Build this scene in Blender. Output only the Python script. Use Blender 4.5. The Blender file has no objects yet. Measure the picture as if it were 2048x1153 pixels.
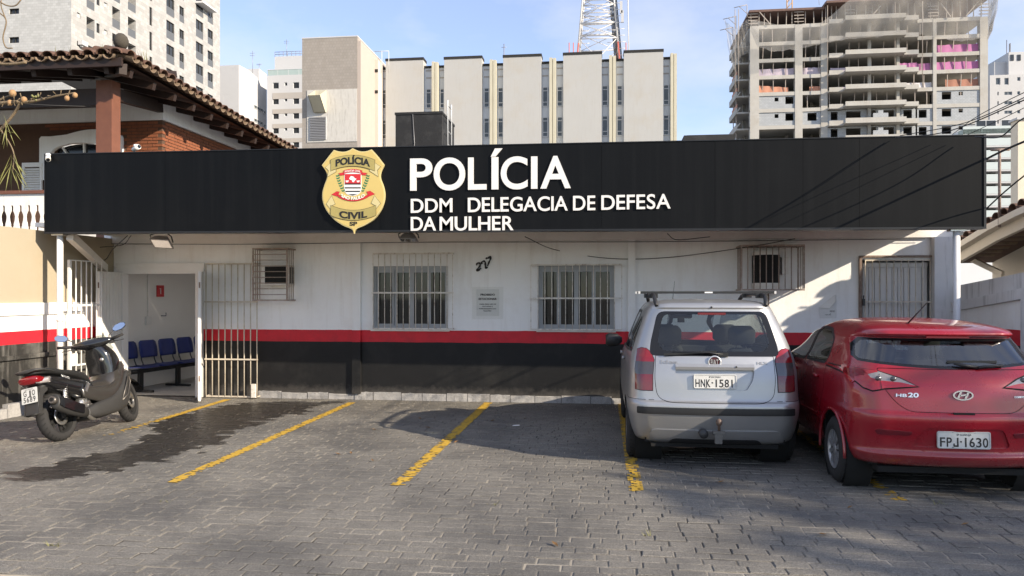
import bpy, bmesh, math, random
from mathutils import Vector, Matrix
from mathutils.bvhtree import BVHTree
R = math.radians
random.seed(7)
scene = bpy.context.scene
COL = scene.collection

# ---------------------------------------------------------------- camera, sky, sun, exposure
F_PX, YAW, HOR = 1520.0, R(6.98), 590.0          # focal length in photo pixels, turn to the left, horizon row
CAM = Vector((0.0, -11.8, 1.68))
cam_d = bpy.data.cameras.new('camera'); cam = bpy.data.objects.new('camera', cam_d); COL.objects.link(cam)
cam_d.sensor_width = 36.0; cam_d.lens = 36.0 * F_PX / 2048.0; cam_d.shift_y = (HOR - 576.5) / 2048.0
cam.location = CAM; cam.rotation_euler = (R(90), 0, YAW); cam_d.clip_start = 0.1; cam_d.clip_end = 3000
scene.camera = cam

SUN_DIR = Vector((-2.06, 0.98, -1.02)).normalized()
to_sun = -SUN_DIR
world = bpy.data.worlds.new('World'); scene.world = world; world.use_nodes = True
wn = world.node_tree; wn.nodes.clear()
sky = wn.nodes.new('ShaderNodeTexSky'); sky.sky_type = 'NISHITA'; sky.sun_disc = False
sky.sun_elevation = math.asin(to_sun.z); sky.sun_rotation = math.atan2(to_sun.x, to_sun.y)
sky.air_density = 1.0; sky.dust_density = 0.15; sky.ozone_density = 2.5
tc = wn.nodes.new('ShaderNodeTexCoord')
mp = wn.nodes.new('ShaderNodeMapping'); mp.inputs['Scale'].default_value = (1.0, 1.0, 2.2); mp.inputs['Location'].default_value = (0.35, 0.1, 0.2)
nz = wn.nodes.new('ShaderNodeTexNoise'); nz.inputs['Scale'].default_value = 2.6; nz.inputs['Detail'].default_value = 7; nz.inputs['Roughness'].default_value = 0.55
rp = wn.nodes.new('ShaderNodeValToRGB'); rp.color_ramp.elements[0].position = 0.42; rp.color_ramp.elements[1].position = 0.72
rp.color_ramp.elements[0].color = (0.22, 0.22, 0.22, 1); rp.color_ramp.elements[1].color = (0.9, 0.9, 0.9, 1)
mx = wn.nodes.new('ShaderNodeMix'); mx.data_type = 'RGBA'; mx.inputs['B'].default_value = (2.0, 2.07, 2.25, 1)
bg = wn.nodes.new('ShaderNodeBackground'); bg.inputs['Strength'].default_value = 0.13
wo = wn.nodes.new('ShaderNodeOutputWorld')
wn.links.new(tc.outputs['Generated'], mp.inputs['Vector']); wn.links.new(mp.outputs['Vector'], nz.inputs['Vector'])
wn.links.new(nz.outputs['Fac'], rp.inputs['Fac']); wn.links.new(rp.outputs['Color'], mx.inputs['Factor'])
hs = wn.nodes.new('ShaderNodeHueSaturation'); hs.inputs['Hue'].default_value = 0.513; hs.inputs['Saturation'].default_value = 1.02; hs.inputs['Value'].default_value = 0.57
wn.links.new(sky.outputs['Color'], hs.inputs['Color']); wn.links.new(hs.outputs['Color'], mx.inputs['A']); wn.links.new(mx.outputs['Result'], bg.inputs['Color'])
wn.links.new(bg.outputs['Background'], wo.inputs['Surface'])
sun_d = bpy.data.lights.new('sun', 'SUN'); sun_d.energy = 2.4; sun_d.angle = R(0.5); sun_d.color = (1.0, 0.87, 0.69)
sun = bpy.data.objects.new('sun', sun_d); COL.objects.link(sun); sun.location = (20, -15, 20)
sun.rotation_euler = SUN_DIR.to_track_quat('-Z', 'Y').to_euler()
scene.view_settings.view_transform = 'Standard'; scene.view_settings.look = 'None'
scene.view_settings.exposure = 1.85; scene.view_settings.gamma = 1.0; scene.view_settings.use_curve_mapping = False
scene.cycles.max_bounces = 6; scene.cycles.diffuse_bounces = 3; scene.cycles.glossy_bounces = 3; scene.cycles.transparent_max_bounces = 10
scene.cycles.caustics_reflective = False; scene.cycles.caustics_refractive = False

# ---------------------------------------------------------------- where a point of the photograph lies on a given plane
def P(px, py, y=None, x=None, z=None):
    u = (px - 1024.0) / F_PX; v = (HOR - py) / F_PX
    d = Vector((-math.sin(YAW) + u * math.cos(YAW), math.cos(YAW) + u * math.sin(YAW), v))
    if y is not None: t = (y - CAM.y) / d.y
    elif x is not None: t = (x - CAM.x) / d.x
    else: t = (z - CAM.z) / d.z
    return CAM + d * t
def PX(px, y): return P(px, HOR, y=y).x
def PZ(py, px, y): return P(px, py, y=y).z

# ---------------------------------------------------------------- mesh builder
WORLD = {}
class MB:
    def __init__(s): s.v = []; s.f = []; s.m = []; s.sm = []
    def add(s, vs, fs, m=0, smooth=False):
        b = len(s.v); s.v += [tuple(v) for v in vs]
        for f in fs: s.f.append(tuple(b + i for i in f)); s.m.append(m); s.sm.append(smooth)
        return s
    def poly(s, pts, m=0): return s.add(pts, [tuple(range(len(pts)))], m)
    def box(s, x0, x1, y0, y1, z0, z1, m=0):
        if x0 > x1: x0, x1 = x1, x0
        if y0 > y1: y0, y1 = y1, y0
        if z0 > z1: z0, z1 = z1, z0
        return s.add([(x0,y0,z0),(x1,y0,z0),(x1,y1,z0),(x0,y1,z0),(x0,y0,z1),(x1,y0,z1),(x1,y1,z1),(x0,y1,z1)],
              [(0,3,2,1),(4,5,6,7),(0,1,5,4),(1,2,6,5),(2,3,7,6),(3,0,4,7)], m)
    def obox(s, c, size, rot=None, m=0):
        hx, hy, hz = size[0]/2, size[1]/2, size[2]/2
        M = (rot.to_matrix() if hasattr(rot, 'to_matrix') else rot) if rot is not None else Matrix.Identity(3)
        c = Vector(c)
        vs = [c + M @ Vector(p) for p in [(-hx,-hy,-hz),(hx,-hy,-hz),(hx,hy,-hz),(-hx,hy,-hz),(-hx,-hy,hz),(hx,-hy,hz),(hx,hy,hz),(-hx,hy,hz)]]
        return s.add(vs, [(0,3,2,1),(4,5,6,7),(0,1,5,4),(1,2,6,5),(2,3,7,6),(3,0,4,7)], m)
    def beam(s, p0, p1, w, h, up=(0,0,1), m=0):
        p0, p1 = Vector(p0), Vector(p1); d = (p1 - p0).normalized(); up = Vector(up)
        if abs(d.dot(up)) > .99: up = Vector((0,1,0))
        r = d.cross(up).normalized(); u = r.cross(d).normalized()
        vs = []
        for p in (p0, p1):
            for a, b in ((-1,-1),(1,-1),(1,1),(-1,1)): vs.append(p + r*a*w/2 + u*b*h/2)
        return s.add(vs, [(0,3,2,1),(4,5,6,7),(0,1,5,4),(1,2,6,5),(2,3,7,6),(3,0,4,7)], m)
    def tube(s, pts, r, n=6, m=0, caps=True, smooth=True):
        pts = [Vector(p) for p in pts]; rs = r if isinstance(r, (list, tuple)) else [r]*len(pts)
        vs = []; prev = None
        for i, p in enumerate(pts):
            a = pts[max(0,i-1)]; b = pts[min(len(pts)-1,i+1)]; d = (b-a)
            d = d.normalized() if d.length > 1e-9 else Vector((0,0,1))
            if prev is None:
                q = Vector((0,0,1)) if abs(d.z) < .9 else Vector((1,0,0)); x = d.cross(q).normalized()
            else:
                x = (prev - d*prev.dot(d)); x = x.normalized() if x.length > 1e-6 else d.orthogonal().normalized()
            prev = x; y = d.cross(x)
            for k in range(n):
                t = 2*math.pi*k/n; vs.append(p + (x*math.cos(t) + y*math.sin(t))*rs[i])
        fs = []
        for i in range(len(pts)-1):
            for k in range(n): fs.append((i*n+k, i*n+(k+1)%n, (i+1)*n+(k+1)%n, (i+1)*n+k))
        s.add(vs, fs, m, smooth)
        if caps:
            b = len(s.v) - len(vs)
            s.f.append(tuple(b+k for k in reversed(range(n)))); s.m.append(m); s.sm.append(False)
            e = b + (len(pts)-1)*n; s.f.append(tuple(e+k for k in range(n))); s.m.append(m); s.sm.append(False)
        return s
    def rings(s, rings, m=0, smooth=True, cap0=True, cap1=True):
        n = len(rings[0]); vs = [p for r in rings for p in r]; fs = []
        for i in range(len(rings)-1):
            for k in range(n): fs.append((i*n+k, i*n+(k+1)%n, (i+1)*n+(k+1)%n, (i+1)*n+k))
        b = len(s.v); s.add(vs, fs, m, smooth)
        if cap0: s.f.append(tuple(b+k for k in reversed(range(n)))); s.m.append(m); s.sm.append(smooth)
        if cap1: s.f.append(tuple(b+(len(rings)-1)*n+k for k in range(n))); s.m.append(m); s.sm.append(smooth)
        return s
    def lathe(s, prof, o, axis='x', n=32, m=0, smooth=True):
        # prof: (radius, along); closed ring around an axis through o
        o = Vector(o); vs = []; k2 = len(prof)
        for k in range(n):
            t = 2*math.pi*k/n; c, q = math.cos(t), math.sin(t)
            for r, a in prof:
                p = {'x': (a, r*c, r*q), 'y': (r*q, a, r*c), 'z': (r*c, r*q, a)}[axis]; vs.append(o + Vector(p))
        fs = []
        for k in range(n):
            for j in range(k2-1): fs.append((k*k2+j, ((k+1)%n)*k2+j, ((k+1)%n)*k2+j+1, k*k2+j+1))
        return s.add(vs, fs, m, smooth)
    def prism(s, pts, fn, c0, c1, m=0, ms=None):
        # outline pts (a,b) mapped by fn(a,b,c) and pulled from depth c0 to c1
        n = len(pts); vs = [fn(a,b,c0) for a,b in pts] + [fn(a,b,c1) for a,b in pts]; b = len(s.v)
        s.add(vs, [(i,(i+1)%n,n+(i+1)%n,n+i) for i in range(n)], m if ms is None else ms)
        s.f.append(tuple(b+n+i for i in range(n))); s.m.append(m); s.sm.append(False)
        s.f.append(tuple(b+i for i in reversed(range(n)))); s.m.append(m); s.sm.append(False)
        return s
    def tf(s, fn): s.v = [tuple(fn(Vector(v))) for v in s.v]; return s
    def join(s, o, m=0, fn=None):
        b = len(s.v); s.v += [tuple(fn(Vector(v))) if fn else v for v in o.v]
        for f, mm, sm in zip(o.f, o.m, o.sm): s.f.append(tuple(b+i for i in f)); s.m.append(mm + m); s.sm.append(sm)
        return s
    def mesh(s, name, mats):
        me = bpy.data.meshes.new(name); me.from_pydata(s.v, [], s.f); me.validate(clean_customdata=False) if False else None
        for m in (mats if isinstance(mats, (list, tuple)) else [mats]): me.materials.append(m)
        if len(me.polygons) == len(s.m):
            me.polygons.foreach_set('material_index', s.m); me.polygons.foreach_set('use_smooth', s.sm)
        me.update(); return me
    def build(s, name, mats, parent=None, recalc=False, sharp=None):
        off = Vector((0,0,0)); loc = None
        if parent is not None:
            if parent.name in WORLD: off = WORLD[parent.name]
        else:
            xs = [v[0] for v in s.v]; ys = [v[1] for v in s.v]; zs = [v[2] for v in s.v]
            off = Vector(((min(xs)+max(xs))/2, (min(ys)+max(ys))/2, min(zs))); loc = off
        if off.length > 0: s.v = [(v[0]-off.x, v[1]-off.y, v[2]-off.z) for v in s.v]
        me = s.mesh(name, mats)
        if recalc:
            bm = bmesh.new(); bm.from_mesh(me); bmesh.ops.recalc_face_normals(bm, faces=bm.faces); bm.to_mesh(me); bm.free()
        if sharp is not None: me.set_sharp_from_angle(angle=R(sharp))
        o = bpy.data.objects.new(name, me); COL.objects.link(o)
        if parent is not None:
            o.parent = parent
            if parent.name in WORLD: WORLD[o.name] = WORLD[parent.name]
        else:
            o.location = loc; WORLD[o.name] = loc.copy()
        return o

def tag(o, label=None, cat=None, group=None, kind=None):
    if label: o['label'] = label
    if cat: o['category'] = cat
    if group: o['group'] = group
    if kind: o['kind'] = kind
    return o
def thing(name, label, cat, loc=(0,0,0), rz=0.0, group=None, local=False):
    o = bpy.data.objects.new(name, None); COL.objects.link(o); o.empty_display_size = .2
    o.location = loc; o.rotation_euler = (0,0,rz)
    if not local: WORLD[o.name] = Vector(loc)
    return tag(o, label, cat, group)
def inst(name, me, parent, loc=(0,0,0), rot=(0,0,0), scale=(1,1,1)):
    o = bpy.data.objects.new(name, me); COL.objects.link(o); o.parent = parent
    off = WORLD.get(parent.name, Vector((0,0,0))) if parent is not None else Vector((0,0,0))
    o.location = Vector(loc) - off; o.rotation_euler = rot; o.scale = scale
    return o
def kids(o): return [c for c in bpy.data.objects if c.parent == o]
def copy_tree(o, parent=None, cache=None):
    if cache is None:
        cache = {}
        for c in bpy.data.objects:
            if c.parent: cache.setdefault(c.parent, []).append(c)
    c = o.copy(); COL.objects.link(c); c.parent = parent
    for ch in cache.get(o, []): copy_tree(ch, c, cache)
    return c
def offset_map(p, q):
    return lambda v: Vector(v)

def wall_open(mb, fn, W, H, ops, depth, m=0, mr=None, u0=0.0, v0=0.0):
    # a wall u0..W by v0..H seen through fn(u,v,d) with real openings (u0,u1,v0,v1) and reveals of the given depth
    us = sorted(set([u0, W] + [o[0] for o in ops] + [o[1] for o in ops])); vs = sorted(set([v0, H] + [o[2] for o in ops] + [o[3] for o in ops]))
    us = [u for u in us if u0-1e-6 <= u <= W+1e-6]; vs = [v for v in vs if v0-1e-6 <= v <= H+1e-6]
    for i in range(len(us)-1):
        for j in range(len(vs)-1):
            a, b = (us[i]+us[i+1])/2, (vs[j]+vs[j+1])/2
            if any(o[0] < a < o[1] and o[2] < b < o[3] for o in ops): continue
            mb.poly([fn(us[i],vs[j],0), fn(us[i+1],vs[j],0), fn(us[i+1],vs[j+1],0), fn(us[i],vs[j+1],0)], m)
    for o in ops:
        a, b, c, d = o[:4]; r = m if mr is None else mr
        mb.poly([fn(a,c,0), fn(a,d,0), fn(a,d,depth), fn(a,c,depth)], r); mb.poly([fn(b,d,0), fn(b,c,0), fn(b,c,depth), fn(b,d,depth)], r)
        mb.poly([fn(b,c,0), fn(a,c,0), fn(a,c,depth), fn(b,c,depth)], r); mb.poly([fn(a,d,0), fn(b,d,0), fn(b,d,depth), fn(a,d,depth)], r)

def spline(pts, n=6, closed=False):
    out = []; N = len(pts); pts = [Vector(p) for p in pts]
    rng = range(N if closed else N-1)
    for i in rng:
        p1 = pts[i]; p2 = pts[(i+1) % N]
        p0 = pts[i-1] if (closed or i > 0) else p1*2 - p2
        p3 = pts[(i+2) % N] if (closed or i+2 < N) else p2*2 - p1
        for k in range(n):
            t = k/n
            out.append(.5*((2*p1) + (p2-p0)*t + (2*p0-5*p1+4*p2-p3)*t*t + (3*p1-p0-3*p2+p3)*t*t*t))
    if not closed: out.append(pts[-1])
    return out
def sag(p0, p1, d, n=14):
    p0, p1 = Vector(p0), Vector(p1)
    return [p0.lerp(p1, i/n) - Vector((0,0,d*4*(i/n)*(1-i/n))) for i in range(n+1)]

# ---------------------------------------------------------------- lettering
_txt = {}
def text_geo(body, off=0.0, res=8):
    k = (body, off)
    if k not in _txt:
        c = bpy.data.curves.new('lettering', 'FONT'); c.body = body; c.size = 1; c.offset = off; c.extrude = 0.5; c.resolution_u = res
        o = bpy.data.objects.new('lettering', c); COL.objects.link(o)
        dg = bpy.context.evaluated_depsgraph_get(); me = bpy.data.meshes.new_from_object(o.evaluated_get(dg))
        _txt[k] = ([tuple(v.co) for v in me.vertices], [tuple(p.vertices) for p in me.polygons])
        bpy.data.objects.remove(o); bpy.data.curves.remove(c); bpy.data.meshes.remove(me)
    return _txt[k]
def text_mb(mb, body, fn, off=0.0, m=0, fit=True):
    # fn(a, b, c): a 0..1 along the word, b 0..1 up the capital height, c 0 (back) .. 1 (front)
    vs, fs = text_geo(body, off)
    x0 = min(v[0] for v in vs); x1 = max(v[0] for v in vs)
    return mb.add([fn((v[0]-x0)/(x1-x0), v[1]/.682, v[2]+.5) for v in vs], fs, m)
def word_letters(word, fn, off, gap, build):
    pos = []; x = 0
    for ch in word:
        vs, fs = text_geo(ch, off); a = min(v[0] for v in vs); b = max(v[0] for v in vs)
        g = gap * (.45 if (ch in 'AV' and pos) or (pos and pos[-1][0] in 'AVL') else 1)
        if pos: x += g
        pos.append((ch, x, a, vs, fs)); x += b - a
    for ch, xo, a, vs, fs in pos:
        mb = MB(); mb.add([fn((v[0]-a+xo)/x, v[1]/.682, v[2]+.5) for v in vs], fs); build(mb)

# ---------------------------------------------------------------- materials
def NT(name):
    m = bpy.data.materials.new(name); m.use_nodes = True; nt = m.node_tree; nt.nodes.clear()
    out = nt.nodes.new('ShaderNodeOutputMaterial'); b = nt.nodes.new('ShaderNodeBsdfPrincipled')
    nt.links.new(b.outputs[0], out.inputs['Surface']); return m, nt, b
def nd(nt, t, **kw):
    n = nt.nodes.new(t)
    for k, v in kw.items():
        if k in n.inputs: n.inputs[k].default_value = v
        else: setattr(n, k, v)
    return n
def mixc(nt, fac, a, b):
    n = nt.nodes.new('ShaderNodeMix'); n.data_type = 'RGBA'
    for s, v in ((0, fac), (6, a), (7, b)):
        if hasattr(v, 'is_output') or isinstance(v, bpy.types.NodeSocket): nt.links.new(v, n.inputs[s])
        else: n.inputs[s].default_value = v if s == 0 else (*v, 1) if len(v) == 3 else v
    return n.outputs[2]
def noise(nt, scale, detail=5, rough=.6, vec=None, stretch=None, obj=False):
    n = nd(nt, 'ShaderNodeTexNoise', Scale=scale, Detail=detail, Roughness=rough)
    g = nt.nodes.new('ShaderNodeTexCoord') if obj else nt.nodes.new('ShaderNodeNewGeometry')
    v = g.outputs['Object'] if obj else g.outputs['Position']
    if stretch:
        mp = nt.nodes.new('ShaderNodeMapping'); mp.inputs['Scale'].default_value = stretch; nt.links.new(v, mp.inputs['Vector']); v = mp.outputs['Vector']
    nt.links.new(v, n.inputs['Vector']); return n.outputs['Fac']
def ramp(nt, fac, p0, p1, c0=(0,0,0,1), c1=(1,1,1,1)):
    r = nt.nodes.new('ShaderNodeValToRGB'); e = r.color_ramp.elements
    e[0].position = p0; e[1].position = p1; e[0].color = c0; e[1].color = c1; nt.links.new(fac, r.inputs['Fac']); return r.outputs['Color']
def bump(nt, b, h, strength=.3, dist=.01):
    n = nd(nt, 'ShaderNodeBump', Strength=strength, Distance=dist); nt.links.new(h, n.inputs['Height']); nt.links.new(n.outputs['Normal'], b.inputs['Normal'])
def mat(name, col, rough=.7, var=.12, scale=6, metal=0, bmp=0, bscale=None, dirt=None, dirt_amt=.5, streak=None, streak_amt=.5, coat=0, spec=.5, obj=False, dirt_scale=1.5):
    m, nt, b = NT(name)
    b.inputs['Roughness'].default_value = rough; b.inputs['Metallic'].default_value = metal
    b.inputs['Specular IOR Level'].default_value = spec
    if coat: b.inputs['Coat Weight'].default_value = coat; b.inputs['Coat Roughness'].default_value = .06
    c = tuple(col); lo = tuple(max(0, x*(1-var)) for x in c); hi = tuple(min(1, x*(1+var)) for x in c)
    cur = mixc(nt, noise(nt, scale, obj=obj), lo, hi)
    if dirt:
        d = ramp(nt, noise(nt, dirt_scale, 8, .7, obj=obj), .5, .72, (0,0,0,1), (dirt_amt,)*3 + (1,)); cur = mixc(nt, d, cur, dirt)
    if streak:
        d = ramp(nt, noise(nt, 3.0, 6, .65, stretch=(2.5, 2.5, .25), obj=obj), .52, .78, (0,0,0,1), (streak_amt,)*3 + (1,)); cur = mixc(nt, d, cur, streak)
    nt.links.new(cur, b.inputs['Base Color'])
    if bmp: bump(nt, b, noise(nt, bscale or scale*4, 6, .65, obj=obj), bmp, .01)
    return m
def glass_mat(name, tint, refl=1.0, rough=.02, ior=1.5):
    m = bpy.data.materials.new(name); m.use_nodes = True; nt = m.node_tree; nt.nodes.clear()
    out = nt.nodes.new('ShaderNodeOutputMaterial'); tr = nt.nodes.new('ShaderNodeBsdfTransparent'); tr.inputs[0].default_value = (*tint, 1)
    gl = nt.nodes.new('ShaderNodeBsdfGlossy'); gl.inputs['Roughness'].default_value = rough; gl.inputs['Color'].default_value = (refl,)*3 + (1,)
    fr = nd(nt, 'ShaderNodeFresnel', IOR=ior); gm = nt.nodes.new('ShaderNodeNewGeometry'); mr = nt.nodes.new('ShaderNodeMapRange'); mr.inputs['To Min'].default_value = ior; mr.inputs['To Max'].default_value = 1/ior
    nt.links.new(gm.outputs['Backfacing'], mr.inputs['Value']); nt.links.new(mr.outputs[0], fr.inputs['IOR']); mx = nt.nodes.new('ShaderNodeMixShader')
    nt.links.new(fr.outputs[0], mx.inputs[0]); nt.links.new(tr.outputs[0], mx.inputs[1]); nt.links.new(gl.outputs[0], mx.inputs[2]); nt.links.new(mx.outputs[0], out.inputs['Surface'])
    return m
def brick_mat(name, c1, c2, mort, scale, bw=.5, rh=.25, msize=.02, plane='xz', rough=.85, dirt=None, off=.5):
    m, nt, b = NT(name); b.inputs['Roughness'].default_value = rough
    g = nt.nodes.new('ShaderNodeNewGeometry'); sp = nt.nodes.new('ShaderNodeSeparateXYZ'); cb = nt.nodes.new('ShaderNodeCombineXYZ')
    nt.links.new(g.outputs['Position'], sp.inputs[0])
    if plane == 'xz': nt.links.new(sp.outputs['X'], cb.inputs['X'])
    elif plane == 'yz': nt.links.new(sp.outputs['Y'], cb.inputs['X'])
    else:
        a = nd(nt, 'ShaderNodeMath', operation='ADD'); nt.links.new(sp.outputs['X'], a.inputs[0]); nt.links.new(sp.outputs['Y'], a.inputs[1]); nt.links.new(a.outputs[0], cb.inputs['X'])
    nt.links.new(sp.outputs['Z'], cb.inputs['Y'])
    t = nd(nt, 'ShaderNodeTexBrick', Scale=scale, Color1=(*c1,1), Color2=(*c2,1), Mortar=(*mort,1)); t.offset = off
    t.inputs['Mortar Size'].default_value = msize; t.inputs['Brick Width'].default_value = bw; t.inputs['Row Height'].default_value = rh; t.inputs['Bias'].default_value = 0
    nt.links.new(cb.outputs[0], t.inputs['Vector']); cur = mixc(nt, ramp(nt, noise(nt, 1.2, 8, .7), .35, .75, (0,0,0,1), (.5,.5,.5,1)), t.outputs['Color'], dirt or tuple(x*.7 for x in c1))
    nt.links.new(cur, b.inputs['Base Color']); bump(nt, b, t.outputs['Fac'], -.4, .01)
    return m

M = {}
M['white_wall'] = mat('white_wall', (.89,.885,.87), .75, .05, 3, bmp=.25, bscale=22, dirt=(.58,.53,.47), dirt_amt=.30, streak=(.50,.44,.38), streak_amt=.30)
M['band'] = mat('band', (.82,.79,.75), .8, .06, 3, bmp=.1, bscale=60, dirt=(.4,.36,.31), dirt_amt=.35)
def splash(m, z0, z1, col, amt):
    # mud thrown up at the foot of a painted wall
    nt = m.node_tree; b = [n for n in nt.nodes if n.type == 'BSDF_PRINCIPLED'][0]; l = b.inputs['Base Color'].links[0]; src = l.from_socket
    g = nt.nodes.new('ShaderNodeNewGeometry'); sp = nt.nodes.new('ShaderNodeSeparateXYZ'); nt.links.new(g.outputs['Position'], sp.inputs[0])
    mr = nt.nodes.new('ShaderNodeMapRange'); mr.inputs['From Min'].default_value = z1; mr.inputs['From Max'].default_value = z0; mr.inputs['To Min'].default_value = -.35; mr.inputs['To Max'].default_value = .45; nt.links.new(sp.outputs['Z'], mr.inputs['Value'])
    ad = nd(nt, 'ShaderNodeMath', operation='ADD'); nt.links.new(mr.outputs[0], ad.inputs[0]); nt.links.new(noise(nt, 9, 8, .75), ad.inputs[1])
    nt.links.new(mixc(nt, ramp(nt, ad.outputs[0], .50, .85, (0,0,0,1), (amt,amt,amt,1)), src, col), b.inputs['Base Color'])
M['red_wall'] = mat('red_wall', (.60,.012,.026), .6, .30, 5, bmp=.25, bscale=60, dirt=(.28,.02,.03), dirt_amt=.5, dirt_scale=4)
M['black_wall'] = mat('black_wall', (.0095,.0095,.010), .55, .3, 4, bmp=.12, bscale=60, dirt=(.03,.0295,.028), dirt_amt=.6, spec=.3)
splash(M['black_wall'], .08, .36, (.12,.11,.10), .40)
M['black_worn'] = mat('black_worn', (.025,.024,.022), .6, .3, 4, bmp=.2, bscale=50, dirt=(.5,.48,.44), dirt_amt=.25, streak=(.55,.52,.48), streak_amt=.4)
M['tan_wall'] = mat('tan_wall', (.37,.32,.235), .85, .06, 2.5, bmp=.15, bscale=50, dirt=(.36,.28,.19), dirt_amt=.3)
M['cream_wall'] = mat('cream_wall', (.68,.60,.48), .85, .05, 2.5, bmp=.1, bscale=50, dirt=(.45,.38,.3), dirt_amt=.25)
M['grey_white'] = mat('grey_white', (.66,.66,.67), .85, .06, 3, bmp=.2, bscale=40, dirt=(.3,.29,.28), dirt_amt=.3, streak=(.10,.10,.10), streak_amt=.75)
M['granite'] = mat('granite', (.34,.33,.32), .85, .4, 55, bmp=.7, bscale=25, dirt=(.08,.08,.08), dirt_amt=.6, dirt_scale=5)
M['white_paint'] = mat('white_paint', (.80,.78,.74), .45, .05, 8, dirt=(.42,.33,.24), dirt_amt=.25, dirt_scale=7)
M['rusty_white'] = mat('rusty_white', (.72,.68,.62), .55, .1, 12, dirt=(.20,.12,.08), dirt_amt=.9, dirt_scale=14)
M['rust_brown'] = mat('rust_brown', (.20,.14,.11), .75, .3, 20, dirt=(.45,.4,.35), dirt_amt=.6, dirt_scale=20)
M['bar_cream'] = mat('bar_cream', (.58,.52,.43), .5, .12, 10, dirt=(.28,.19,.12), dirt_amt=.6, dirt_scale=9)
M['alu'] = mat('alu', (.50,.51,.52), .4, .08, 9, metal=.6)
M['grey_metal'] = mat('grey_metal', (.30,.30,.31), .45, .1, 9, metal=.5)
M['dark_metal'] = mat('dark_metal', (.035,.035,.036), .5, .2, 9)
M['steel'] = mat('steel', (.55,.54,.52), .3, .15, 12, metal=.9)
M['chrome'] = mat('chrome', (.78,.78,.78), .22, .03, 12, metal=.75)
M['black_plastic'] = mat('black_plastic', (.016,.016,.017), .45, .15, 12)
M['rubber'] = mat('rubber', (.022,.021,.021), .85, .25, 30, bmp=.2, bscale=90)
M['door_white'] = mat('door_white', (.74,.72,.69), .55, .05, 5, dirt=(.45,.4,.34), dirt_amt=.25)
M['dark_glass'] = mat('dark_glass', (.012,.014,.016), .07, .1, 3, spec=.6)
M['room_wall'] = mat('room_wall', (.86,.83,.78), .8, .05, 2)
M['room_floor'] = mat('room_floor', (.45,.42,.38), .5, .08, 3)
M['blue_plastic'] = mat('blue_plastic', (.008,.022,.15), .4, .06, 6)
M['gold'] = mat('gold', (.62,.47,.16), .45, .06, 5, metal=.1)
M['gold_dark'] = mat('gold_dark', (.43,.35,.12), .45, .12, 5, metal=.25)
M['gold_light'] = mat('gold_light', (.66,.56,.28), .45, .06, 5, metal=.2)
M['black_print'] = mat('black_print', (.012,.011,.010), .5, .05, 6)
M['red_print'] = mat('red_print', (.55,.022,.03), .5, .05, 6)
M['green_print'] = mat('green_print', (.014,.17,.075), .5, .15, 25)
M['white_print'] = mat('white_print', (.82,.81,.79), .5, .02, 6)
M['sign_letter'] = mat('sign_letter', (.72,.71,.69), .4, .02, 4)
M['yellow_paint'] = mat('yellow_paint', (.55,.34,.035), .7, .2, 22, bmp=.4, bscale=120, dirt=(.22,.16,.07), dirt_amt=.75, dirt_scale=16)
M['wire'] = mat('wire', (.02,.02,.02), .6, .1, 10)
M['paper'] = mat('paper', (.74,.74,.72), .5, .05, 25, bmp=.3, bscale=30)
# ---------------------------------------------------------------- ground and paved yard
from mathutils import noise as mnoise
def make_ground():
    m, nt, b = NT('earth'); b.inputs['Roughness'].default_value = .95
    nt.links.new(mixc(nt, noise(nt, .4, 8, .7), (.15,.145,.135), (.22,.21,.195)), b.inputs['Base Color'])
    MB().poly([(-900,-300,-.075),(900,-300,-.075),(900,1500,-.075),(-900,1500,-.075)]).build('ground', m)
    tag(bpy.data.objects['ground'], 'dark city ground under and behind the houses', kind='structure')
make_ground()

def ground_poly(pts): return [(p.x, p.y) for p in (P(a, b, z=0) for a, b in pts)]
WET = ground_poly([(440,812),(520,803),(700,801),(640,815),(560,838),(470,868),(390,905),(320,925),(240,940),(150,955),(70,968),(5,962),(10,952),(60,938),(170,915),(250,890),(300,866),(290,850),(350,830)])
OIL = [(*(lambda q: (q.x, q.y))(P(a, b, z=0)), r) for a, b, r in ((1960,985,.55),(1900,975,.35),(1990,940,.5),(1440,900,.5),(1720,935,.35))]
def sdist(poly, x, y):
    best = 1e9; ins = False; n = len(poly)
    for i in range(n):
        ax, ay = poly[i]; bx, by = poly[(i+1) % n]; dx, dy = bx-ax, by-ay
        t = max(0, min(1, ((x-ax)*dx + (y-ay)*dy)/(dx*dx+dy*dy+1e-12))); d = math.hypot(x-ax-t*dx, y-ay-t*dy); best = min(best, d)
        if (ay > y) != (by > y) and x < (bx-ax)*(y-ay)/(by-ay) + ax: ins = not ins
    return best if ins else -best

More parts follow.
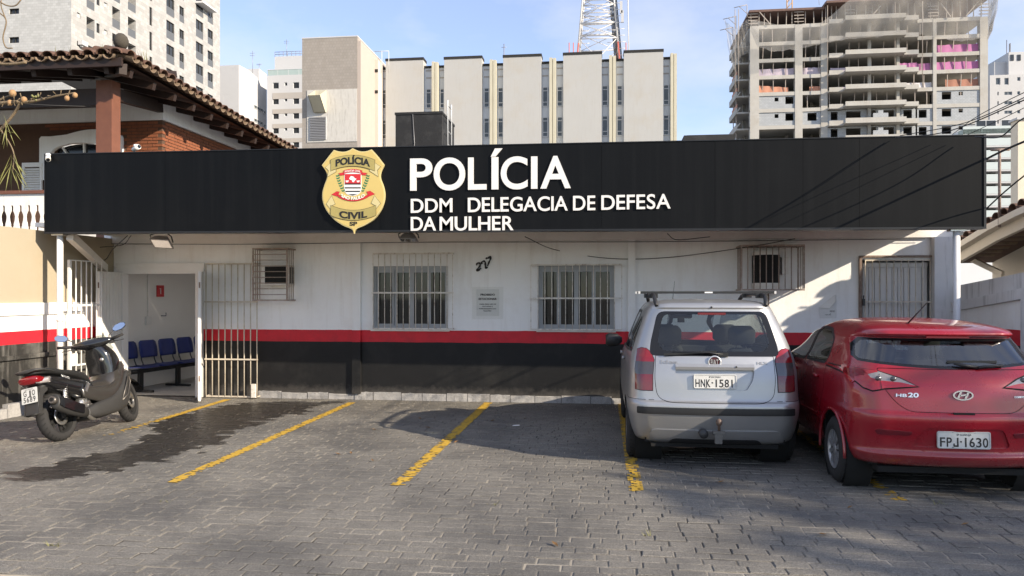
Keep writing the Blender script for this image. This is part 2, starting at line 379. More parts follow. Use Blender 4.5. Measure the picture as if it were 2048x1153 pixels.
def paver_material():
    m, nt, b = NT('paver_stone')
    a = nd(nt, 'ShaderNodeAttribute', attribute_name='tone'); sp = nt.nodes.new('ShaderNodeSeparateColor'); nt.links.new(a.outputs['Color'], sp.inputs[0])
    base = mixc(nt, sp.outputs[0], (.150,.138,.116), (.208,.192,.163))
    sp_n = noise(nt, 85, 6, .8); base2 = mixc(nt, ramp(nt, sp_n, .36, .64), mixc(nt, .62, base, (.030,.029,.028)), mixc(nt, .42, base, (.46,.43,.38)))
    base2 = mixc(nt, ramp(nt, noise(nt, 14, 7, .75), .52, .70, (0,0,0,1), (.55,.55,.55,1)), base2, (.075,.070,.064))
    big = ramp(nt, noise(nt, .9, 6, .65), .44, .62, (0,0,0,1), (.75,.75,.75,1)); base3 = mixc(nt, big, base2, (.082,.079,.075))
    pale = ramp(nt, noise(nt, 1.7, 7, .7), .60, .76, (0,0,0,1), (.5,.5,.5,1)); base3 = mixc(nt, pale, base3, (.34,.31,.26))
    wn_ = noise(nt, 1.0, 8, .75, stretch=(5,24,1)); ad = nd(nt, 'ShaderNodeMath', operation='ADD'); nt.links.new(sp.outputs[1], ad.inputs[0])
    sc = nd(nt, 'ShaderNodeMath', operation='MULTIPLY_ADD'); sc.inputs[1].default_value = .8; sc.inputs[2].default_value = -.40; nt.links.new(wn_, sc.inputs[0]); nt.links.new(sc.outputs[0], ad.inputs[1])
    wet = ramp(nt, ad.outputs[0], .46, .54)
    cur = mixc(nt, wet, base3, (.016,.013,.010)); cur = mixc(nt, ramp(nt, sp.outputs[2], .2, .9, (0,0,0,1), (.8,.8,.8,1)), cur, (.035,.032,.028))
    gr = noise(nt, 130, 3, .85); cur = mixc(nt, ramp(nt, gr, .50, .62, (0,0,0,1), (.50,.50,.50,1)), cur, (.022,.021,.02)); cur = mixc(nt, ramp(nt, noise(nt, 105, 3, .85), .57, .66, (0,0,0,1), (.40,.40,.40,1)), cur, (.50,.47,.42))
    nt.links.new(cur, b.inputs['Base Color'])
    rg = nt.nodes.new('ShaderNodeMapRange'); rg.inputs['To Min'].default_value = .72; rg.inputs['To Max'].default_value = .32; nt.links.new(wet, rg.inputs['Value']); nt.links.new(rg.outputs[0], b.inputs['Roughness'])
    bump(nt, b, noise(nt, 38, 9, .8), .9, .010); return m
M['paver'] = paver_material()
def bed_material():
    m, nt, b = NT('joint_sand'); b.inputs['Roughness'].default_value = .95
    f = ramp(nt, noise(nt, .8, 7, .65), .42, .58); nt.links.new(mixc(nt, f, (.045,.041,.036), (.33,.295,.24)), b.inputs['Base Color']); return m
M['bed'] = bed_material()
YX0, YX1, YY0, YY1 = -8.2, 7.2, -7.62, -.03
bed = MB().poly([(YX0-2,YY0-.02,-.0052),(YX1+6,YY0-.02,-.0052),(YX1+6,YY1+.05,-.0052),(YX0-2,YY1+.05,-.0052)]).build('paved_yard', M['bed'])
tag(bed, 'grey stone paved parking yard in front of the police station', kind='structure')
def paver_mesh_data(x, y, L, W, rnd):
    g = .0042; ch = .006
    x0, x1, y0, y1 = x+g, x+L-g, y+g, y+W-g
    zc = rnd.uniform(-.0030,.0030); tx, ty = rnd.uniform(-.009,.009), rnd.uniform(-.016,.016)
    j = lambda: rnd.uniform(-.0032,.0032)
    def z(px, py): return zc + (px-x-L/2)*tx + (py-y-W/2)*ty
    o = [(x0+j(),y0+j()),(x1+j(),y0+j()),(x1+j(),y1+j()),(x0+j(),y1+j())]
    i = [(o[0][0]+ch,o[0][1]+ch),(o[1][0]-ch,o[1][1]+ch),(o[2][0]-ch,o[2][1]-ch),(o[3][0]+ch,o[3][1]-ch)]
    vs = [(a,b,-.02) for a,b in o] + [(a,b,z(a,b)-.0035) for a,b in o] + [(a,b,z(a,b)) for a,b in i]
    fs = []
    for k in range(4):
        q = (k+1) % 4; fs += [(k,q,4+q,4+k),(4+k,4+q,8+q,8+k)]
    fs.append((8,9,10,11)); return vs, fs
def make_pavers():
    rnd = random.Random(3); L, W = .22, .11; items = []
    row = 0; y = YY0
    while y < YY1 - .02:
        x = YX0 - L*((row % 2)*.5) - rnd.uniform(0,.03); drift = rnd.uniform(-.004,.004)
        while x < YX1 + 4:
            l = L + rnd.uniform(-.012,.012)
            if not (y > -.5 and -8.2 < x < -8.2): items.append((x, y + drift, l, W))
            x += l
        y += W; row += 1
    def wetv(x, y):
        d = sdist(WET, x, y); return max(0, min(1, .42 + d*2.6))
    def oilv(x, y): return max(0, max(1 - math.hypot((x-a)/r, (y-b)/(r*.7)) for a, b, r in OIL))
    def seen(x, y):
        t = (y - CAM.y)*math.cos(YAW) - x*math.sin(YAW)*1.0
        u = (x*math.cos(YAW) + (y-CAM.y)*math.sin(YAW)) / max(.1, (y-CAM.y)*math.cos(YAW) - x*math.sin(YAW))
        return abs(u) < .69
    cand = sorted([it for it in items if seen(it[0]+.11, it[1]+.05)], key=lambda it: math.hypot(it[0]+.11, it[1]-CAM.y))
    single = set(cand[:300])
    def colour(me, info):
        at = me.color_attributes.new('tone', 'FLOAT_COLOR', 'POINT'); buf = []
        for v, t in zip(me.vertices, info): buf += [t[0], t[1], t[2], 1.0]
        at.data.foreach_set('color', buf)
    big = MB(); info = []
    for it in items:
        vs, fs = paver_mesh_data(*it, rnd); t = rnd.random()
        pw = max(0, min(1, wetv(it[0]+it[2]/2 + rnd.uniform(-.3,.3), it[1]+it[3]/2 + rnd.uniform(-.05,.05)) - (.55 if rnd.random() < .07 else 0)))
        inf = [(t, .45*pw + .55*wetv(v[0], v[1]), oilv(v[0], v[1])) for v in vs]
        if it in single:
            mb = MB(); mb.add(vs, fs); c = (it[0]+it[2]/2, it[1]+it[3]/2, 0)
            mb.v = [(v[0]-c[0], v[1]-c[1], v[2]) for v in mb.v]; me = mb.mesh('paver', M['paver']); colour(me, inf)
            inst('paver', me, bed, c)
        else: big.add(vs, fs); info += inf
    o = big.build('pavers', M['paver'], bed); colour(o.data, info); o['kind'] = 'stuff'
make_pavers()

# kerb strip at the edge of the yard
MB().box(-14, 16, YY0-.9, YY0-.03, -.07, .004).build('kerb', mat('kerb_concrete', (.42,.36,.27), .9, .15, 12, bmp=.4, bscale=40, dirt=(.2,.17,.13), dirt_amt=.5))
tag(bpy.data.objects['kerb'], 'beige concrete strip along the near edge of the yard', kind='structure')

# yellow bay lines: thin worn paint, cells missing where it has worn off
def bay_line(a, b, w, label, wear):
    pa, pb = P(*a, z=0), P(*b, z=0); d = (pb - pa); L = d.length; d.normalize(); n = Vector((-d.y, d.x, 0)); mb = MB(); st = .022
    nx, ny = max(2, int(L/st)), max(2, int(w/st)); idx = {}; vs = []; fs = []
    def vid(i, j):
        if (i,j) not in idx:
            p = pa + d*(L*i/nx) + n*(w*(j/ny-.5)); idx[(i,j)] = len(vs); vs.append((p.x, p.y, .0052))
        return idx[(i,j)]
    for i in range(nx):
        for j in range(ny):
            c = pa + d*(L*(i+.5)/nx) + n*(w*((j+.5)/ny-.5)); e = abs((j+.5)/ny-.5)*2; s = i/nx
            k = mnoise.noise(Vector((c.x*14, c.y*26, 1.3)))*.6 + mnoise.noise(Vector((c.x*45, c.y*60, 4.2)))*.4
            if k > wear(s) - .35*e**3: continue
            fs.append((vid(i,j), vid(i+1,j), vid(i+1,j+1), vid(i,j+1)))
    mb.add(vs, fs); o = mb.build('parking_line', M['yellow_paint'])
    tag(o, label, 'parking line', 'yellow parking bay lines')
bay_line((455,800),(215,872), .12, 'faded yellow parking line starting by the door grille and fading out under the scooter side', lambda s: .42 - .85*max(0, s-.3))
bay_line((704,806),(342,966), .12, 'yellow parking line running past the wet patch on the grey paving', lambda s: .34 - .1*s)
bay_line((977,806),(795,972), .13, 'yellow parking line between two free bays, partly in the silver car shadow', lambda s: .42 - .3*s)
bay_line((1243,806),(1273,984), .125, 'yellow parking line under the left wheels of the silver car', lambda s: .36 - .3*s)
bay_line((1508,806),(1800,1002), .12, 'worn yellow parking line beside the left wheel of the red car', lambda s: .3 - .35*s)

# ---------------------------------------------------------------- police station
RX0_ = -8.3
ST = thing('police_station', 'low white police station with red and black painted bands under a long dark sign', 'building', (-1.7, 0, 0))
YS = -1.85                                             # front plane of the sign
XL, XR = -8.15, PX(1897, 0)                            # side walls meet the front here
def b_(px0, px1, py0, py1, y=0.0):                     # opening on the plane y from photo corners
    a = P(px0, py0, y=y); b = P(px1, py1, y=y); return (a.x, b.x, b.z, a.z)
ZT = 2.52; Z1, Z2 = 1.115, .925; ZB = .10
door = (-8.02, -6.63, -.02, 2.06)
w1 = b_(746, 896, 533, 661); w2 = b_(1077, 1228, 531, 660); rd = b_(1722, 1866, 520, 805)
w1 = (w1[0], w1[1], 1.13, w1[3]); w2 = (w2[0], w2[1], 1.13, w2[3]); rd = (rd[0], rd[1], .0, rd[3])
wallfn = lambda u, v, d: (u, d, v)
from mathutils import noise as mnoise
def wob(x, z):
    if abs(z-Z1) < 1e-6 or abs(z-Z2) < 1e-6: return z + .005*mnoise.noise(Vector((x*2.3, z*7, 0))) + .0035*mnoise.noise(Vector((x*11, z*9, 2)))
    return z
def band_wall(name, z0, z1, m, ops):
    cut = sorted((o[0], o[1]) for o in ops if o[2] <= z0+.03 and o[3] >= z1-1e-4); x = XL
    for a, b in cut + [(XR, XR)]:
        if a - x > .005: band_piece(name, z0, z1, m, [o for o in ops if o[0] >= x-1e-6 and o[1] <= a+1e-6], x, a)
        x = b
def band_piece(name, z0, z1, m, ops, XL, XR, d=.16):
    mb = MB(); o2 = [(a, b, max(z0, c), min(z1, e)) for a, b, c, e in ops if c < z1-1e-4 and e > z0+1e-4]
    us = sorted(set([XL, XR] + [o[0] for o in o2] + [o[1] for o in o2] + [XL+.07*k for k in range(1, int((XR-XL)/.07))])); vv = sorted(set([z0, z1] + [o[2] for o in o2] + [o[3] for o in o2]))
    for i in range(len(us)-1):
        for j in range(len(vv)-1):
            a, b = (us[i]+us[i+1])/2, (vv[j]+vv[j+1])/2
            if any(o[0] < a < o[1] and o[2] < b < o[3] for o in o2): continue
            mb.poly([(us[i],0,wob(us[i],vv[j])),(us[i+1],0,wob(us[i+1],vv[j])),(us[i+1],0,wob(us[i+1],vv[j+1])),(us[i],0,wob(us[i],vv[j+1]))])
    for a, b, c, e in o2:
        mb.poly([(a,0,c),(a,0,e),(a,d,e),(a,d,c)]); mb.poly([(b,0,e),(b,0,c),(b,d,c),(b,d,e)])
        if e < z1 - 1e-4: mb.poly([(a,0,e),(b,0,e),(b,d,e),(a,d,e)])
        if c > z0 + 1e-4: mb.poly([(b,0,c),(a,0,c),(a,d,c),(b,d,c)])
    return mb.build(name, m, ST)
ops = [door, w1, w2, rd]
band_wall('upper_wall', Z1, ZT, M['white_wall'], ops); band_wall('red_band', Z2, Z1, M['red_wall'], ops); band_wall('black_dado', -.02, Z2, M['black_wall'], ops)
ceil_b = MB().box(XL, XR+.02, -.05, .0-.002, ZT, 2.78).build('wall_head', M['band'], ST)
# canopy: underside and thin roof sheet between wall and sign
MB().box(XL-.02, 4.63, YS+.1, -.05, 2.66, 2.72).build('canopy', M['band'], ST)
MB().box(XL, -6.5, .0, 9.0, 2.78, 3.3).box(-4.9, XR, .0, 9.0, 2.78, 3.3).box(-6.499, -4.901, 3.3, 9.0, 2.78, 3.3).build('roof_slab', mat('roof_felt', (.2,.2,.2), .9), ST)
MB().box(RX0_-.14, RX0_-.02, .165, 9, 0, 2.78).box(XR-.12, XR, .165, 9, 0, 2.78).box(XL+.12, XR-.12, 8.9, 9, 0, 2.78).build('outer_wall', M['white_wall'], ST)
# pilasters in the same three paints
for pa, pb in ((704, 721), (1256, 1271)):
    a, b = PX(pa, -.05), PX(pb, -.05)
    pl = MB().box(a, b, -.055, -.001, Z1, ZT).build('pilaster', M['white_wall'], ST)
    MB().box(a, b, -.056, -.001, Z2, Z1).build('pilaster_band', M['red_wall'], pl); MB().box(a, b, -.057, -.001, .1, Z2).build('pilaster_foot', M['black_wall'], pl)
# granite blocks along the foot of the wall
rnd = random.Random(5); x = PX(517, 0) ; xe = PX(1722, 0)
while x < xe:
    w = rnd.uniform(.30,.46); h = rnd.uniform(.085,.125); y = rnd.uniform(-.03,-.018)
    mb = MB(); N = 5; vs = []
    for i in range(N+1):
        for j in range(3):
            vs.append((x + .004 + (w-.008)*i/N, y + rnd.uniform(-.006,.006), h*j/2 + (rnd.uniform(-.012,.012) if j == 2 else 0)))
    for i in range(N+1): vs.append((x + .004 + (w-.008)*i/N, .0, h))
    fs = [(i*3+j, (i+1)*3+j, (i+1)*3+j+1, i*3+j+1) for i in range(N) for j in range(2)] + [(i*3+2, (i+1)*3+2, (N+1)*3+i+1, (N+1)*3+i) for i in range(N)]
    mb.add(vs, fs); mb.build('granite_block', M['granite'], ST); x += w
# room behind the open door, with a milky roof opening added to brighten it
M['added_skylight'] = bpy.data.materials.new('milky_sheet'); M['added_skylight'].use_nodes = True; _n = M['added_skylight'].node_tree; _n.nodes.clear(); _o = _n.nodes.new('ShaderNodeOutputMaterial'); _t = _n.nodes.new('ShaderNodeBsdfTranslucent'); _t.inputs[0].default_value = (.85,.84,.81,1); _n.links.new(_t.outputs[0], _o.inputs[0])
RY = 3.3; RX0, RX1 = -8.3, -4.9
rm = MB(); rm.poly([(RX0,RY,0),(RX1,RY,0),(RX1,RY,2.7),(RX0,RY,2.7)]); rm.poly([(RX0,.16,0),(RX0,RY,0),(RX0,RY,2.7),(RX0,.16,2.7)]); rm.poly([(RX1,RY,0),(RX1,.16,0),(RX1,.16,2.7),(RX1,RY,2.7)])
rm.poly([(RX0,.16,2.7),(RX0,RY,2.7),(-6.5,RY,2.7),(-6.5,.16,2.7)]); rm.poly([(RX0,.17,0),(door[0],.17,0),(door[0],.17,2.7),(RX0,.17,2.7)]); rm.poly([(door[1],.17,0),(RX1,.17,0),(RX1,.17,2.7),(door[1],.17,2.7)]); rm.poly([(door[0],.17,2.06),(door[1],.17,2.06),(door[1],.17,2.7),(door[0],.17,2.7)])
rm.build('room_wall', M['room_wall'], ST)
MB().poly([(RX0,-.0,.012),(RX1,-.0,.012),(RX1,RY,.012),(RX0,RY,.012)]).build('room_floor', M['room_floor'], ST)
MB().poly([(-6.52,-.02,2.9),(-4.88,-.02,2.9),(-4.88,3.32,2.9),(-6.52,3.32,2.9)]).build('added_skylight', M['added_skylight'], ST)
# door frame, the two open leaves
fr = MB(); fr.box(door[0]-.02, door[0]+.05, -.04, .12, 0, 2.06).box(door[1]-.05, door[1]+.07, -.045, .12, 0, 2.06).box(door[0]-.03, door[1]+.10, -.05, .12, 2.06, 2.12).box(door[0]-.05, door[1]+.12, -.075, -.001, 2.12, 2.20).box(door[0]+.05, door[1]-.05, -.01, .1, 2.03, 2.06)
df = fr.build('door_frame', M['door_white'], ST)
def leaf(h, dirv, w, ttl):
    d = Vector(dirv).normalized(); n = Vector((-d.y, d.x, 0)); h = Vector(h)
    mb = MB(); c = h + d*w/2; rot = Matrix((d, n, Vector((0,0,1)))).transposed()
    mb.obox(c + Vector((0,0,1.04)), (w, .035, 2.02), rot)
    lf = mb.build('door_leaf', M['door_white'], ST)
    for k in range(7):
        p = h + d*(w*(k+.5)/7)
        MB().obox(p + Vector((0,0,1.04)) , (w/7-.012, .048, 1.98), rot).build('plank', M['door_white'], lf)
    MB().obox(h + d*(w-.06) + Vector((0,0,1.0)), (.035, .075, .16), rot).build('lock_plate', M['steel'], lf)
    for z in (.3, 1.75): MB().obox(h + d*(w+.0015) + Vector((0,0,z+.08)), (.006, .02, .09), rot).build('latch', M['rust_brown'], lf)
leaf((door[0]+.02, -.05, .0), (.12, -1, 0), .66, 'left'); leaf((door[1]+.03, -.07, 0), (.50, -.866, 0), .72, 'right')
# sliding windows: four glazed panels each, aluminium frame
def window(o, name='window'):
    x0, x1, z0, z1 = o; y = .09; w = (x1-x0)
    f = MB(); t = .035
    f.box(x0, x1, y-.03, y+.05, z1-.06, z1).box(x0, x1, y-.03, y+.05, z0, z0+.05).box(x0, x0+t, y-.03, y+.05, z0+.05, z1-.06).box(x1-t, x1, y-.03, y+.05, z0+.05, z1-.06)
    win = f.build(name, M['alu_grey'], ST)
    n = 4; pw = (w-2*t)/n
    for k in range(n):
        a = x0+t+k*pw; b = a+pw; yy = y + (.0 if k in (0,3) else .022); s = .028
        if k in (1,2): s = .034
        MB().box(a, a+s, yy-.012, yy+.012, z0+.05, z1-.06).box(b-s, b, yy-.012, yy+.012, z0+.05, z1-.06).box(a+s, b-s, yy-.012, yy+.012, z1-.10, z1-.06).box(a+s, b-s, yy-.012, yy+.012, z0+.05, z0+.085).build('sash', M['alu_grey'], win)
        MB().box(a+s, b-s, yy-.003, yy+.003, z0+.085, z1-.10).build('pane', M['station_glass'], win)
    # dim room behind with a curtain
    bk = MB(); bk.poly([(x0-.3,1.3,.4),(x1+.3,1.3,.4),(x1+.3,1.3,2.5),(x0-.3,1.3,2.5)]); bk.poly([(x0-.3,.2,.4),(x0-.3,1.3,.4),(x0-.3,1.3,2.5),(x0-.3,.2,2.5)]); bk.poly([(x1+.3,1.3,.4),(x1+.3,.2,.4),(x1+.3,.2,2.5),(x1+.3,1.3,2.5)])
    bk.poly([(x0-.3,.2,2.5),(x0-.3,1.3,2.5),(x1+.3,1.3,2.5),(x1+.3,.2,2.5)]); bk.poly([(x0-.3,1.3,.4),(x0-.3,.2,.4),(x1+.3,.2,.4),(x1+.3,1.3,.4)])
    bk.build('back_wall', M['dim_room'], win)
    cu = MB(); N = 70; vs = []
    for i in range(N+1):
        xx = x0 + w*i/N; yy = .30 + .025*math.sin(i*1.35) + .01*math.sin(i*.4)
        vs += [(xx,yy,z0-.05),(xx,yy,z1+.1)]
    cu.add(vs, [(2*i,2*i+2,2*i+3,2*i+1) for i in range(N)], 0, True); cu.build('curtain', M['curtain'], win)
    MB().box(x0-.03, x1+.03, -.035, .06, z0-.028, z0-.001).build('sill', M['white_wall'], win)
    return win
M['station_glass'] = glass_mat('station_glass', (.48,.52,.53), .9, .03)
M['alu_grey'] = mat('alu_grey', (.36,.37,.38), .5, .1, 12, metal=.3)
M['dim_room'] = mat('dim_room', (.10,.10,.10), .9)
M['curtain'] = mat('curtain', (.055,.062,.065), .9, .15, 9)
window(w1); window(w2)
# bar grilles over the windows: every bar a piece
def grille(o, n, rails, y=-.10, left=0, right=0, r=.0075, name='window_grille', m=None):
    x0, x1, z0, z1 = o; m = m or M['rusty_white']
    f = MB(); f.box(x0-left, x1+right, y-.004, y+.004, z1-.012, z1+.012)
    f.box(x0-left, x1+right, y-.004, y+.004, z0-.012, z0+.012)
    for s in (x0-left, x1+right):
        f.box(s-.006, s+.006, y, -.001, z1-.012, z1+.006); f.box(s-.006, s+.006, y, -.001, z0-.006, z0+.012)
        f.box(s-.006, s+.006, y-.0045, y+.0045, z0+.012, z1-.012)
    g = f.build(name, m, ST)
    for z in rails: MB().box(x0-left-.02, x1+right+.02, y-.016, y-.006, z-.012, z+.012).build('rail', m, g)
    for k in range(n):
        x = x0 + (x1-x0)*k/(n-1) if n > 1 else x0
        MB().tube([(x,y,z0),(x,y,z1)], r, 6).build('bar', m, g)
    return g
g1 = b_(741, 907, 508, 661, -.1); grille((PX(757,-.1), PX(894,-.1), 1.145, g1[3]), 12, [PZ(586, 820, -.1)], left=.09, right=.09)
g2 = b_(1060, 1245, 530, 661, -.1); grille((PX(1076,-.1), PX(1229,-.1), 1.145, PZ(530,1150,-.1)), 12, [PZ(597,1150,-.1)], left=.11, right=.11)
# grille leaf folded back on the wall beside the door
gx0, gx1 = PX(412,-.12), PX(514,-.12)
grille((gx0, gx1, .03, PZ(528, 460, -.12)), 9, [PZ(604,460,-.12), PZ(719,460,-.12)], y=-.12, r=.009, name='folded_grille', m=M['bar_cream'])
MB().box(gx1-.075, gx1-.008, -.17, -.13, PZ(795,505,-.12), PZ(768,505,-.12)).build('lock_box', M['rusty_white'], ST)
# closed grille door at the right over a ribbed metal door
dx0, dx1 = rd[0], rd[1]
dp = MB().box(dx0+.04, dx1-.04, .10, .13, 0, rd[3]-.04).build('metal_door', M['door_white'], ST)
np_ = 11
for k in range(np_):
    a = dx0+.05+(dx1-dx0-.1)*k/np_; MB().box(a+.006, a+(dx1-dx0-.1)/np_-.006, .075, .0998, .02, rd[3]-.12).build('plank', M['door_white'], dp)
MB().box(dx0+.05, dx1-.05, .06, .0995, rd[3]-.11, rd[3]-.045).build('top_rail', M['door_white'], dp)
gd = grille((dx0+.05, dx1-.05, .05, rd[3]-.01), 10, [PZ(604,1790,-.03)], y=-.03, r=.009, name='door_grille', m=M['bar_cream'])
MB().box(dx0-.035, dx0+.0, -.05, .02, 0, rd[3]+.03).box(dx1, dx1+.035, -.05, .02, 0, rd[3]+.03).box(dx0-.035, dx1+.035, -.052, .02, rd[3]+.031, rd[3]+.06).build('grille_frame', M['rust_brown'], ST)
MB().box(dx0+.0, dx0+.03, -.09, -.05, 1.52, 1.62).tube([(dx0+.015,-.07,1.62),(dx0+.015,-.08,1.67),(dx0+.015,-.06,1.67),(dx0+.015,-.06,1.62)], .006, 5).build('padlock', M['dark_metal'], ST)
# end pier at the right corner
MB().box(PX(1868,-.12), XR, -.14, -.001, 0, PZ(474,1880,-.14)).build('end_pier', M['grey_white'], ST)

# ---------------------------------------------------------------- sign
def sign_material():
    m, nt, b = NT('sign_black'); b.inputs['Roughness'].default_value = .5; b.inputs['Specular IOR Level'].default_value = .14
    s = noise(nt, 2.0, 6, .65, stretch=(6,1,.12)); s2 = noise(nt, 1.0, 5, .6)
    c = mixc(nt, ramp(nt, s, .45, .75, (0,0,0,1), (.5,.5,.5,1)), (.0030,.0036,.0046), (.0085,.0092,.0102)); c = mixc(nt, ramp(nt, s2, .5, .75, (0,0,0,1), (.35,.35,.35,1)), c, (.009,.0098,.0108))
    nt.links.new(c, b.inputs['Base Color']); bump(nt, b, noise(nt, 30, 3, .5), .04, .01); return m
M['sign_black'] = sign_material()
M['sign_trim'] = mat('sign_trim', (.008,.008,.009), .4, .1, 5)
SL, SR = PX(89, YS), PX(1972, YS)
def szt(x):  # top and bottom of the sign along its length
    s = (x-SL)/(SR-SL); return PZ(308,88,YS)*(1-s) + PZ(269,1973,YS)*s
def szb(x):
    s = (x-SL)/(SR-SL); return PZ(468,88,YS)*(1-s) + PZ(458,1971,YS)*s
SG = thing('station_sign', 'long black sign board with gold police badge and raised white letters', 'sign', ((SL+SR)/2, YS, 2.5))
def slab(x0, x1, t0, t1, y0, y1, m, name, parent):
    mb = MB(); v = []
    for y in (y0, y1): v += [(x0,y,t0(x0)),(x1,y,t0(x1)),(x1,y,t1(x1)),(x0,y,t1(x0))]
    mb.add(v, [(0,1,2,3),(7,6,5,4),(0,4,5,1),(1,5,6,2),(2,6,7,3),(3,7,4,0)]); return mb.build(name, m, parent)
cuts = [SL+.012] + [PX(p, YS) for p in (330, 560, 760, 1018, 1203, 1430, 1606, 1719)] + [SR-.03]
for i in range(len(cuts)-1):
    slab(cuts[i]+.0012, cuts[i+1]-.0012, lambda x: szb(x)+.025, lambda x: szt(x)-.012, YS+.0+.0006*(i%2), YS+.03, M['sign_black'], 'face_panel', SG)
slab(SL, SR, szb, lambda x: szb(x)+.024, YS-.012, YS+.16, M['sign_trim'], 'bottom_trim', SG)
slab(SL, SR, lambda x: szt(x)-.011, szt, YS-.010, YS+.16, M['sign_trim'], 'top_trim', SG)
slab(SR-.028, SR, lambda x: szb(x)+.0245, lambda x: szt(x)-.0115, YS-.011, YS+.16, M['sign_trim'], 'end_trim', SG)
slab(SL, SL+.011, lambda x: szb(x)+.0245, lambda x: szt(x)-.0115, YS-.008, YS+.16, M['sign_trim'], 'end_trim', SG)
slab(SL+.02, SR-.03, lambda x: szb(x)+.03, lambda x: szt(x)-.02, YS+.1, YS+.14, M['dark_metal'], 'back_panel', SG)
# lettering: corners measured in the photograph's enlarged view (620,280) scale 2.695
def zp(zx, zy): return (620 + zx/2.6947, 280 + zy/2.695)
def letters(word, x0, x1, tl, tr, bl, br, off=.012, gap=.10, depth=.02):
    def fn(a, b, c):
        zx = x0 + (x1-x0)*a; t = tl+(tr-tl)*a; bo = bl+(br-bl)*a; zy = bo + (t-bo)*b
        p = P(*zp(zx, zy), y=YS); return (p.x, YS - .002 - depth*c, p.z)
    word_letters(word, fn, off, gap, lambda mb: mb.build('letter', M['sign_letter'], SG))
for ch, xa, xb in (('P',541,660),('O',668,837),('L',853,952),('Í',975,1038),('C',1029,1173),('I',1192,1226),('A',1242,1406)):
    k0, k1 = (xa-541)/864, (xb-541)/864; letters(ch, xa, xb, 107-15*k0, 107-15*k1, 272-14*k0, 272-14*k1, off=.017)
letters('DDM', 545, 768, 321, 317, 394, 390, off=.012, gap=.095)
letters('DELEGACIA', 852, 1390, 315, 306, 390, 381, off=.012, gap=.075)
letters('DE', 1418, 1538, 305, 303, 381, 379, off=.012, gap=.10)
letters('DEFESA', 1570, 1943, 302, 294, 378, 370, off=.012, gap=.08)
letters('DA', 545, 680, 418, 417, 490, 489, off=.012, gap=.05)
letters('MULHER', 700, 1098, 417, 413, 489, 487, off=.012, gap=.09)
# badge
def E(zx, zy, c):
    p = P(640 + zx/6.236, 290 + zy/6.236, y=YS); return (p.x, YS - c, p.z)
out = spline([(188,72,0),(118,160,0),(38,262,0)], 5)[:-1] + spline([(38,262,0),(92,345,0),(102,420,0),(66,520,0),(44,615,0),(52,720,0),(100,830,0),(190,935,0),(300,1010,0),(385,1045,0),(420,1070,0),(437,1112,0)], 5)[:-1] + \
      spline([(437,1112,0),(450,1072,0),(490,1042,0),(570,1008,0),(680,935,0),(762,830,0),(808,720,0),(818,615,0),(800,520,0),(764,420,0),(770,345,0),(810,255,0)], 5)[:-1] + spline([(810,255,0),(730,150,0),(655,66,0)], 5)[:-1] + \
      spline([(655,66,0),(590,88,0),(520,90,0),(465,72,0),(420,50,0)], 5)[:-1] + spline([(420,50,0),(380,76,0),(320,94,0),(250,90,0),(188,72,0)], 5)[:-1]
out = [(p[0], p[1]) for p in out]; cxy = (428, 570)
badge = MB().prism(out, E, .002, .045, 0).build('badge', M['gold_light'], SG, recalc=True)
shrink = lambda pts, k, c=cxy: [(c[0]+(a-c[0])*k, c[1]+(b-c[1])*k) for a, b in pts]
MB().prism(shrink(out, .975), E, .0451, .049).build('badge_plate', M['gold'], badge, recalc=True)
def ribbon(pts, c, fill, name, edge=True, g=4.5):
    if edge:
        cx_ = sum(p[0] for p in pts)/len(pts); cy_ = sum(p[1] for p in pts)/len(pts)
        n = len(pts); o2 = []
        area = sum(pts[i][0]*pts[(i+1)%n][1]-pts[(i+1)%n][0]*pts[i][1] for i in range(n)); sg = 1 if area > 0 else -1
        for i in range(n):
            a, b, d = Vector(pts[i-1]), Vector(pts[i]), Vector(pts[(i+1)%n]); e1 = (b-a).normalized(); e2 = (d-b).normalized()
            nn = Vector((e1.y+e2.y, -e1.x-e2.x))*sg; nn = nn.normalized() if nn.length > 1e-6 else Vector((0,0)); o2.append((b.x+nn.x*g, b.y+nn.y*g))
        MB().prism(o2, E, c-.004, c).build(name+'_outline', M['black_print'], badge, recalc=True)
    MB().prism(pts, E, c, c+.0015).build(name, fill, badge, recalc=True)
def arc(x0, x1, y0, h, n=14): return [(x0+(x1-x0)*i/n, y0 - h*4*(i/n)*(1-i/n)) for i in range(n+1)]
ribbon([(152,235),(85,290),(125,330),(112,408),(215,345),(215,310),(152,335)], .053, M['gold_light'], 'ribbon_tail'); ribbon([(697,235),(768,280),(728,325),(740,402),(635,335),(635,305),(697,330)], .053, M['gold_light'], 'ribbon_tail')
ribbon(arc(152,697,198,58) + arc(152,697,335,62)[::-1], .0565, M['gold_dark'], 'ribbon')
ribbon([(205,745),(162,645),(98,745),(152,810),(152,770)], .053, M['gold_light'], 'ribbon_tail'); ribbon([(655,735),(696,642),(768,738),(710,808),(710,765)], .053, M['gold_light'], 'ribbon_tail')
ribbon(arc(152,712,762,-62) + arc(152,712,885,-60)[::-1], .0565, M['gold_dark'], 'ribbon')
def btext(body, x0, x1, yb, h, bend, c, m, off=.02, name='badge_text'):
    def fn(a, b, cc):
        zx = x0+(x1-x0)*a; zy = yb - bend*4*a*(1-a) - h*b; return E(zx, zy, c + .003*cc)
    mb = MB(); text_mb(mb, body, fn, off); mb.build(name, m, badge)
btext('POLÍCIA', 215, 640, 280, 80, 34, .0585, M['black_print'], .035); btext('CIVIL', 260, 605, 906, 78, -22, .0585, M['black_print'], .035); btext('SP', 386, 480, 1013, 47, 0, .0495, M['black_print'], .03)
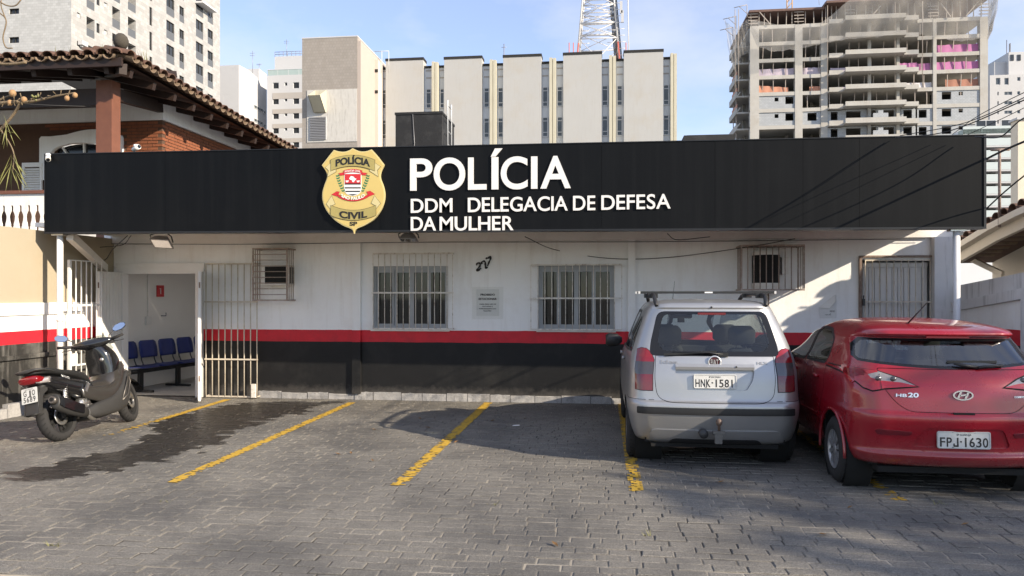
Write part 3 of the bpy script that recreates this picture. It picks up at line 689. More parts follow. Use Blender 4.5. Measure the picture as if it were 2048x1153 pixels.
# state arms: shield, stripes, laurels, red ribbons
sh = [(318,350),(532,350),(532,560)] + [(425+107*math.cos(R(t)), 560+84*math.sin(R(t))) for t in range(10,171,16)] + [(318,560)]
MB().prism(sh, E, .0492, .052).build('arms_shield', M['white_print'], badge, recalc=True)
MB().prism([(326,372),(524,372),(524,488),(326,488)], E, .0521, .0535).build('arms_field', M['red_print'], badge, recalc=True)
def clipx(y):
    if y <= 560: return 99
    return max(5, 99*math.sqrt(max(0, 1-((y-560)/78)**2)))
for y0, y1 in ((488,505),(536,553),(580,597),(622,640)):
    a, b = clipx(y0), clipx(y1); MB().prism([(425-a,y0),(425+a,y0),(425+b,y1-1),(425-b,y1-1)], E, .0521, .0535).build('arms_stripe', M['black_print'], badge, recalc=True)
MB().prism([(380,430),(400,398),(430,402),(452,425),(472,432),(450,455),(436,475),(420,470),(412,448),(392,444)], E, .0536, .0548).build('arms_map', M['white_print'], badge, recalc=True)
for cx_ in (355, 492):
    MB().prism([(cx_-22,455),(cx_+22,452),(cx_+12,474),(cx_-10,476)], E, .0536, .0548).build('arms_scale', M['white_print'], badge, recalc=True)
for sgn, bx in ((1, 222), (-1, 628)):
    for k in range(7):
        s = k/6; x = bx + sgn*(20+70*s**1.4); y = 405 + 185*s
        for t in (-1, 1):
            a = R(70 if sgn > 0 else 110) + t*R(42); dx, dy = -math.cos(a)*34, -math.sin(a)*34; nx, ny = -dy*.30, dx*.30
            MB().prism([(x,y),(x+dx*.5+nx,y+dy*.5+ny),(x+dx,y+dy),(x+dx*.5-nx,y+dy*.5-ny)], E, .0495, .0515+.0006*t).build('laurel_leaf', M['green_print'], badge, recalc=True)
ribbon([(160,628),(225,588),(262,592),(235,640),(262,660)], .052, M['red_print'], 'arms_ribbon_tail', True, 2); ribbon([(700,622),(640,582),(595,592),(620,640),(598,662)], .052, M['red_print'], 'arms_ribbon_tail', True, 2)
ribbon(arc(228,632,610,-85) + arc(250,612,660,-50)[::-1], .0545, M['red_print'], 'arms_ribbon', True, 2)
btext('SAO PAULO', 285, 572, 655, 38, -40, .0562, M['white_print'], .02)
ribbon([(245,365),(318,350),(322,385),(255,395),(268,380)], .052, M['red_print'], 'arms_ribbon_tail', True, 2); ribbon([(606,362),(530,350),(528,383),(598,392),(582,378)], .052, M['red_print'], 'arms_ribbon_tail', True, 2)
ribbon(arc(312,540,330,18) + arc(312,540,368,18)[::-1], .0545, M['red_print'], 'arms_ribbon', True, 2)
btext('POLICIA CIVIL', 328, 522, 357, 22, 15, .0562, M['white_print'], .01)
# poles and braces that carry the sign
for px, lb in ((120, 'white pole under the left end of the sign beside the tan wall'), (1913, 'pale grey pole under the right end of the sign behind the red car')):
    y = YS + .10; x = PX(px, y); t = thing('sign_pole', lb, 'pole', (x, y, 0), group='poles under the sign')
    zt = szb(x) - .002
    MB().tube([(x,y,-.01),(x,y,zt-.02)], .042, 14).build('post', M['white_paint'] if px < 500 else M['grey_white'], t)
    MB().box(x-.09, x+.09, y-.06, y+.06, zt-.02, zt).build('cap_plate', M['steel'], t)
    for z in (1.32,): MB().lathe([(.043,-.02),(.050,-.02),(.050,.02),(.043,.02)], (x,y,z), 'z', 14).obox((x+.06,y,z), (.05,.02,.03)).build('clamp', M['dark_metal'] if px > 500 else M['white_paint'], t)
MB().beam((PX(140,YS+.15), YS+.15, 2.53), (PX(215,-.05), -.06, PZ(545,215,-.05)+.03), .09, .12).build('brace_beam', M['band'])
tag(bpy.data.objects['brace_beam'], 'slanted cream beam from the sign down to the top of the open door', 'beam')
# ---------------------------------------------------------------- left boundary wall
LW = thing('boundary_wall', 'tall tan side wall with white ledge and red and black bands at the left of the yard', 'wall', (XL, -3, 0))
MB().box(XL-.25, XL, -6.5, .0, 1.565, 2.615).build('tan_upper', M['tan_wall'], LW)
MB().box(XL-.25, XL+.035, -6.5, -.0, 1.395, 1.564).build('ledge', M['white_wall'], LW)
MB().box(XL-.25, XL+.001, -6.5, -.0, 1.17, 1.394).build('white_band', M['white_wall'], LW)
MB().box(XL-.25, XL+.002, -6.5, -.0, .99, 1.169).build('red_band', M['red_wall'], LW)
MB().box(XL-.25, XL+.003, -6.5, -.0, -.05, .989).build('black_band', M['black_worn'], LW)
MB().box(XL+.003, XL+.05, -6.5, -.0, .78, .84).build('rail_ledge', M['black_worn'], LW)
rnd = random.Random(8); y = -6.5
while y < -.1:
    l = rnd.uniform(.5,.9); h = rnd.uniform(.13,.19)
    MB().box(XL+.002, XL+.09+rnd.uniform(-.01,.01), y+.005, min(y+l,-.05)-.005, -.02, h).build('kerb_stone', M['granite'], LW); y += l
# open bar gate folded along the left wall
GX = XL+.26; ga, gb = -1.42, -.66; gz0, gz1 = .05, 2.2
gt = MB().box(GX-.02, GX+.02, ga, ga+.04, gz0, gz1).box(GX-.018, GX+.018, ga+.04, gb, gz1-.012, gz1+.002).box(GX-.015, GX+.015, ga+.04, gb, gz0, gz0+.03).build('bar_gate', M['white_paint'])
tag(gt, 'open white bar gate standing along the tan side wall behind the scooter', 'gate')
for k in range(6): 
    yy = ga+.04+(gb-ga-.06)*(k+1)/6; MB().tube([(GX,yy,gz0+.03),(GX,yy,gz1-.012)], .010, 6).build('bar', M['white_paint'], gt)
for z in (1.52, .62): MB().box(GX-.02, GX-.012, ga+.04, gb, z-.014, z+.014).build('rail', M['white_paint'], gt)
MB().box(GX-.025, GX+.025, ga+.041, ga+.16, .62, .80).build('lock_box', M['white_paint'], gt)

# ---------------------------------------------------------------- right boundary wall and the neighbour's low house
XB = 5.0
BW = thing('side_wall', 'stained grey white side wall with a ledge and a red band beside the red car', 'wall', (XB+.1, -3, 0))
def yz_slab(mb, x0, x1, pts):   # outline in (y,z)
    return mb.prism(pts, lambda a,b,c: (c,a,b), x0, x1)
pt = lambda px, py, x=XB: (P(px,py,x=x).y, P(px,py,x=x).z)
y1_, zt1 = pt(1899,575); y2_, zt2 = pt(2048,545); sl = (zt2-zt1)/(y2_-y1_); zl1 = pt(1880,607)[1]; sl2 = (pt(2048,572)[1]-zl1)/(pt(2048,572)[0]-pt(1880,607)[0])
def wz(z0, s, yy): return z0 + s*(yy - y1_)
Y0w = -4.2
def strip(name, zf0, zf1, x0, m, parent=BW):
    mb = MB(); yz_slab(mb, x0, XB+.22, [(-.0,zf0(-.0)),(Y0w,zf0(Y0w)),(Y0w,zf1(Y0w)),(-.0,zf1(0))]); return mb.build(name, m, parent, recalc=True)
top = lambda yy: wz(zt1, sl, yy); lt = lambda yy: wz(zl1, sl2, yy); lb = lambda yy: lt(yy)-.13
strip('upper_wall', lambda yy: lt(yy)+.001, top, XB, M['grey_white']); strip('ledge', lambda yy: lb(yy)+.001, lt, XB-.05, M['grey_white'])
strip('white_band', lambda yy: 1.25, lb, XB+.002, M['white_wall']); strip('red_band', lambda yy: 1.06, lambda yy: 1.249, XB+.001, M['red_wall']); strip('black_band', lambda yy: -.05, lambda yy: 1.059, XB, M['black_wall'])
MB().box(XB-.06, XB+.25, -2.25, -2.02, 0, 1.72).build('wall_pier', M['grey_white'], BW)
NH = thing('neighbour_house', 'low cream house with red clay tile roof and white gutter behind the right side wall', 'house', (8, -3, 0))
XE = 6.0
eave = [(3.0, 2.30), (.83, 2.78), (-.01, 2.92), (-1.15, 3.06), (-1.75, 2.6), (-2.7, 2.2)]
mb = MB()
for (ya, za), (yb, zb) in zip(eave[:-1], eave[1:]):
    mb.add([(XE-.10,ya,za-.10),(XE+.02,ya,za-.10),(XE+.02,ya,za),(XE-.10,ya,za),(XE-.10,yb,zb-.10),(XE+.02,yb,zb-.10),(XE+.02,yb,zb),(XE-.10,yb,zb)], [(0,1,2,3),(7,6,5,4),(0,4,5,1),(1,5,6,2),(2,6,7,3),(3,7,4,0)])
mb.build('gutter', M['cream_wall'], NH)
mb = MB()
for (ya, za), (yb, zb) in zip(eave[:-1], eave[1:]):
    mb.add([(XE+.03,ya,za-.26),(XE+.10,ya,za-.26),(XE+.10,ya,za-.02),(XE+.03,ya,za-.02),(XE+.03,yb,zb-.26),(XE+.10,yb,zb-.26),(XE+.10,yb,zb-.02),(XE+.03,yb,zb-.02)], [(0,1,2,3),(7,6,5,4),(0,4,5,1),(1,5,6,2),(2,6,7,3),(3,7,4,0)])
mb.build('fascia', M['cream_wall'], NH)
mb = MB(); dk = MB()
for (ya, za), (yb, zb) in zip(eave[:-1], eave[1:]):
    dk.poly([(XE,ya,za+.01),(XE,yb,zb+.01),(XE+4,yb,zb+.1),(XE+4,ya,za+.1)]); dk.poly([(XE+.1,ya,za-.05),(XE+4,ya,za+.02),(XE+4,yb,zb+.02),(XE+.1,yb,zb-.05)])
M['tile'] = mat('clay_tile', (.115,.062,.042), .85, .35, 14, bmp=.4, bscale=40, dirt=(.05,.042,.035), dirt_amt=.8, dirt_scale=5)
M['tile_pale'] = mat('clay_tile_pale', (.21,.15,.10), .85, .3, 14, bmp=.4, bscale=40, dirt=(.09,.07,.05), dirt_amt=.8, dirt_scale=6)  # paler clay for the channel tiles
dk.build('roof', M['tile'], NH)
MB().box(7.0, 11, -2.6, 3, 0, 2.9).build('house_wall', M['cream_wall'], NH)
def tile_mesh(L, r0, r1, th=.014, n=7, up=1, m=0):
    # barrel tile along +y from the eave (y=0) upwards, bowed up or down
    mb = MB(); rg = []
    for yy, r in ((0, r0), (L, r1)):
        o = [(r*math.cos(math.pi*k/n), yy, up*r*math.sin(math.pi*k/n)*.8) for k in range(n+1)]; i = [((r-th)*math.cos(math.pi*k/n), yy, up*(r-th)*math.sin(math.pi*k/n)*.8) for k in range(n, -1, -1)]
        rg.append(o + i)
    mb.rings(rg, 0, True); return mb
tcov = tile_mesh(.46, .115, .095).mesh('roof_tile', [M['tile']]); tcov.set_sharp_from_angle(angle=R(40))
tchn = tile_mesh(.46, .10, .115, up=-1).mesh('roof_tile', [M['tile_pale']]); tchn.set_sharp_from_angle(angle=R(40))
rnd = random.Random(2)
def eave_z(yy):
    for (ya, za), (yb, zb) in zip(eave[:-1], eave[1:]):
        if yb <= yy <= ya: return za + (zb-za)*(yy-ya)/(yb-ya)
    return eave[-1][1]
yy = 2.6
while yy > -2.5:
    for c in range(2):
        x = XE-.05 + c*.38; z = eave_z(yy) + .02 + c*.02
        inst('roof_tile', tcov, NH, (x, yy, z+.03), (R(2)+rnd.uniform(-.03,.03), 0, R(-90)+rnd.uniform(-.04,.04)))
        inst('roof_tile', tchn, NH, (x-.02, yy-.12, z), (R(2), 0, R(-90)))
    yy -= .24
MB().beam(P(1897,497,x=6.6), P(2006,549,x=6.6), .05, .09, m=0).build('eave_brace', M['cream_wall'], NH)
SHADE_TREE = thing('tree', 'unseen tree with a thin crown added beyond the right edge to half shade the yard', 'tree', (24, -14.4, 0))  # out of view, added for its soft partial shade on the yard
MB().tube([(24,-14.4,0),(24.1,-14.4,3.5),(23.9,-14.3,6.5)], [.26,.2,.14], 10).tube([(24,-14.4,4.8),(25.8,-15.4,8.2)], [.11,.04], 7).tube([(24,-14.4,5.4),(22.4,-13.2,8.6)], [.11,.04], 7).tube([(23.9,-14.3,6.4),(24.2,-14.8,10)], [.12,.04], 7).build('trunk', mat('trunk_bark', (.13,.10,.075), .95, .3, 12, bmp=.5, bscale=30), SHADE_TREE)
rnd = random.Random(41); cr = MB()
while len(cr.f) < 3600:
    q = Vector((rnd.uniform(-1,1), rnd.uniform(-1,1), rnd.uniform(-1,1)))
    if q.length > 1: continue
    c = Vector((24,-14.4,9.2)) + Vector((q.x*3.6, q.y*3.6, q.z*2.0)); u = Vector((rnd.uniform(-1,1), rnd.uniform(-1,1), rnd.uniform(-1,1))).normalized(); v = u.orthogonal().normalized(); r = rnd.uniform(.10,.2)
    cr.add([c-u*r, c+v*r*.6, c+u*r, c-v*r*.6], [(0,1,2,3)])
cr.build('crown', mat('tree_leaf', (.06,.10,.025), .6, .3, 3), SHADE_TREE)

# ---------------------------------------------------------------- brick house on the left
BH = thing('brick_house', 'brick house with overhanging clay tile roof, wooden post and white balcony on the left', 'house', (-11, 4, 0))
M['brick'] = mat('red_brick', (.23,.075,.032), .85, .35, 7, bmp=.4, bscale=50, dirt=(.12,.045,.028), dirt_amt=.6, dirt_scale=9)
M['mortar'] = mat('mortar', (.10,.055,.035), .95, .2, 10)
M['dark_wood'] = mat('dark_wood', (.024,.012,.008), .6, .35, 7, bmp=.2, bscale=30)
M['post_wood'] = mat('post_wood', (.16,.062,.035), .5, .3, 6, bmp=.15, bscale=25)
BY, BXX = 2.78, -9.0
zbt = PZ(240, 325, BY)
aw = (PX(120,BY), PX(228,BY)); 
hw = MB()
wall_open(hw, lambda u,v,d: (u, BY+.02+d, v), BXX-.02, zbt, [(PX(110,BY), PX(228,BY), 2.7, PZ(284,165,BY))], .2, u0=-14, v0=2.4)
hw.poly([(BXX-.02,BY+.02,0),(BXX-.02,12,0),(BXX-.02,12,zbt),(BXX-.02,BY+.02,zbt)]); hw.box(-14, BXX-.02, 11.9, 12, 0, zbt)
hw.poly([(-14,BY+.02,0),(BXX-.02,BY+.02,0),(BXX-.02,BY+.02,2.4),(-14,BY+.02,2.4)])
hw.build('house_wall', M['mortar'], BH)
bm_ = MB().box(-.108,.108,-.055,.055,-.026,.026).mesh('brick', [M['brick']]); bm_h = bm_
rnd = random.Random(4); cnt = 0; restb = MB(); zrow = 2.9; row = 0
def arch_hit(x, z):
    cx_ = PX(165,BY); hwid = (PX(250,BY)-PX(80,BY))/2
    return abs(x-cx_) < hwid and z < PZ(258,165,BY) - .0
while zrow < zbt - .03:
    x = BXX - .11 - (.11 if row % 2 else 0) + .0
    while x > -11.6:
        if not arch_hit(x, zrow) and zrow > 3.0:
            loc = (x, BY+.064+rnd.uniform(-.004,.004), zrow)
            if cnt < 225: inst('brick', bm_, BH, loc, (0, rnd.uniform(-.01,.01), 0)); cnt += 1
            else: restb.box(x-.108,x+.108,BY+.01,BY+.06,zrow-.026,zrow+.026)
        x -= .23
    yy = BY + .12 + (.115 if row % 2 else 0); 
    while yy < 7.0:
        if zrow > 3.9 - (yy-3)*.1 and cnt < 300 and yy < 5: inst('brick', bm_, BH, (BXX-.064+rnd.uniform(-.004,.004), yy, zrow), (0,0,R(90))); cnt += 1
        else: restb.box(BXX-.07,BXX-.01,yy-.108,yy+.108,zrow-.026,zrow+.026)
        yy += .23
    zrow += .066; row += 1
o = restb.build('bricks', M['brick'], BH); o['kind'] = 'stuff'
# white beam over the brick, arch surround, fan window
MB().box(-14, BXX+.03, BY-.03, BY+.25, zbt, zbt+.42).build('wall_plate', M['white_wall'], BH)
MB().box(BXX-.2, BXX+.03, BY+.251, 12, zbt+.0, zbt+.42).build('wall_plate', M['white_wall'], BH)
ax = lambda zx, zy: (lambda p: (p.x, p.z))(P(zx/3.603, zy/3.603, y=BY-.05))
outer = [ax(285,1300), ax(285,985), ax(370,985)] + [ax(440+ (690-440)*i/6*1.0, 985 - 52*math.sin(math.pi/2*i/6)) for i in range(1,7)] + [ax(760,955), ax(800,975), ax(878,975), ax(878,1300)]
inner = [ax(850,1300), ax(850,1120)] + [ax(590+ 225*math.cos(R(t)), 1115 - 85*math.sin(R(t))) for t in range(0,181,15)][::1] + [ax(360,1300)]
mb = MB(); fn = lambda a,b,c: (a, c, b)
no, ni = len(outer), len(inner)
# surround as quads between outer and inner outlines, resampled to the same count
def resamp(pts, n):
    L = [0]
    for i in range(len(pts)-1): L.append(L[-1] + math.dist(pts[i], pts[i+1]))
    o = []
    for k in range(n):
        d = L[-1]*k/(n-1); i = max(j for j in range(len(L)) if L[j] <= d+1e-9); i = min(i, len(pts)-2); s = (d-L[i])/max(1e-9, L[i+1]-L[i]); o.append((pts[i][0]+(pts[i+1][0]-pts[i][0])*s, pts[i][1]+(pts[i+1][1]-pts[i][1])*s))
    return o
oo, ii = resamp(outer, 40), resamp(inner[::-1], 40)
for k in range(39):
    a, b, c, d = oo[k], oo[k+1], ii[k+1], ii[k]
    mb.add([(a[0],BY-.06,a[1]),(b[0],BY-.06,b[1]),(c[0],BY-.06,c[1]),(d[0],BY-.06,d[1]),(a[0],BY+.03,a[1]),(b[0],BY+.03,b[1]),(c[0],BY+.03,c[1]),(d[0],BY+.03,d[1])], [(0,1,2,3),(0,4,5,1),(3,2,6,7)])
fw = mb.build('arched_window', M['white_wall'], BH, recalc=True)
MB().prism(ii, fn, BY+.08, BY+.1).build('pane', M['dark_glass'], fw, recalc=True)
c0 = ax(585,1290)
for zx, zy in ((585,1020),(430,1060),(740,1060)):
    q = ax(zx,zy); MB().beam((c0[0],BY+.05,c0[1]), (q[0],BY+.05,q[1]), .035, .05, up=(0,1,0)).build('muntin', M['white_paint'], fw)
# louvred shutter
sx0, sx1, sz0, sz1 = PX(45,BY-.08), PX(84,BY-.08), PZ(386,65,BY-.08), PZ(326,65,BY-.08)
sh_ = MB().box(sx0,sx0+.05,BY-.10,BY-.06,sz0,sz1).box(sx1-.03,sx1,BY-.10,BY-.06,sz0,sz1).box(sx0+.05,sx1-.03,BY-.10,BY-.06,sz1-.09,sz1).box(sx0+.05,sx1-.03,BY-.10,BY-.06,sz0,sz0+.06).build('shutter', M['white_paint'], BH)
z = sz0+.09
while z < sz1-.11: MB().obox(((sx0+sx1)/2+.01,BY-.075,z), (sx1-sx0-.082,.012,.052), Matrix.Rotation(R(-35),3,'X')).build('slat', M['white_paint'], sh_); z += .05
# balcony: floor, handrail, cut-out boards
RYb = .75; zt_, zb_ = PZ(382,45,RYb), PZ(463,45,RYb)-.35
MB().box(-14, -8.45, RYb-.1, BY, zb_-.15, zb_).build('balcony_floor', M['tan_wall'], BH)
MB().box(-14, -8.6, RYb-.05, RYb+.05, zt_-.06, zt_).build('handrail', M['post_wood'], BH)
bw = .166; x = PX(87,RYb)+.3; Hh = zt_-.06-zb_
prof = [(0,.0),(.06,.0),(.06,.06),(.045,.075),(.045,.10),(.028,.16),(.020,.22),(.028,.27),(.040,.30),(.055,.335),(.0552,.42),(.045,.44),(.045,.47),(.028,.53),(.020,.60),(.028,.64),(.04,.67),(.055,.70),(.0552,.78),(.062,.80),(.078,.80),(.078,1.0)]
while x > -12.6:
    w = bw*.5; pts = [(x+w*min(.99, p[0]/.079), zb_+Hh*p[1]) for p in prof[1:]]; pts = pts + [(2*x-a, b) for a, b in pts[::-1]]
    MB().prism(pts, lambda a,b,c: (a,c,b), RYb-.012, RYb+.012).build('baluster', M['white_paint'], BH, recalc=True); x -= bw
# wooden post and eave beams
py_ = .95; pxa, pxb = PX(192,py_-.12), PX(215,py_-.12)
MB().box(pxa, pxb+.08, py_-.12, py_+.13, 2.6, PZ(176,205,py_)+.1).build('post', M['post_wood'], BH)
zbm = PZ(178,190,py_)
MB().box(-14, pxa, py_-.08, py_+.08, zbm-.32, zbm-.02).build('eave_beam', M['dark_wood'], BH)
MB().beam((pxb,py_,zbm-.1),(BXX-.02,BY-.04,zbt+.25), .12, .22).build('eave_beam', M['dark_wood'], BH)
# roof deck with boards and rafters; z of the eave falls slightly towards the back
EX, EY = -8.1, .2
ez = lambda y: 5.66 - .043*(y-EY); PT = .25
def rz(x, y): return min(ez(max(y, EY)) + (EX-x)*PT, 5.66 + (y-EY)*PT) if x < EX else ez(y)
mb = MB()
# front slope and right slope meet on the hip line from the corner
hip = lambda s: (EX - s, EY + s, 5.66 + s*PT)
S = 5.0
mb.poly([(EX,EY,5.66), (EX-S,EY+S,5.66+S*PT), (-20,EY+S,5.66+S*PT), (-20,EY,5.66)][::-1]); mb.poly([(EX,EY,5.66),(EX,12.0,ez(12.0)),(EX-S,12.0,ez(12)+S*PT),(EX-S,EY+S,5.66+S*PT)])
mb.poly([(EX-.02,EY+.02,5.62), (EX-S,EY+S,5.60+S*PT), (-20,EY+S,5.60+S*PT), (-20,EY+.02,5.62)]); mb.poly([(EX-.02,EY+.02,5.62),(EX-.02,12.0,ez(12.0)-.04),(EX-S,12.0,ez(12)+S*PT-.06),(EX-S,EY+S,5.60+S*PT)][::-1])
rf = mb.build('roof', M['dark_wood'], BH)
y = EY+.35
while y < 9.5:
    z = ez(y); MB().beam((EX-.10,y,z-.12),(EX-1.6,y,z-.12+1.5*PT), .09, .13).build('rafter', M['dark_wood'], BH); y += .68
x = EX-.4
while x > -12.2:
    MB().beam((x,EY+.10,5.66-.12),(x,EY+2.2,5.66-.12+2.1*PT), .09, .13).build('rafter', M['dark_wood'], BH); x -= .68
MB().beam((EX-.05,EY+.05,5.66-.13), (EX-2.0,EY+2.0,5.66-.13+1.95*PT), .12, .18).build('hip_rafter', M['dark_wood'], BH)
MB().box(-20, EX-.03, EY-.03, EY+.02, 5.66-.10, 5.66+.045).build('eave_board', M['dark_wood'], BH)
rnd = random.Random(12); pit = math.atan(PT); y = EY+.05; k = 0
while y < 8.2:
    for c in range(3 if y < 3.5 else 2):
        x = EX+.09 - c*.38; z = ez(y)+.05 + c*.38*PT
        if c*.38 > (y-EY)+.25: continue
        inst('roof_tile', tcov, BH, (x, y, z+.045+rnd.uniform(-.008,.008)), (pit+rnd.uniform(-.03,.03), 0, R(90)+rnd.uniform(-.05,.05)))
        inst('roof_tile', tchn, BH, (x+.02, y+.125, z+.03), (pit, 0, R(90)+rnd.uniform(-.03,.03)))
    y += .25
x = EX-.1
while x > -12.0:
    for c in range(2):
        yq = EY-.09 + c*.38; z = 5.71 + c*.38*PT
        if c*.38 > (EX-x)+.25: continue
        inst('roof_tile', tcov, BH, (x, yq, z+.045+rnd.uniform(-.008,.008)), (pit+rnd.uniform(-.03,.03), 0, rnd.uniform(-.05,.05)))
        inst('roof_tile', tchn, BH, (x-.125, yq-.02, z+.03), (pit, 0, rnd.uniform(-.03,.03)))
    x -= .25
for s in range(1, 6):
    p = hip(s*.3); inst('roof_tile', tcov, BH, (p[0], p[1], p[2]+.14), (math.atan(PT/1.414), 0, R(45)))
kb = MB(); kb.lathe([(0.0,-.02),(.08,.0),(.12,.07),(.125,.13),(.10,.20),(.05,.245),(0,.255)], (EX-.18,EY+.18,5.93), 'z', 16).build('roof_knob', mat('knob_stone', (.055,.048,.038), .95, .4, 12, bmp=.5, bscale=30), BH)
# dry grass tufts growing at the roof corner
tu = MB(); rnd = random.Random(21)
for cx_, cy_ in ((EX-1.3,EY+.12),(EX-1.15,EY+.2),(EX-.45,EY+.1),(EX+.0,EY+.55),(EX-.05,EY+.7)):
    for k in range(9):
        a = rnd.uniform(0,6.28); l = rnd.uniform(.12,.26); b = Vector((cx_+rnd.uniform(-.06,.06), cy_+rnd.uniform(-.05,.05), 5.80)); d = Vector((math.cos(a)*.4, math.sin(a)*.4, 1)).normalized(); s = Vector((-math.sin(a), math.cos(a), 0))*.008
        tu.add([b-s, b+s, b+d*l], [(0,1,2)])
tag(tu.build('grass_tuft', mat('dry_grass', (.13,.13,.035), .8, .3, 20)), 'dry grass tufts growing on the clay roof corner', 'grass', kind='stuff')

# ---------------------------------------------------------------- roof tanks on the station
M['tank_black'] = mat('tank_black', (.012,.012,.013), .75, .4, 5, bmp=.3, bscale=25, dirt=(.05,.05,.05), dirt_amt=.6, dirt_scale=3)
ty = 4.0; tx0, tx1 = PX(791,ty), PX(884,ty); tz = PZ(229,840,ty)
TK = thing('water_tank', 'tall black water tank box with a ladder rising behind the sign', 'tank', ((tx0+tx1)/2, ty, 3.3))
MB().box(tx0, tx1, ty, ty+1.3, 3.3, tz).build('tank_body', M['tank_black'], TK); MB().box(tx0-.015, tx1+.015, ty-.015, ty+1.315, tz, tz+.05).build('lid', M['tank_black'], TK); MB().tube([(tx0+.33,ty-.015,3.3),(tx0+.36,ty-.015,4.4),(tx0+.42,ty-.015,4.9),(tx0+.38,ty-.015,tz)], .006, 4).build('cable', M['grey_metal'], TK)
ld = MB(); lx = tx1+.09
for yy in (ty+.15, ty+.55): ld.tube([(lx,yy,3.3),(lx,yy,tz+.30),(lx,yy+.0,tz+.33)], .016, 5)
for k in range(9): ld.tube([(lx,ty+.15,3.5+k*.28),(lx,ty+.55,3.5+k*.28)], .012, 5)
ld.build('ladder', M['alu'], TK)
t2y = 7.0; a, b = PX(1368,t2y), PX(1470,t2y)
T2 = MB().box(a, b, t2y, t2y+1.5, 3.3, PZ(270,1420,t2y)).box(a+.1, b-.1, t2y+.2, t2y+.3, PZ(270,1420,t2y), PZ(268,1420,t2y)+.02).build('water_tank', M['tank_black'])
tag(T2, 'low black tank box peeping over the sign below the unfinished tower', 'tank')
d = MB(); p = P(1281, 288, y=6.0); prof = [(.17*math.sin(R(t)), .06*(1-math.cos(R(t)))) for t in range(0,91,15)]
d.lathe([(a, b) for a, b in prof], (p.x, 6.0, p.z-.12), 'y', 20).tube([(p.x,6.1,3.3),(p.x,6.05,p.z-.1)], .02, 6)
tag(d.build('dish_antenna', M['grey_metal']), 'small dish antenna showing just above the sign top edge', 'antenna')
# ---------------------------------------------------------------- buildings behind
M['far_white'] = mat('far_white', (.50,.50,.505), .85, .04, .6, streak=(.5,.5,.5), streak_amt=.25)
M['far_grey'] = mat('far_grey', (.40,.37,.34), .85, .06, .5, streak=(.3,.28,.26), streak_amt=.3)
M['far_beige'] = mat('far_beige', (.55,.49,.43), .85, .06, .5)
M['far_panel'] = mat('far_panel', (.41,.41,.40), .85, .06, .35, dirt=(.40,.365,.31), dirt_amt=.55, dirt_scale=.4, streak=(.33,.31,.28), streak_amt=.35)
M['far_cream'] = mat('far_cream', (.50,.47,.37), .8, .08, .8, streak=(.35,.3,.2), streak_amt=.6)
M['far_peach'] = mat('far_peach', (.42,.36,.32), .8, .06, .6)
M['far_pale'] = mat('far_pale', (.60,.62,.64), .7, .04, .5)
M['far_glass'] = mat('far_glass', (.06,.072,.08), .15, .75, .9, spec=.6)
M['far_dark'] = mat('far_dark', (.03,.033,.036), .2, .7, .8, spec=.5)
M['far_frame'] = mat('far_frame', (.55,.56,.57), .5, .05, 2)
M['rail_grey'] = mat('rail_grey', (.11,.115,.12), .3, .1, .5)
M['far_black'] = mat('far_black', (.02,.02,.02), .9, .2, 1)
M['far_greenglass'] = mat('far_greenglass', (.36,.44,.42), .2, .1, 1)
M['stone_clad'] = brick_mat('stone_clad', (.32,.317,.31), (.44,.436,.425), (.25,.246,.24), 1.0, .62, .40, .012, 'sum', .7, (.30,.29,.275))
M['stone_clad_shaded'] = brick_mat('stone_clad_shade', (.43,.43,.42), (.52,.52,.51), (.36,.36,.35), 1.0, .45, .28, .012, 'sum', .7, (.32,.32,.31))  # cladding copy for the shaded front, that face's light level put into the colour
def front_fn(y): return lambda u, v, d: (u, y + d, v)
def side_fn(x): return lambda u, v, d: (x - d, u, v)         # face looking to +x, u is y
def lside_fn(x): return lambda u, v, d: (x + d, u, v)        # face looking to -x
def winmesh(w, h, cols, rows, frame, glass, t=.07, d=.08, face='front', rail=None, name='window'):
    # local: u along, v up from 0,0; outer face at depth 0; glass set back
    mb = MB()
    def bx(u0,u1,v0,v1,d0,d1,m):
        if face == 'front': mb.box(u0,u1,d0,d1,v0,v1,m)
        elif face == 'right': mb.box(-d1,-d0,u0,u1,v0,v1,m)
        else: mb.box(d0,d1,u0,u1,v0,v1,m)
    bx(0,w,0,h,d*.6,d*.6+.02,1)
    bx(0,t,0,h,0,d,0); bx(w-t,w,0,h,0,d,0); bx(t,w-t,0,t,0,d,0); bx(t,w-t,h-t,h,0,d,0)
    for c in range(1,cols): bx(w*c/cols-t*.4,w*c/cols+t*.4,t,h-t,.01,d,0)
    for r in rows: bx(t,w-t,h*r-t*.4,h*r+t*.4,.012,d-.002,0)
    ms = [frame, glass]
    if rail is not None: bx(t*.5,w-t*.5,.0,h*rail[0],-.06,-.02,2); ms.append(rail[1])
    return mb.mesh(name, ms)
def flat_roof_body(mb, x0, x1, y0, y1, z0, z1, skip=(), m=0):
    if 'front' not in skip: mb.poly([(x0,y0,z0),(x1,y0,z0),(x1,y0,z1),(x0,y0,z1)], m)
    if 'right' not in skip: mb.poly([(x1,y0,z0),(x1,y1,z0),(x1,y1,z1),(x1,y0,z1)], m)
    if 'left' not in skip: mb.poly([(x0,y1,z0),(x0,y0,z0),(x0,y0,z1),(x0,y1,z1)], m)
    mb.poly([(x1,y1,z0),(x0,y1,z0),(x0,y1,z1),(x1,y1,z1)], m); mb.poly([(x0,y0,z1),(x1,y0,z1),(x1,y1,z1),(x0,y1,z1)], m)

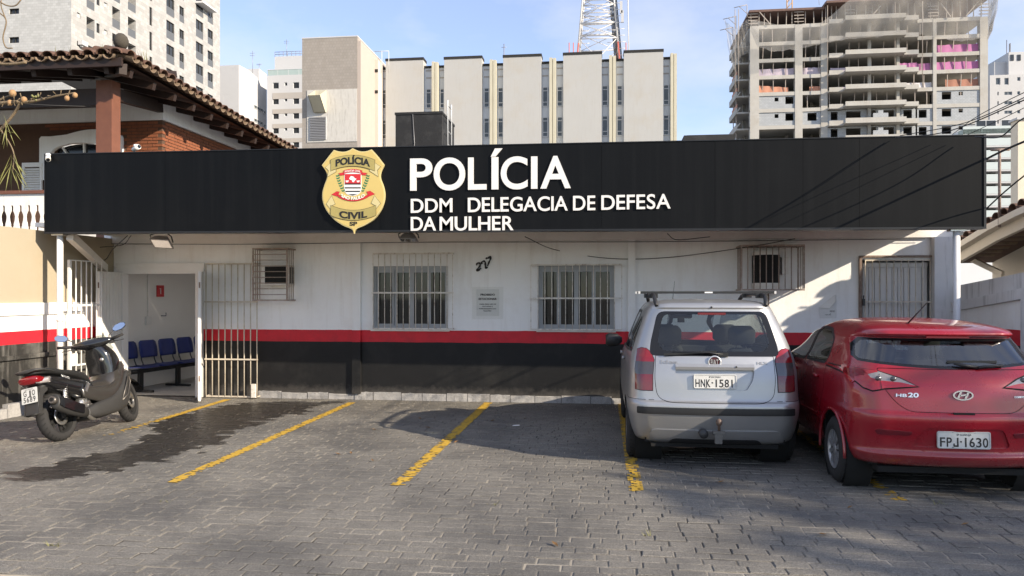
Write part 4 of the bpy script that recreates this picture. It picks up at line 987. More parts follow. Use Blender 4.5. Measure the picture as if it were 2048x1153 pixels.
# --- stone clad apartment tower at the left
TX, TY, FL = -55.8, 62.0, 3.07
TY1 = P(440, 100, x=TX).y
TW = thing('apartment_tower', 'tall stone clad apartment tower with dark windows and balconies behind the tiled roof', 'building', (TX-10, TY+15, 0))
def sp_(zx, zy): return (140 + zx/5.2406, zy/5.2406)
def rect_side(x0, x1, yt, yb):
    a = P(*sp_(x0, yt), x=TX); b = P(*sp_(x1, yt), x=TX); c = P(*sp_(x0, yb), x=TX); return (a.y, b.y, c.z, a.z)
defs = [('balcony',173,257,170,372),('slit',278,312,240,340),('vent',72,112,127,178),('vent',357,393,307,352),('balcony',443,525,345,560),('balcony',607,690,172,370),('slit',833,862,70,262),('window',1010,1095,205,395),('slit2',1147,1197,57,222),('window',1320,1397,195,378),('slit2',1443,1500,298,455)]
ops = []; items = []
ztop = 48.0
for kind, x0, x1, yt, yb in defs:
    u0, u1, v0, v1 = rect_side(x0, x1, yt, yb)
    for k in range(-4, 5):
        a, b = v0 + k*FL, v1 + k*FL
        if b > 44 or a < 12: continue
        ops.append((u0, u1, a, b)); items.append((kind, u0, u1, a, b))
mb = MB()
# each column keeps its own openings: wall strips between column edges
cols = {}
for o in ops: cols.setdefault((round(o[0],3), round(o[1],3)), []).append(o)
edges = sorted(cols); uprev = TY
merged = []
for (u0, u1) in edges:
    if u0 < uprev: u0c = uprev
    else: u0c = u0
    mb.poly([(TX,uprev,0),(TX,u0,0),(TX,u0,ztop),(TX,uprev,ztop)]) if u0 > uprev else None
    wall_open(mb, side_fn(TX), u1, ztop, cols[(u0,u1)], 1.1 if any(k[0]=='balcony' and abs(k[1]-u0)<.01 for k in items) else .25, u0=u0, v0=0); uprev = u1
mb.poly([(TX,uprev,0),(TX,TY1,0),(TX,TY1,ztop),(TX,uprev,ztop)])
mb.poly([(TX,TY1,0),(TX-25,TY1,0),(TX-25,TY1,ztop),(TX,TY1,ztop)]); mb.poly([(TX,TY,ztop),(TX,TY1,ztop),(TX-25,TY1,ztop),(TX-25,TY,ztop)])
mb.build('stone_wall', M['stone_clad'], TW)
fo = []
for a, b, c, d_ in ((18,38,18,28),(18,37,75,86)):
    p = P(a,c,y=TY); q = P(b,d_,y=TY); fo.append((p.x, q.x, q.z, p.z))
h0 = fo[0][2] - fo[1][2]
for k in range(-2, 3):
    if k not in (0,): fo.append((fo[1][0], fo[1][1], fo[1][2]-h0*k if k > 0 else fo[0][2]-h0*k, fo[1][3]-h0*k if k > 0 else fo[0][3]-h0*k))
fo = sorted(set(tuple(round(v,3) for v in (min(f[0] for f in fo), max(f[1] for f in fo), f[2], f[3])) for f in fo), key=lambda f: f[2])
clean = []
for f in fo:
    if not clean or f[2] > clean[-1][3] + .5: clean.append(f)
mb = MB(); wall_open(mb, front_fn(TY), TX, ztop, clean, .3, u0=TX-25, v0=0); mb.build('stone_wall', M['stone_clad_shaded'], TW)
for f in clean: inst('window', winmesh(f[1]-f[0], f[3]-f[2], 2, [], M['far_black'], M['far_dark'], .06, .2), TW, (f[0], TY+.12, f[2]))
wm = {}
for kind, u0, u1, a, b in items:
    w, h = u1-u0, b-a; key = (kind, round(w,2), round(h,2))
    if key not in wm:
        if kind == 'balcony': wm[key] = winmesh(w, h, 2, [], M['far_frame'], M['far_dark'], .08, .1, 'right')
        elif kind == 'vent': wm[key] = winmesh(w, h, 1, [], M['far_white'], M['far_white'], .05, .1, 'right')
        elif kind == 'slit': wm[key] = winmesh(w, h, 1, [], M['far_black'], M['far_dark'], .05, .1, 'right')
        else: wm[key] = winmesh(w, h, 2, [], M['far_black'], M['far_dark'], .07, .12, 'right', rail=(.46, M['rail_grey']))
    if kind == 'balcony':
        wi = inst('window', wm[key], TW, (TX-1.0, u0, a))
        if 'bal'+str(key) not in wm:
            q = MB(); q.box(-.06,-.02,0.0,w,0,h*.42); wm['bal'+str(key)] = q.mesh('balcony_rail', [M['rail_grey']])
        inst('balcony_rail', wm['bal'+str(key)], TW, (TX-.02, u0+.0, a))
    else: inst('window', wm[key], TW, (TX-.10, u0, a))
ac = MB().box(TX+.02, TX+.55, P(*sp_(80,440),x=TX).y, P(*sp_(140,440),x=TX).y, P(*sp_(80,470),x=TX).z, P(*sp_(80,425),x=TX).z).box(TX+.1,TX+.35,P(*sp_(95,440),x=TX).y,P(*sp_(125,440),x=TX).y,P(*sp_(80,485),x=TX).z,P(*sp_(80,471),x=TX).z)
ac.build('air_conditioner', M['far_white'], TW)
p = P(*sp_(1310,25), x=TX); MB().box(TX+.02, TX+1.2, p.y, P(*sp_(1460,25),x=TX).y, p.z-.1, p.z+.15).build('ledge', M['far_frame'], TW)

# --- white block with slanted parapet, and the white block with a glass terrace
def simple_building(name, label, px0, px1, pytop, y, depth, m, wins, group=None, side=None, cat='building', glass='far_dark', frame='far_frame', z0=0):
    x0, x1 = PX(px0,y), PX(px1,y); zt = PZ(pytop,(px0+px1)/2,y)
    t = thing(name, label, cat, ((x0+x1)/2, y, 0), group=group)
    ops = [(*(lambda a,b: (a.x,b.x,b.z,a.z))(P(w[0],w[2],y=y),P(w[1],w[3],y=y)),) for w in wins]
    mb = MB(); 
    ok = []
    for o in ops:
        if o[0] > x0 and o[1] < x1: ok.append(o)
    # build by vertical strips so that misaligned columns stay cheap
    wall_open(mb, front_fn(y), x1, zt, ok, .25, u0=x0, v0=z0); flat_roof_body(mb, x0, x1, y, y+depth, z0, zt, ('front',)); mb.build('wall', M[m], t)
    cache = {}
    for o in ok:
        k = (round(o[1]-o[0],1), round(o[3]-o[2],1))
        if k not in cache: cache[k] = winmesh(o[1]-o[0], o[3]-o[2], 2 if o[1]-o[0] > 1.2 else 1, [], M[frame], M[glass], .07, .1)
        inst('window', cache[k], t, (o[0], y+.12, o[2]))
    return t, x0, x1, zt
q4 = lambda zx, zy: (430 + zx/4.6111, 60 + zy/4.612)
def r4(x0, x1, y0, y1): a = q4(x0,y0); b = q4(x1,y1); return (a[0], b[0], a[1], b[1])
B1Y = 112.0
t, x0, x1, zt = simple_building('white_apartment_block', 'plain white block with four tiny top windows and a sloping parapet side', 426, q4(220,0)[0], q4(0,328)[1], B1Y, 2, 'far_white', [r4(40,50,358,382), r4(80,95,356,380), r4(148,163,356,380), r4(176,192,356,380), r4(76,146,598,650), r4(78,146,728,775)])
mb = MB(); L = [P(*q4(a,b), x=x1) for a, b in ((222,325),(310,372),(405,455),(405,358),(478,412))]
pts = [(v.y, v.z) for v in L]; yb = pts[-1][0]
mb.prism([(B1Y+.01,0)] + [(B1Y+.01, pts[0][1])] + pts[1:] + [(yb,0)], lambda a,b,c: (c,a,b), x1-8, x1-.002); mb.build('side_wall', M['far_white'], t, recalc=True)
for a, b, c, d_ in ((357,440,688,742),(445,466,742,758),(357,440,812,862),(445,466,868,885)):
    A = P(*q4(a,c), x=x1); B = P(*q4(b,c), x=x1); Cc = P(*q4(a,c+32), x=x1); inst('window', winmesh(B.y-A.y, A.z-Cc.z, 3 if b-a > 40 else 1, [], M['far_frame'], M['far_glass'], .08, .1, 'right'), t, (x1+.09, A.y, Cc.z))
B2Y = 118.0; wins = []
for k, (zt_a, zb_a) in enumerate(((488,543),(633,688),(768,824),(903,958),(1036,1090))):
    wins += [r4(533,588,zt_a,zb_a), r4(640,666,zt_a-2,zt_a+28), r4(720,776,zt_a-3,zb_a-3)]
t, x0, x1, zt = simple_building('white_apartment_block', 'white block with square windows, taupe stripes and a green glass roof terrace', q4(480,0)[0], 640, q4(0,415)[1], B2Y, 14, 'far_white', wins)
for zt_a, zb_a in ((585,632),(735,768),(870,902),(1005,1036)):
    a = P(*q4(530,zt_a), y=B2Y); b = P(*q4(800,zb_a), y=B2Y); MB().box(a.x, x1-.1, B2Y-.03, B2Y-.001, b.z, a.z).build('stripe_band', M['far_grey'], t)
a = P(*q4(480,372), y=B2Y); 
for k in range(5):
    u0 = x0 + (x1-x0)*k/5; MB().box(u0+.04, u0+(x1-x0)/5-.04, B2Y+.1, B2Y+.13, zt+.05, a.z).build('glass_panel', M['far_greenglass'], t)
MB().box(x0, x1, B2Y+.06, B2Y+.16, a.z, a.z+.12).build('handrail', M['far_frame'], t)
a, b = P(*q4(550,248), y=B2Y+4), P(*q4(668,248), y=B2Y+4)
MB().box(a.x, b.x+6, B2Y+4, B2Y+14, zt, a.z).build('penthouse', M['far_white'], t)
rl = MB(); zr = P(*q4(550,205), y=B2Y+4).z
for k in range(9):
    xx = a.x + (b.x+4-a.x)*k/8; rl.tube([(xx,B2Y+4.1,a.z),(xx,B2Y+4.1,zr)], .05, 4)
for z in (zr, (zr+a.z)/2): rl.tube([(a.x,B2Y+4.1,z),(b.x+4,B2Y+4.1,z)], .05, 4)
rl.build('roof_railing', M['grey_metal'], t)
for (zx, zy0, zy1, yy) in ((660,90,205,B2Y+5),(347,195,350,B1Y+6),(408,310,360,B1Y+8)):
    p = P(*q4(zx,zy1), y=yy); q = P(*q4(zx,zy0), y=yy); mb = MB(); mb.tube([p - Vector((0,0,1)), q], .045, 4)
    for s in (.72,.86): 
        z = p.z + (q.z-p.z)*s; mb.tube([(p.x-.5,yy,z),(p.x+.5,yy,z)], .03, 4)
    tag(mb.build('antenna_mast', M['grey_metal']), {660:'thin antenna mast above the roof railing of the terrace block',347:'tallest thin antenna mast above the sloping white parapet',408:'short thin antenna mast at the end of the sloping white parapet'}[zx], 'antenna')

# --- pale office block with blind panels, cream fins and window slots
OY = 72.0; OB = thing('office_block', 'pale office block with blank panels, cream fins and narrow window slots behind the sign', 'building', (0, OY+6, 0))
q5 = lambda zx: 580 + zx/2.4025; qy = lambda zy: zy/2.402
panels = [(466,645,298),(745,925,290),(1027,1209,281),(1314,1498,270),(1604,1792,259)]
X0, X1 = PX(q5(442), OY), PX(q5(1858), OY); ZOT = PZ(qy(318), q5(640), OY)
bodyz = PZ(qy(300), q5(1100), OY) - .3
fins = [(408,440),(683,712),(961,991),(1247,1278),(1534,1566),(1828,1858)]
slots = []
for (a, b, t) in panels:
    xa, xb = PX(q5(a),OY), PX(q5(b),OY); zt = PZ(qy(t), q5((a+b)/2), OY)
    MB().box(xa, xb, OY-.5, OY+1, 0, zt).build('wall_panel', M['far_panel'], OB); MB().box(xa-.05, xb+.05, OY-.55, OY+1.05, zt, zt+.28).build('coping', M['far_black'], OB)
MB().box(X0, X1, OY+.0, OY+18, 0, bodyz).build('wall', M['far_pale'], OB); MB().box(X0, X1-.2, OY-.1, OY+1, bodyz, bodyz+.25).build('coping', M['far_black'], OB)
for a, b in fins:
    xa, xb = PX(q5(a),OY-.5), PX(q5(b),OY-.5); zt = PZ(qy({408:312,683:300,961:290,1247:281,1534:270,1828:259}[a]), q5(a), OY-.5)
    MB().box(xa, xa+(xb-xa)*.45, OY-.75, OY+.1, 0, zt).build('fin', M['far_cream'], OB); MB().box(xa+(xb-xa)*.55, xb, OY-.7, OY+.1, 0, zt-.05).build('fin', M['far_cream'], OB); MB().box(xa+(xb-xa)*.45, xa+(xb-xa)*.55, OY-.55, OY+.1, 0, zt-.1).build('fin_web', M['far_cream'], OB)
slotx = [(443,464),(654,680),(721,743),(932,958),(999,1025),(1213,1241),(1283,1311),(1499,1528),(1570,1598),(1793,1820)]
om = {}
for i, (a, b) in enumerate(slotx):
    xa, xb = PX(q5(a),OY), PX(q5(b),OY)
    for f, (y0, y1) in enumerate(((438,531),(583,676))):
        k = (a - 442)/1400; z1 = PZ(qy(y0-5-26*k), q5(a), OY); z0 = PZ(qy(y1-5-20*k), q5(a), OY)
        for n, (za, zb) in enumerate(((z0,z1),) if f == 0 else ((z0,z1),(z0-4.4,z1-4.4))):
            key = round(xb-xa,1), round(zb-za,1)
            if key not in om: om[key] = winmesh(xb-xa, zb-za, 1, [.23,.80], M['far_frame'], M['far_glass'], .09, .12)
            inst('window', om[key], OB, (xa, OY-.10, za))
    for zz in (PZ(qy(345-26*(a-442)/1400), q5(a), OY), PZ(qy(380-26*(a-442)/1400), q5(a), OY)): MB().box(xa, xb, OY-.04, OY-.001, zz-.07, zz+.07).build('joint_strip', M['far_grey'], OB)
# grey stair tower at its left
q6 = lambda zx, zy: (430 + zx/4.6111, 60 + zy/4.612)
GY = OY - 8; ga_, gb_ = P(*q6(803,85), y=GY), P(*q6(1313,72), y=GY)
ST2 = thing('stair_tower', 'taupe blank tower with a cream hooded vent and louvre beside the office block', 'building', ((ga_.x+gb_.x)/2, GY+4, 0))
M['taupe'] = brick_mat('taupe_tile', (.30,.27,.24), (.33,.30,.27), (.27,.245,.22), 1.0, .3, .3, .02, 'sum', .8)
MB().box(ga_.x, gb_.x, GY, GY+.4, 0, ga_.z).build('front_wall', M['taupe'], ST2); MB().box(ga_.x, gb_.x-.002, GY+.401, GY+16, 0, ga_.z-.01).build('rear_body', M['far_peach'], ST2)
MB().box(ga_.x-.03, gb_.x+.03, GY-.03, GY+16.03, ga_.z, ga_.z+.12).build('coping', M['far_white'], ST2)
MB().box(gb_.x+.001, gb_.x+.35, GY+.02, GY+1.2, 0, PZ(60+100/4.6, 720, GY)).build('corner_pier', M['far_peach'], ST2)
a, b = P(*q6(850,560), y=GY), P(*q6(1310,1030), y=GY)
MB().box(a.x, b.x, GY-.06, GY-.001, b.z, a.z).build('plaster_patch', mat('plaster_patch', (.50,.485,.455), .9, .12, 1.5, bmp=.3, bscale=6, streak=(.2,.18,.16), streak_amt=.7), ST2)
a, b = P(*q6(875,808), y=GY), P(*q6(1032,1015), y=GY); lv = MB().box(a.x, b.x, GY-.12, GY-.061, b.z, a.z).build('louvre', M['far_frame'], ST2)
n = 14
for k in range(n):
    z = b.z + (a.z-b.z)*(k+.5)/n; MB().obox(((a.x+b.x)/2, GY-.16, z), (b.x-a.x-.1, .03, (a.z-b.z)/n*.9), Matrix.Rotation(R(-30),3,'X')).build('slat', M['grey_metal'], lv)
h = [P(*q6(920,562), y=GY), P(*q6(1030,565), y=GY), P(*q6(1030,765), y=GY), P(*q6(905,760), y=GY)]
xa, xb, zt, zb = h[0].x, h[1].x, h[0].z, h[2].z
hd = MB(); sx = -.0; o_ = 1.9; zm = zt - (zt-zb)*.42
pr = [(GY-.07,zt),(GY-o_,zm),(GY-.07-.3,zb),(GY-.07,zb)]
for xx, x2 in ((xa,xa+.08),(xb-.08,xb)): hd.prism(pr, lambda a,b,c: (c,a,b), xx, x2)
hd.poly([(xa,GY-o_,zm),(xb,GY-o_,zm),(xb,GY-.37,zb),(xa,GY-.37,zb)]); hd.box(xa+.081,xb-.081,GY-.09,GY-.061,zb,zt)
hd.build('vent_hood', M['far_cream'], ST2, recalc=True)
# link between tower and block
lx0, lx1 = gb_.x+.36, PX(q5(408), OY-.5)
MB().box(lx0, lx1, OY-2, OY+2, 0, PZ(60+330/4.6, 735, OY)).build('link_wall', M['far_beige'], ST2)
for zy in (378,572): z = PZ(60+zy/4.612, 735, OY-2); MB().box(lx0, lx1, OY-2.06, OY-2.001, z-.2, z+.12).build('ledge', M['far_black'], ST2)
p = P(*q6(1355,838), y=OY-2); MB().box(p.x-.35, p.x+.35, OY-2.08, OY-2.001, p.z-.4, p.z+.4).build('window', M['far_black'], ST2)
p = P(654,76,y=GY+5); mb = MB(); mb.lathe([(0,0),(.9,.3),(1.2,.75),(1.25,.9)], (p.x,GY+5,ga_.z+.1), 'z', 18).tube([(p.x-.6,GY+5,ga_.z+.1),(p.x-.9,GY+5,ga_.z+1.9)], .05, 4)
tag(mb.build('satellite_dish', M['far_white']), 'white satellite dish on top of the taupe tower', 'antenna')
p = P(1008,115,y=OY+3); tag(MB().tube([(p.x,OY+3,bodyz),(p.x,OY+3,PZ(88,1008,OY+3))], .05, 4).tube([(p.x-.3,OY+3,PZ(95,1008,OY+3)),(p.x+.3,OY+3,PZ(95,1008,OY+3))], .03, 4).build('lightning_rod', M['grey_metal']), 'thin lightning rod on the roof between the blank panels', 'rod')
p0 = P(748,125,y=OY-1); sg_ = MB()
for dx in (0, .9, 1.7): sg_.tube([(p0.x+dx,OY-1,p0.z-1.2),(p0.x+dx,OY-1,p0.z+1.2)], .04, 4)
sg_.tube([(p0.x,OY-1,p0.z+1.2),(p0.x+1.7,OY-1,p0.z+1.2)], .04, 4); tag(sg_.build('roof_frame', M['far_frame']), 'small white pipe frame on the link roof beside the taupe tower', 'frame')

# --- lattice mast
MYf = OY + 7; q7 = lambda zx, zy: (1120 + zx/3.8423, zy/3.8433)
M['mast_white'] = mat('mast_white', (.62,.61,.60), .5, .1, 3); M['mast_red'] = mat('mast_red', (.50,.13,.10), .55, .1, 3)
MT = thing('lattice_mast', 'red and white steel lattice mast standing on the office block roof', 'mast', (PX(1200,MYf), MYf+2.5, bodyz))
zb_, zt_ = bodyz-.2, bodyz + 14
def half(z): return 2.75 - (z-zb_)*.085
cxm, cym = PX(1120+292/3.84, MYf), MYf + 3.0
zred = PZ(320/3.84, 1160, MYf); lev = [zb_]; 
zl = [PZ(v/3.8433, 1195, MYf) for v in (430, 282, 158, 75, 12)]; zl += [zl[-1]+2.0*k for k in range(1,5)]; zl[0] = zb_
for sx in (-1,1):
    for sy in (-1,1):
        pts = [(cxm+sx*half(z), cym+sy*half(z), z) for z in (zb_, zred, zl[-1])]
        MB().tube(pts[:2], .11, 6).build('leg', M['mast_red'], MT); MB().tube(pts[1:], .11, 6).build('leg', M['mast_white'], MT)
for i in range(len(zl)-1):
    a, b = zl[i], zl[i+1]
    for (s1, s2) in (((-1,-1),(1,-1)),((1,-1),(1,1)),((1,1),(-1,1)),((-1,1),(-1,-1))):
        A = lambda s, z: Vector((cxm+s[0]*half(z), cym+s[1]*half(z), z)); mb = MB()
        mb.tube([A(s1,b),A(s2,b)], .07 if i != 1 else .14, 4).tube([A(s1,a),A(s2,b)], .05, 4).tube([A(s2,a),A(s1,b)], .05, 4)
        for s, e in ((s1,s2),(s2,s1)): mb.tube([A(s,(a+b)/2), A(s,(a+b)/2).lerp(A(e,(a+b)/2),.25)], .04, 4)
        mb.build('bracing', M['mast_white'] if i else M['mast_white'], MT)
cb = MB()
for k in range(6): cb.tube([(cxm+half(zb_)-.5+k*.16, cym-half(zb_)+.4, zb_), (cxm+half(zl[-1])-.5+k*.16, cym-half(zl[-1])+.4, zl[-1])], .07, 5)
cb.build('cable', M['far_black'], MT)
rd_ = MB()
for k in range(16): z = zb_+k*.8; rd_.tube([(cxm+half(z)+.1,cym-half(z)-.1,z),(cxm+half(z)+.9,cym-half(z)-.1,z)], .04, 4)
rd_.tube([(cxm+half(zb_)+.9,cym-half(zb_)-.1,zb_),(cxm+half(zb_)+.7,cym-half(zt_)-.1,zl[-1])], .06, 4); rd_.build('ladder', M['mast_white'], MT)
for k, (zx, zy) in enumerate(((480,130),(470,60))): p = P(*q7(zx,zy), y=cym-2.5); MB().box(p.x-.15,p.x+.15,cym-2.7,cym-2.4,p.z-.7,p.z+.7).build('panel_antenna', M['far_white'], MT)
for zx, lb in ((70,'left short red rod beside the mast foot'),(103,'right short red rod beside the mast foot'),(507,'red rod at the right of the mast foot')):
    p = P(*q7(zx,430), y=MYf); tag(MB().tube([(p.x,MYf,bodyz),(p.x,MYf,P(*q7(zx,330),y=MYf).z)], .055, 5).build('roof_rod', M['mast_red']), lb, 'rod')

# --- unfinished concrete tower
CY = 124.0; CT = thing('unfinished_tower', 'unfinished concrete apartment tower with open floors, grey block infill and coloured fabric', 'building', (PX(1735,CY), CY+10, 0))
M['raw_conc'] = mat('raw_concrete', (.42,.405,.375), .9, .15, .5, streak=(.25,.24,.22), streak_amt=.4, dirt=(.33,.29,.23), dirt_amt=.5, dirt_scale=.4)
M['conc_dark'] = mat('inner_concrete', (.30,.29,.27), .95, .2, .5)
M['block_wall'] = brick_mat('grey_block', (.36,.38,.40), (.42,.44,.46), (.30,.31,.32), 1.0, .5, .25, .03, 'sum', .9)
M['pink_cloth'] = mat('pink_cloth', (.42,.15,.31), .8, .1, 1.2, bmp=.3, bscale=3); M['lilac_cloth'] = mat('lilac_cloth', (.42,.36,.42), .8, .12, 1.2); M['orange_cloth'] = mat('orange_cloth', (.48,.22,.14), .8, .12, 1.2); M['white_cloth'] = mat('white_cloth', (.58,.55,.56), .8, .1, 1.2); M['brown_cloth'] = mat('brown_cloth', (.33,.15,.10), .8, .15, 1.2)
M['formwork'] = mat('formwork', (.14,.085,.07), .85, .3, 1.5)
M['scaffold'] = mat('scaffold_steel', (.36,.31,.27), .6, .2, 2)
cz = lambda py, px=1700: PZ(py, px, CY); cX = lambda px: PX(px, CY)
zs = [cz(v) for v in (282.5, 248.5, 214.5, 181, 147, 113, 79, 45)]; fh = (zs[-1]-zs[0])/7; zs = [zs[0] - fh*k for k in range(3,0,-1)] + zs; slabh = .62*1.0
ztopC = zs[-1]
xs = {k: cX(k) for k in (1500,1518,1590,1605,1642,1655,1683,1803,1832,1835,1866,1873,1960,1976)}
D = 20.0
mb = MB()
for z in zs: mb.box(xs[1500]-.0, xs[1976], CY+.05, CY+D, z-.25, z)
mb.build('floor_slab', M['raw_conc'], CT)
for a, b in ((1500,1518),(1590,1605),(1642,1655),(1866,1873),(1960,1976)):
    w = xs[b]-xs[a]; MB().box(xs[a], xs[b], CY-.05, CY+ (1.0 if b-a > 8 else .5), zs[0]-3, ztopC).build('column', M['raw_conc'], CT)
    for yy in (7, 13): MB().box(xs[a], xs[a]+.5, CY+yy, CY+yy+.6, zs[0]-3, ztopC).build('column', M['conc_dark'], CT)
for a, b in ((1518,1590),(1605,1642),(1835,1866),(1873,1960)):
    for z in zs: MB().box(xs[a]+.002, xs[b]-.002, CY, CY+.4, z-.55, z+.08).build('edge_beam', M['raw_conc'], CT)
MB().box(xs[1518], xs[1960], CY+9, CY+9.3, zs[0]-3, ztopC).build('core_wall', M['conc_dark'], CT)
# projecting balconies in the middle, three steps
for i, z in enumerate(zs):
    for a, b, pr_, dz in ((1655,1683,1.0,-.12),(1683,1803,2.2,0.0),(1803,1832,1.2,-.1)):
        bl = MB().box(xs[a]+(.0 if a != 1683 else .003), xs[b]-.003, CY-pr_, CY+.3, z-.30+dz, z+dz).build('balcony_slab', M['raw_conc'], CT)
        hgt = .45 if i > 4 else .55
        MB().box(xs[a]+.01, xs[b]-.01, CY-pr_, CY-pr_+.18, z+dz+.001, z+dz+hgt).build('parapet', M['raw_conc'], bl)
for px in (1738,1795):
    x = cX(px); MB().box(x-.25, x+.25, CY-.3, CY+.2, zs[0]-3, ztopC).build('column', M['raw_conc'], CT)
# block infill with window holes on the lower floors
def infill(a, b, k, holes, y=CY+.15):
    z0, z1 = zs[k]+.081, zs[k+1]-.551; x0, x1 = xs[a]+.01, xs[b]-.01; w = x1-x0; h = z1-z0; mb = MB()
    for (u0,u1,v0,v1) in [(x0+w*p, x0+w*q, z0+h*r, z0+h*min(s,.999)) for p,q,r,s in holes]:
        pass
    wall_open(mb, front_fn(y), x1, z1, [(x0+w*p, x0+w*q, z0+h*r, z0+h*s) for p,q,r,s in holes], .25, u0=x0, v0=z0)
    o = mb.build('block_infill', M['block_wall'], CT)
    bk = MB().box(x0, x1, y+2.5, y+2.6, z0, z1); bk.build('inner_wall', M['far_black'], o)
for k in (4,5): infill(1518,1590,k,[(.74,.97,.35,.92),(.44,.55,.58,.88)])
infill(1605,1642,4,[(.28,.78,.3,.9)])
for k in (3,4,5): infill(1873,1960,k,[(.13,.35,.34,.92),(.52,.62,.62,.9)])
for k in (3,4): infill(1835,1866,k,[(.1,.62,.3,.9)]) if k != 5 else None
for k in (3,4):
    infill(1655,1683,k,[(.25,.75,.3,.92)]) ; infill(1803,1832,k,[(.15,.75,.3,.92)])
    x0, x1 = xs[1683], xs[1803]; z0, z1 = zs[k]+.081, zs[k+1]-.4
    mb = MB(); wall_open(mb, front_fn(CY+.2), x1-.01, z1, [(x0+.8,x0+3.2,z0,z1-.3),(x0+4.6,x0+5.7,z0,z1-.2),(x0+6.8,x1-1.1,z0,z1-.25)], .25, u0=x0+.01, v0=z0); mb.build('block_infill', M['block_wall'], CT)
    MB().box(x0+4.5, x0+6.9, CY-2.0, CY-1.75, zs[k]+.56, zs[k]+1.3).box(x0+5.3, x0+6.1, CY-2.0, CY-1.75, zs[k]+1.301, zs[k]+1.75).build('block_stack', M['block_wall'], CT)
# fabric hung across the open floors
rnd = random.Random(31)
def cloth(a, b, k, m, h=1.35, x0=None, x1=None, y=CY+.45, drop=0.0):
    xa = x0 if x0 is not None else xs[a]+.05; xb = x1 if x1 is not None else xs[b]-.05; N = 24; mb = MB(); vs = []; zb = zs[k]+.085
    for i in range(N+1):
        s = i/N; x = xa+(xb-xa)*s; zt = zb + h*(1 - .06*math.sin(math.pi*((s*3)%1)) + rnd.uniform(-.02,.02)) - drop*s; yy = y + .03*math.sin(s*22)
        vs += [(x,yy,zb),(x,yy+.06,zt)]
    mb.add(vs, [(2*i,2*i+2,2*i+3,2*i+1) for i in range(N)], 0, True); mb.build('fabric', M[m], CT)
cloth(1873,1960,8,'pink_cloth',1.45); cloth(1873,1960,7,'pink_cloth',1.45); cloth(1835,1866,7,'pink_cloth',1.35); cloth(0,0,7,'pink_cloth',1.3,cX(1797),cX(1832),CY-.3); cloth(0,0,7,'lilac_cloth',.9,cX(1660),cX(1795),CY-.2)
cloth(1518,1590,7,'lilac_cloth',1.3); cloth(1605,1642,7,'lilac_cloth',1.3); cloth(1518,1590,6,'orange_cloth',1.4,None,cX(1578),CY+.45,.5); cloth(0,0,6,'orange_cloth',.95,cX(1620),xs[1642]-.05); cloth(0,0,6,'brown_cloth',1.35,cX(1893),xs[1960]-.05); cloth(0,0,6,'white_cloth',1.0,cX(1805),xs[1866]-.05); cloth(0,0,6,'lilac_cloth',.5,cX(1668),cX(1795),CY-.2)
# props under the open floors
pr = MB(); rnd = random.Random(9)
for k in range(5, len(zs)-1):
    x = xs[1518]+.7
    while x < xs[1960]-.3:
        if abs(x - xs[1595 if 1595 in xs else 1590]) > .6: pr.beam((x,CY+.25+rnd.uniform(0,.4),zs[k]+.1),(x+rnd.uniform(-.08,.08),CY+.25,zs[k+1]-.5), .11, .11)
        x += rnd.uniform(1.4,2.4)
o = pr.build('prop', M['scaffold'], CT); o['kind'] = 'stuff'
# top storey: formwork and dense props
MB().box(xs[1500]-.2, cX(1648), CY-.4, CY+D, ztopC+fh*.80, ztopC+fh*.93).build('formwork_deck', M['formwork'], CT); MB().box(cX(1648), xs[1976]+.2, CY-1.5, CY+D, ztopC+fh*1.02, ztopC+fh*1.16).build('formwork_deck', M['formwork'], CT)
fp = MB()
for (a, b, z1) in ((1503,1646,ztopC+fh*.80),(1652,1972,ztopC+fh*1.02)):
    x = cX(a)
    while x < cX(b): fp.beam((x,CY+.3,ztopC),(x+rnd.uniform(-.1,.1),CY+.3,z1), .12, .12); x += rnd.uniform(.8,1.5)
for px in (1506,1598,1700,1866,1968):
    x = cX(px)
    for k in range(4): fp.box(x-.8, x+.8, CY-.1, CY+.05, ztopC+.4+k*.55, ztopC+.52+k*.55)
for a, b in ((1517,1540),(1760,1735),(1880,1900),(1955,1930)): fp.beam((cX(a),CY-.3,ztopC+fh*.85),(cX(b),CY-.3,ztopC+.1), .14,.14)
o = fp.build('formwork_prop', M['scaffold'], CT); o['kind'] = 'stuff'
rb = MB(); x = cX(1640)
while x < xs[1976]: rb.tube([(x,CY+.5,ztopC+fh*1.16),(x+rnd.uniform(-.1,.1),CY+.5,ztopC+fh*1.16+rnd.uniform(.4,1.0))], .03, 3); x += .9
o = rb.build('rebar', M['formwork'], CT); o['kind'] = 'stuff'
# left side face with small balconies
xsf = xs[1500]
for k in range(3, len(zs)-1):
    z = zs[k]
    MB().box(xsf-2.1, xsf-.002, CY+1.5, CY+9, z-.28, z).build('side_balcony', M['raw_conc'], CT); MB().box(xsf-2.1, xsf-1.9, CY+1.5, CY+9, z+.001, z+.75).build('side_parapet', M['raw_conc'], CT)
    if k in (5,6,7): MB().box(xsf-1.85, xsf-1.82, CY+2, CY+7.5, z+.76, z+1.6).build('fabric', M['orange_cloth'], CT)
    for yy in (3,6): MB().box(xsf-1.9, xsf-1.75, CY+yy, CY+yy+.15, z+.0, z+fh-.3).build('side_prop', M['scaffold'], CT)
MB().box(xsf+.01, xsf+.3, CY+1.1, CY+D, zs[0], zs[3]).build('side_wall', M['block_wall'], CT)
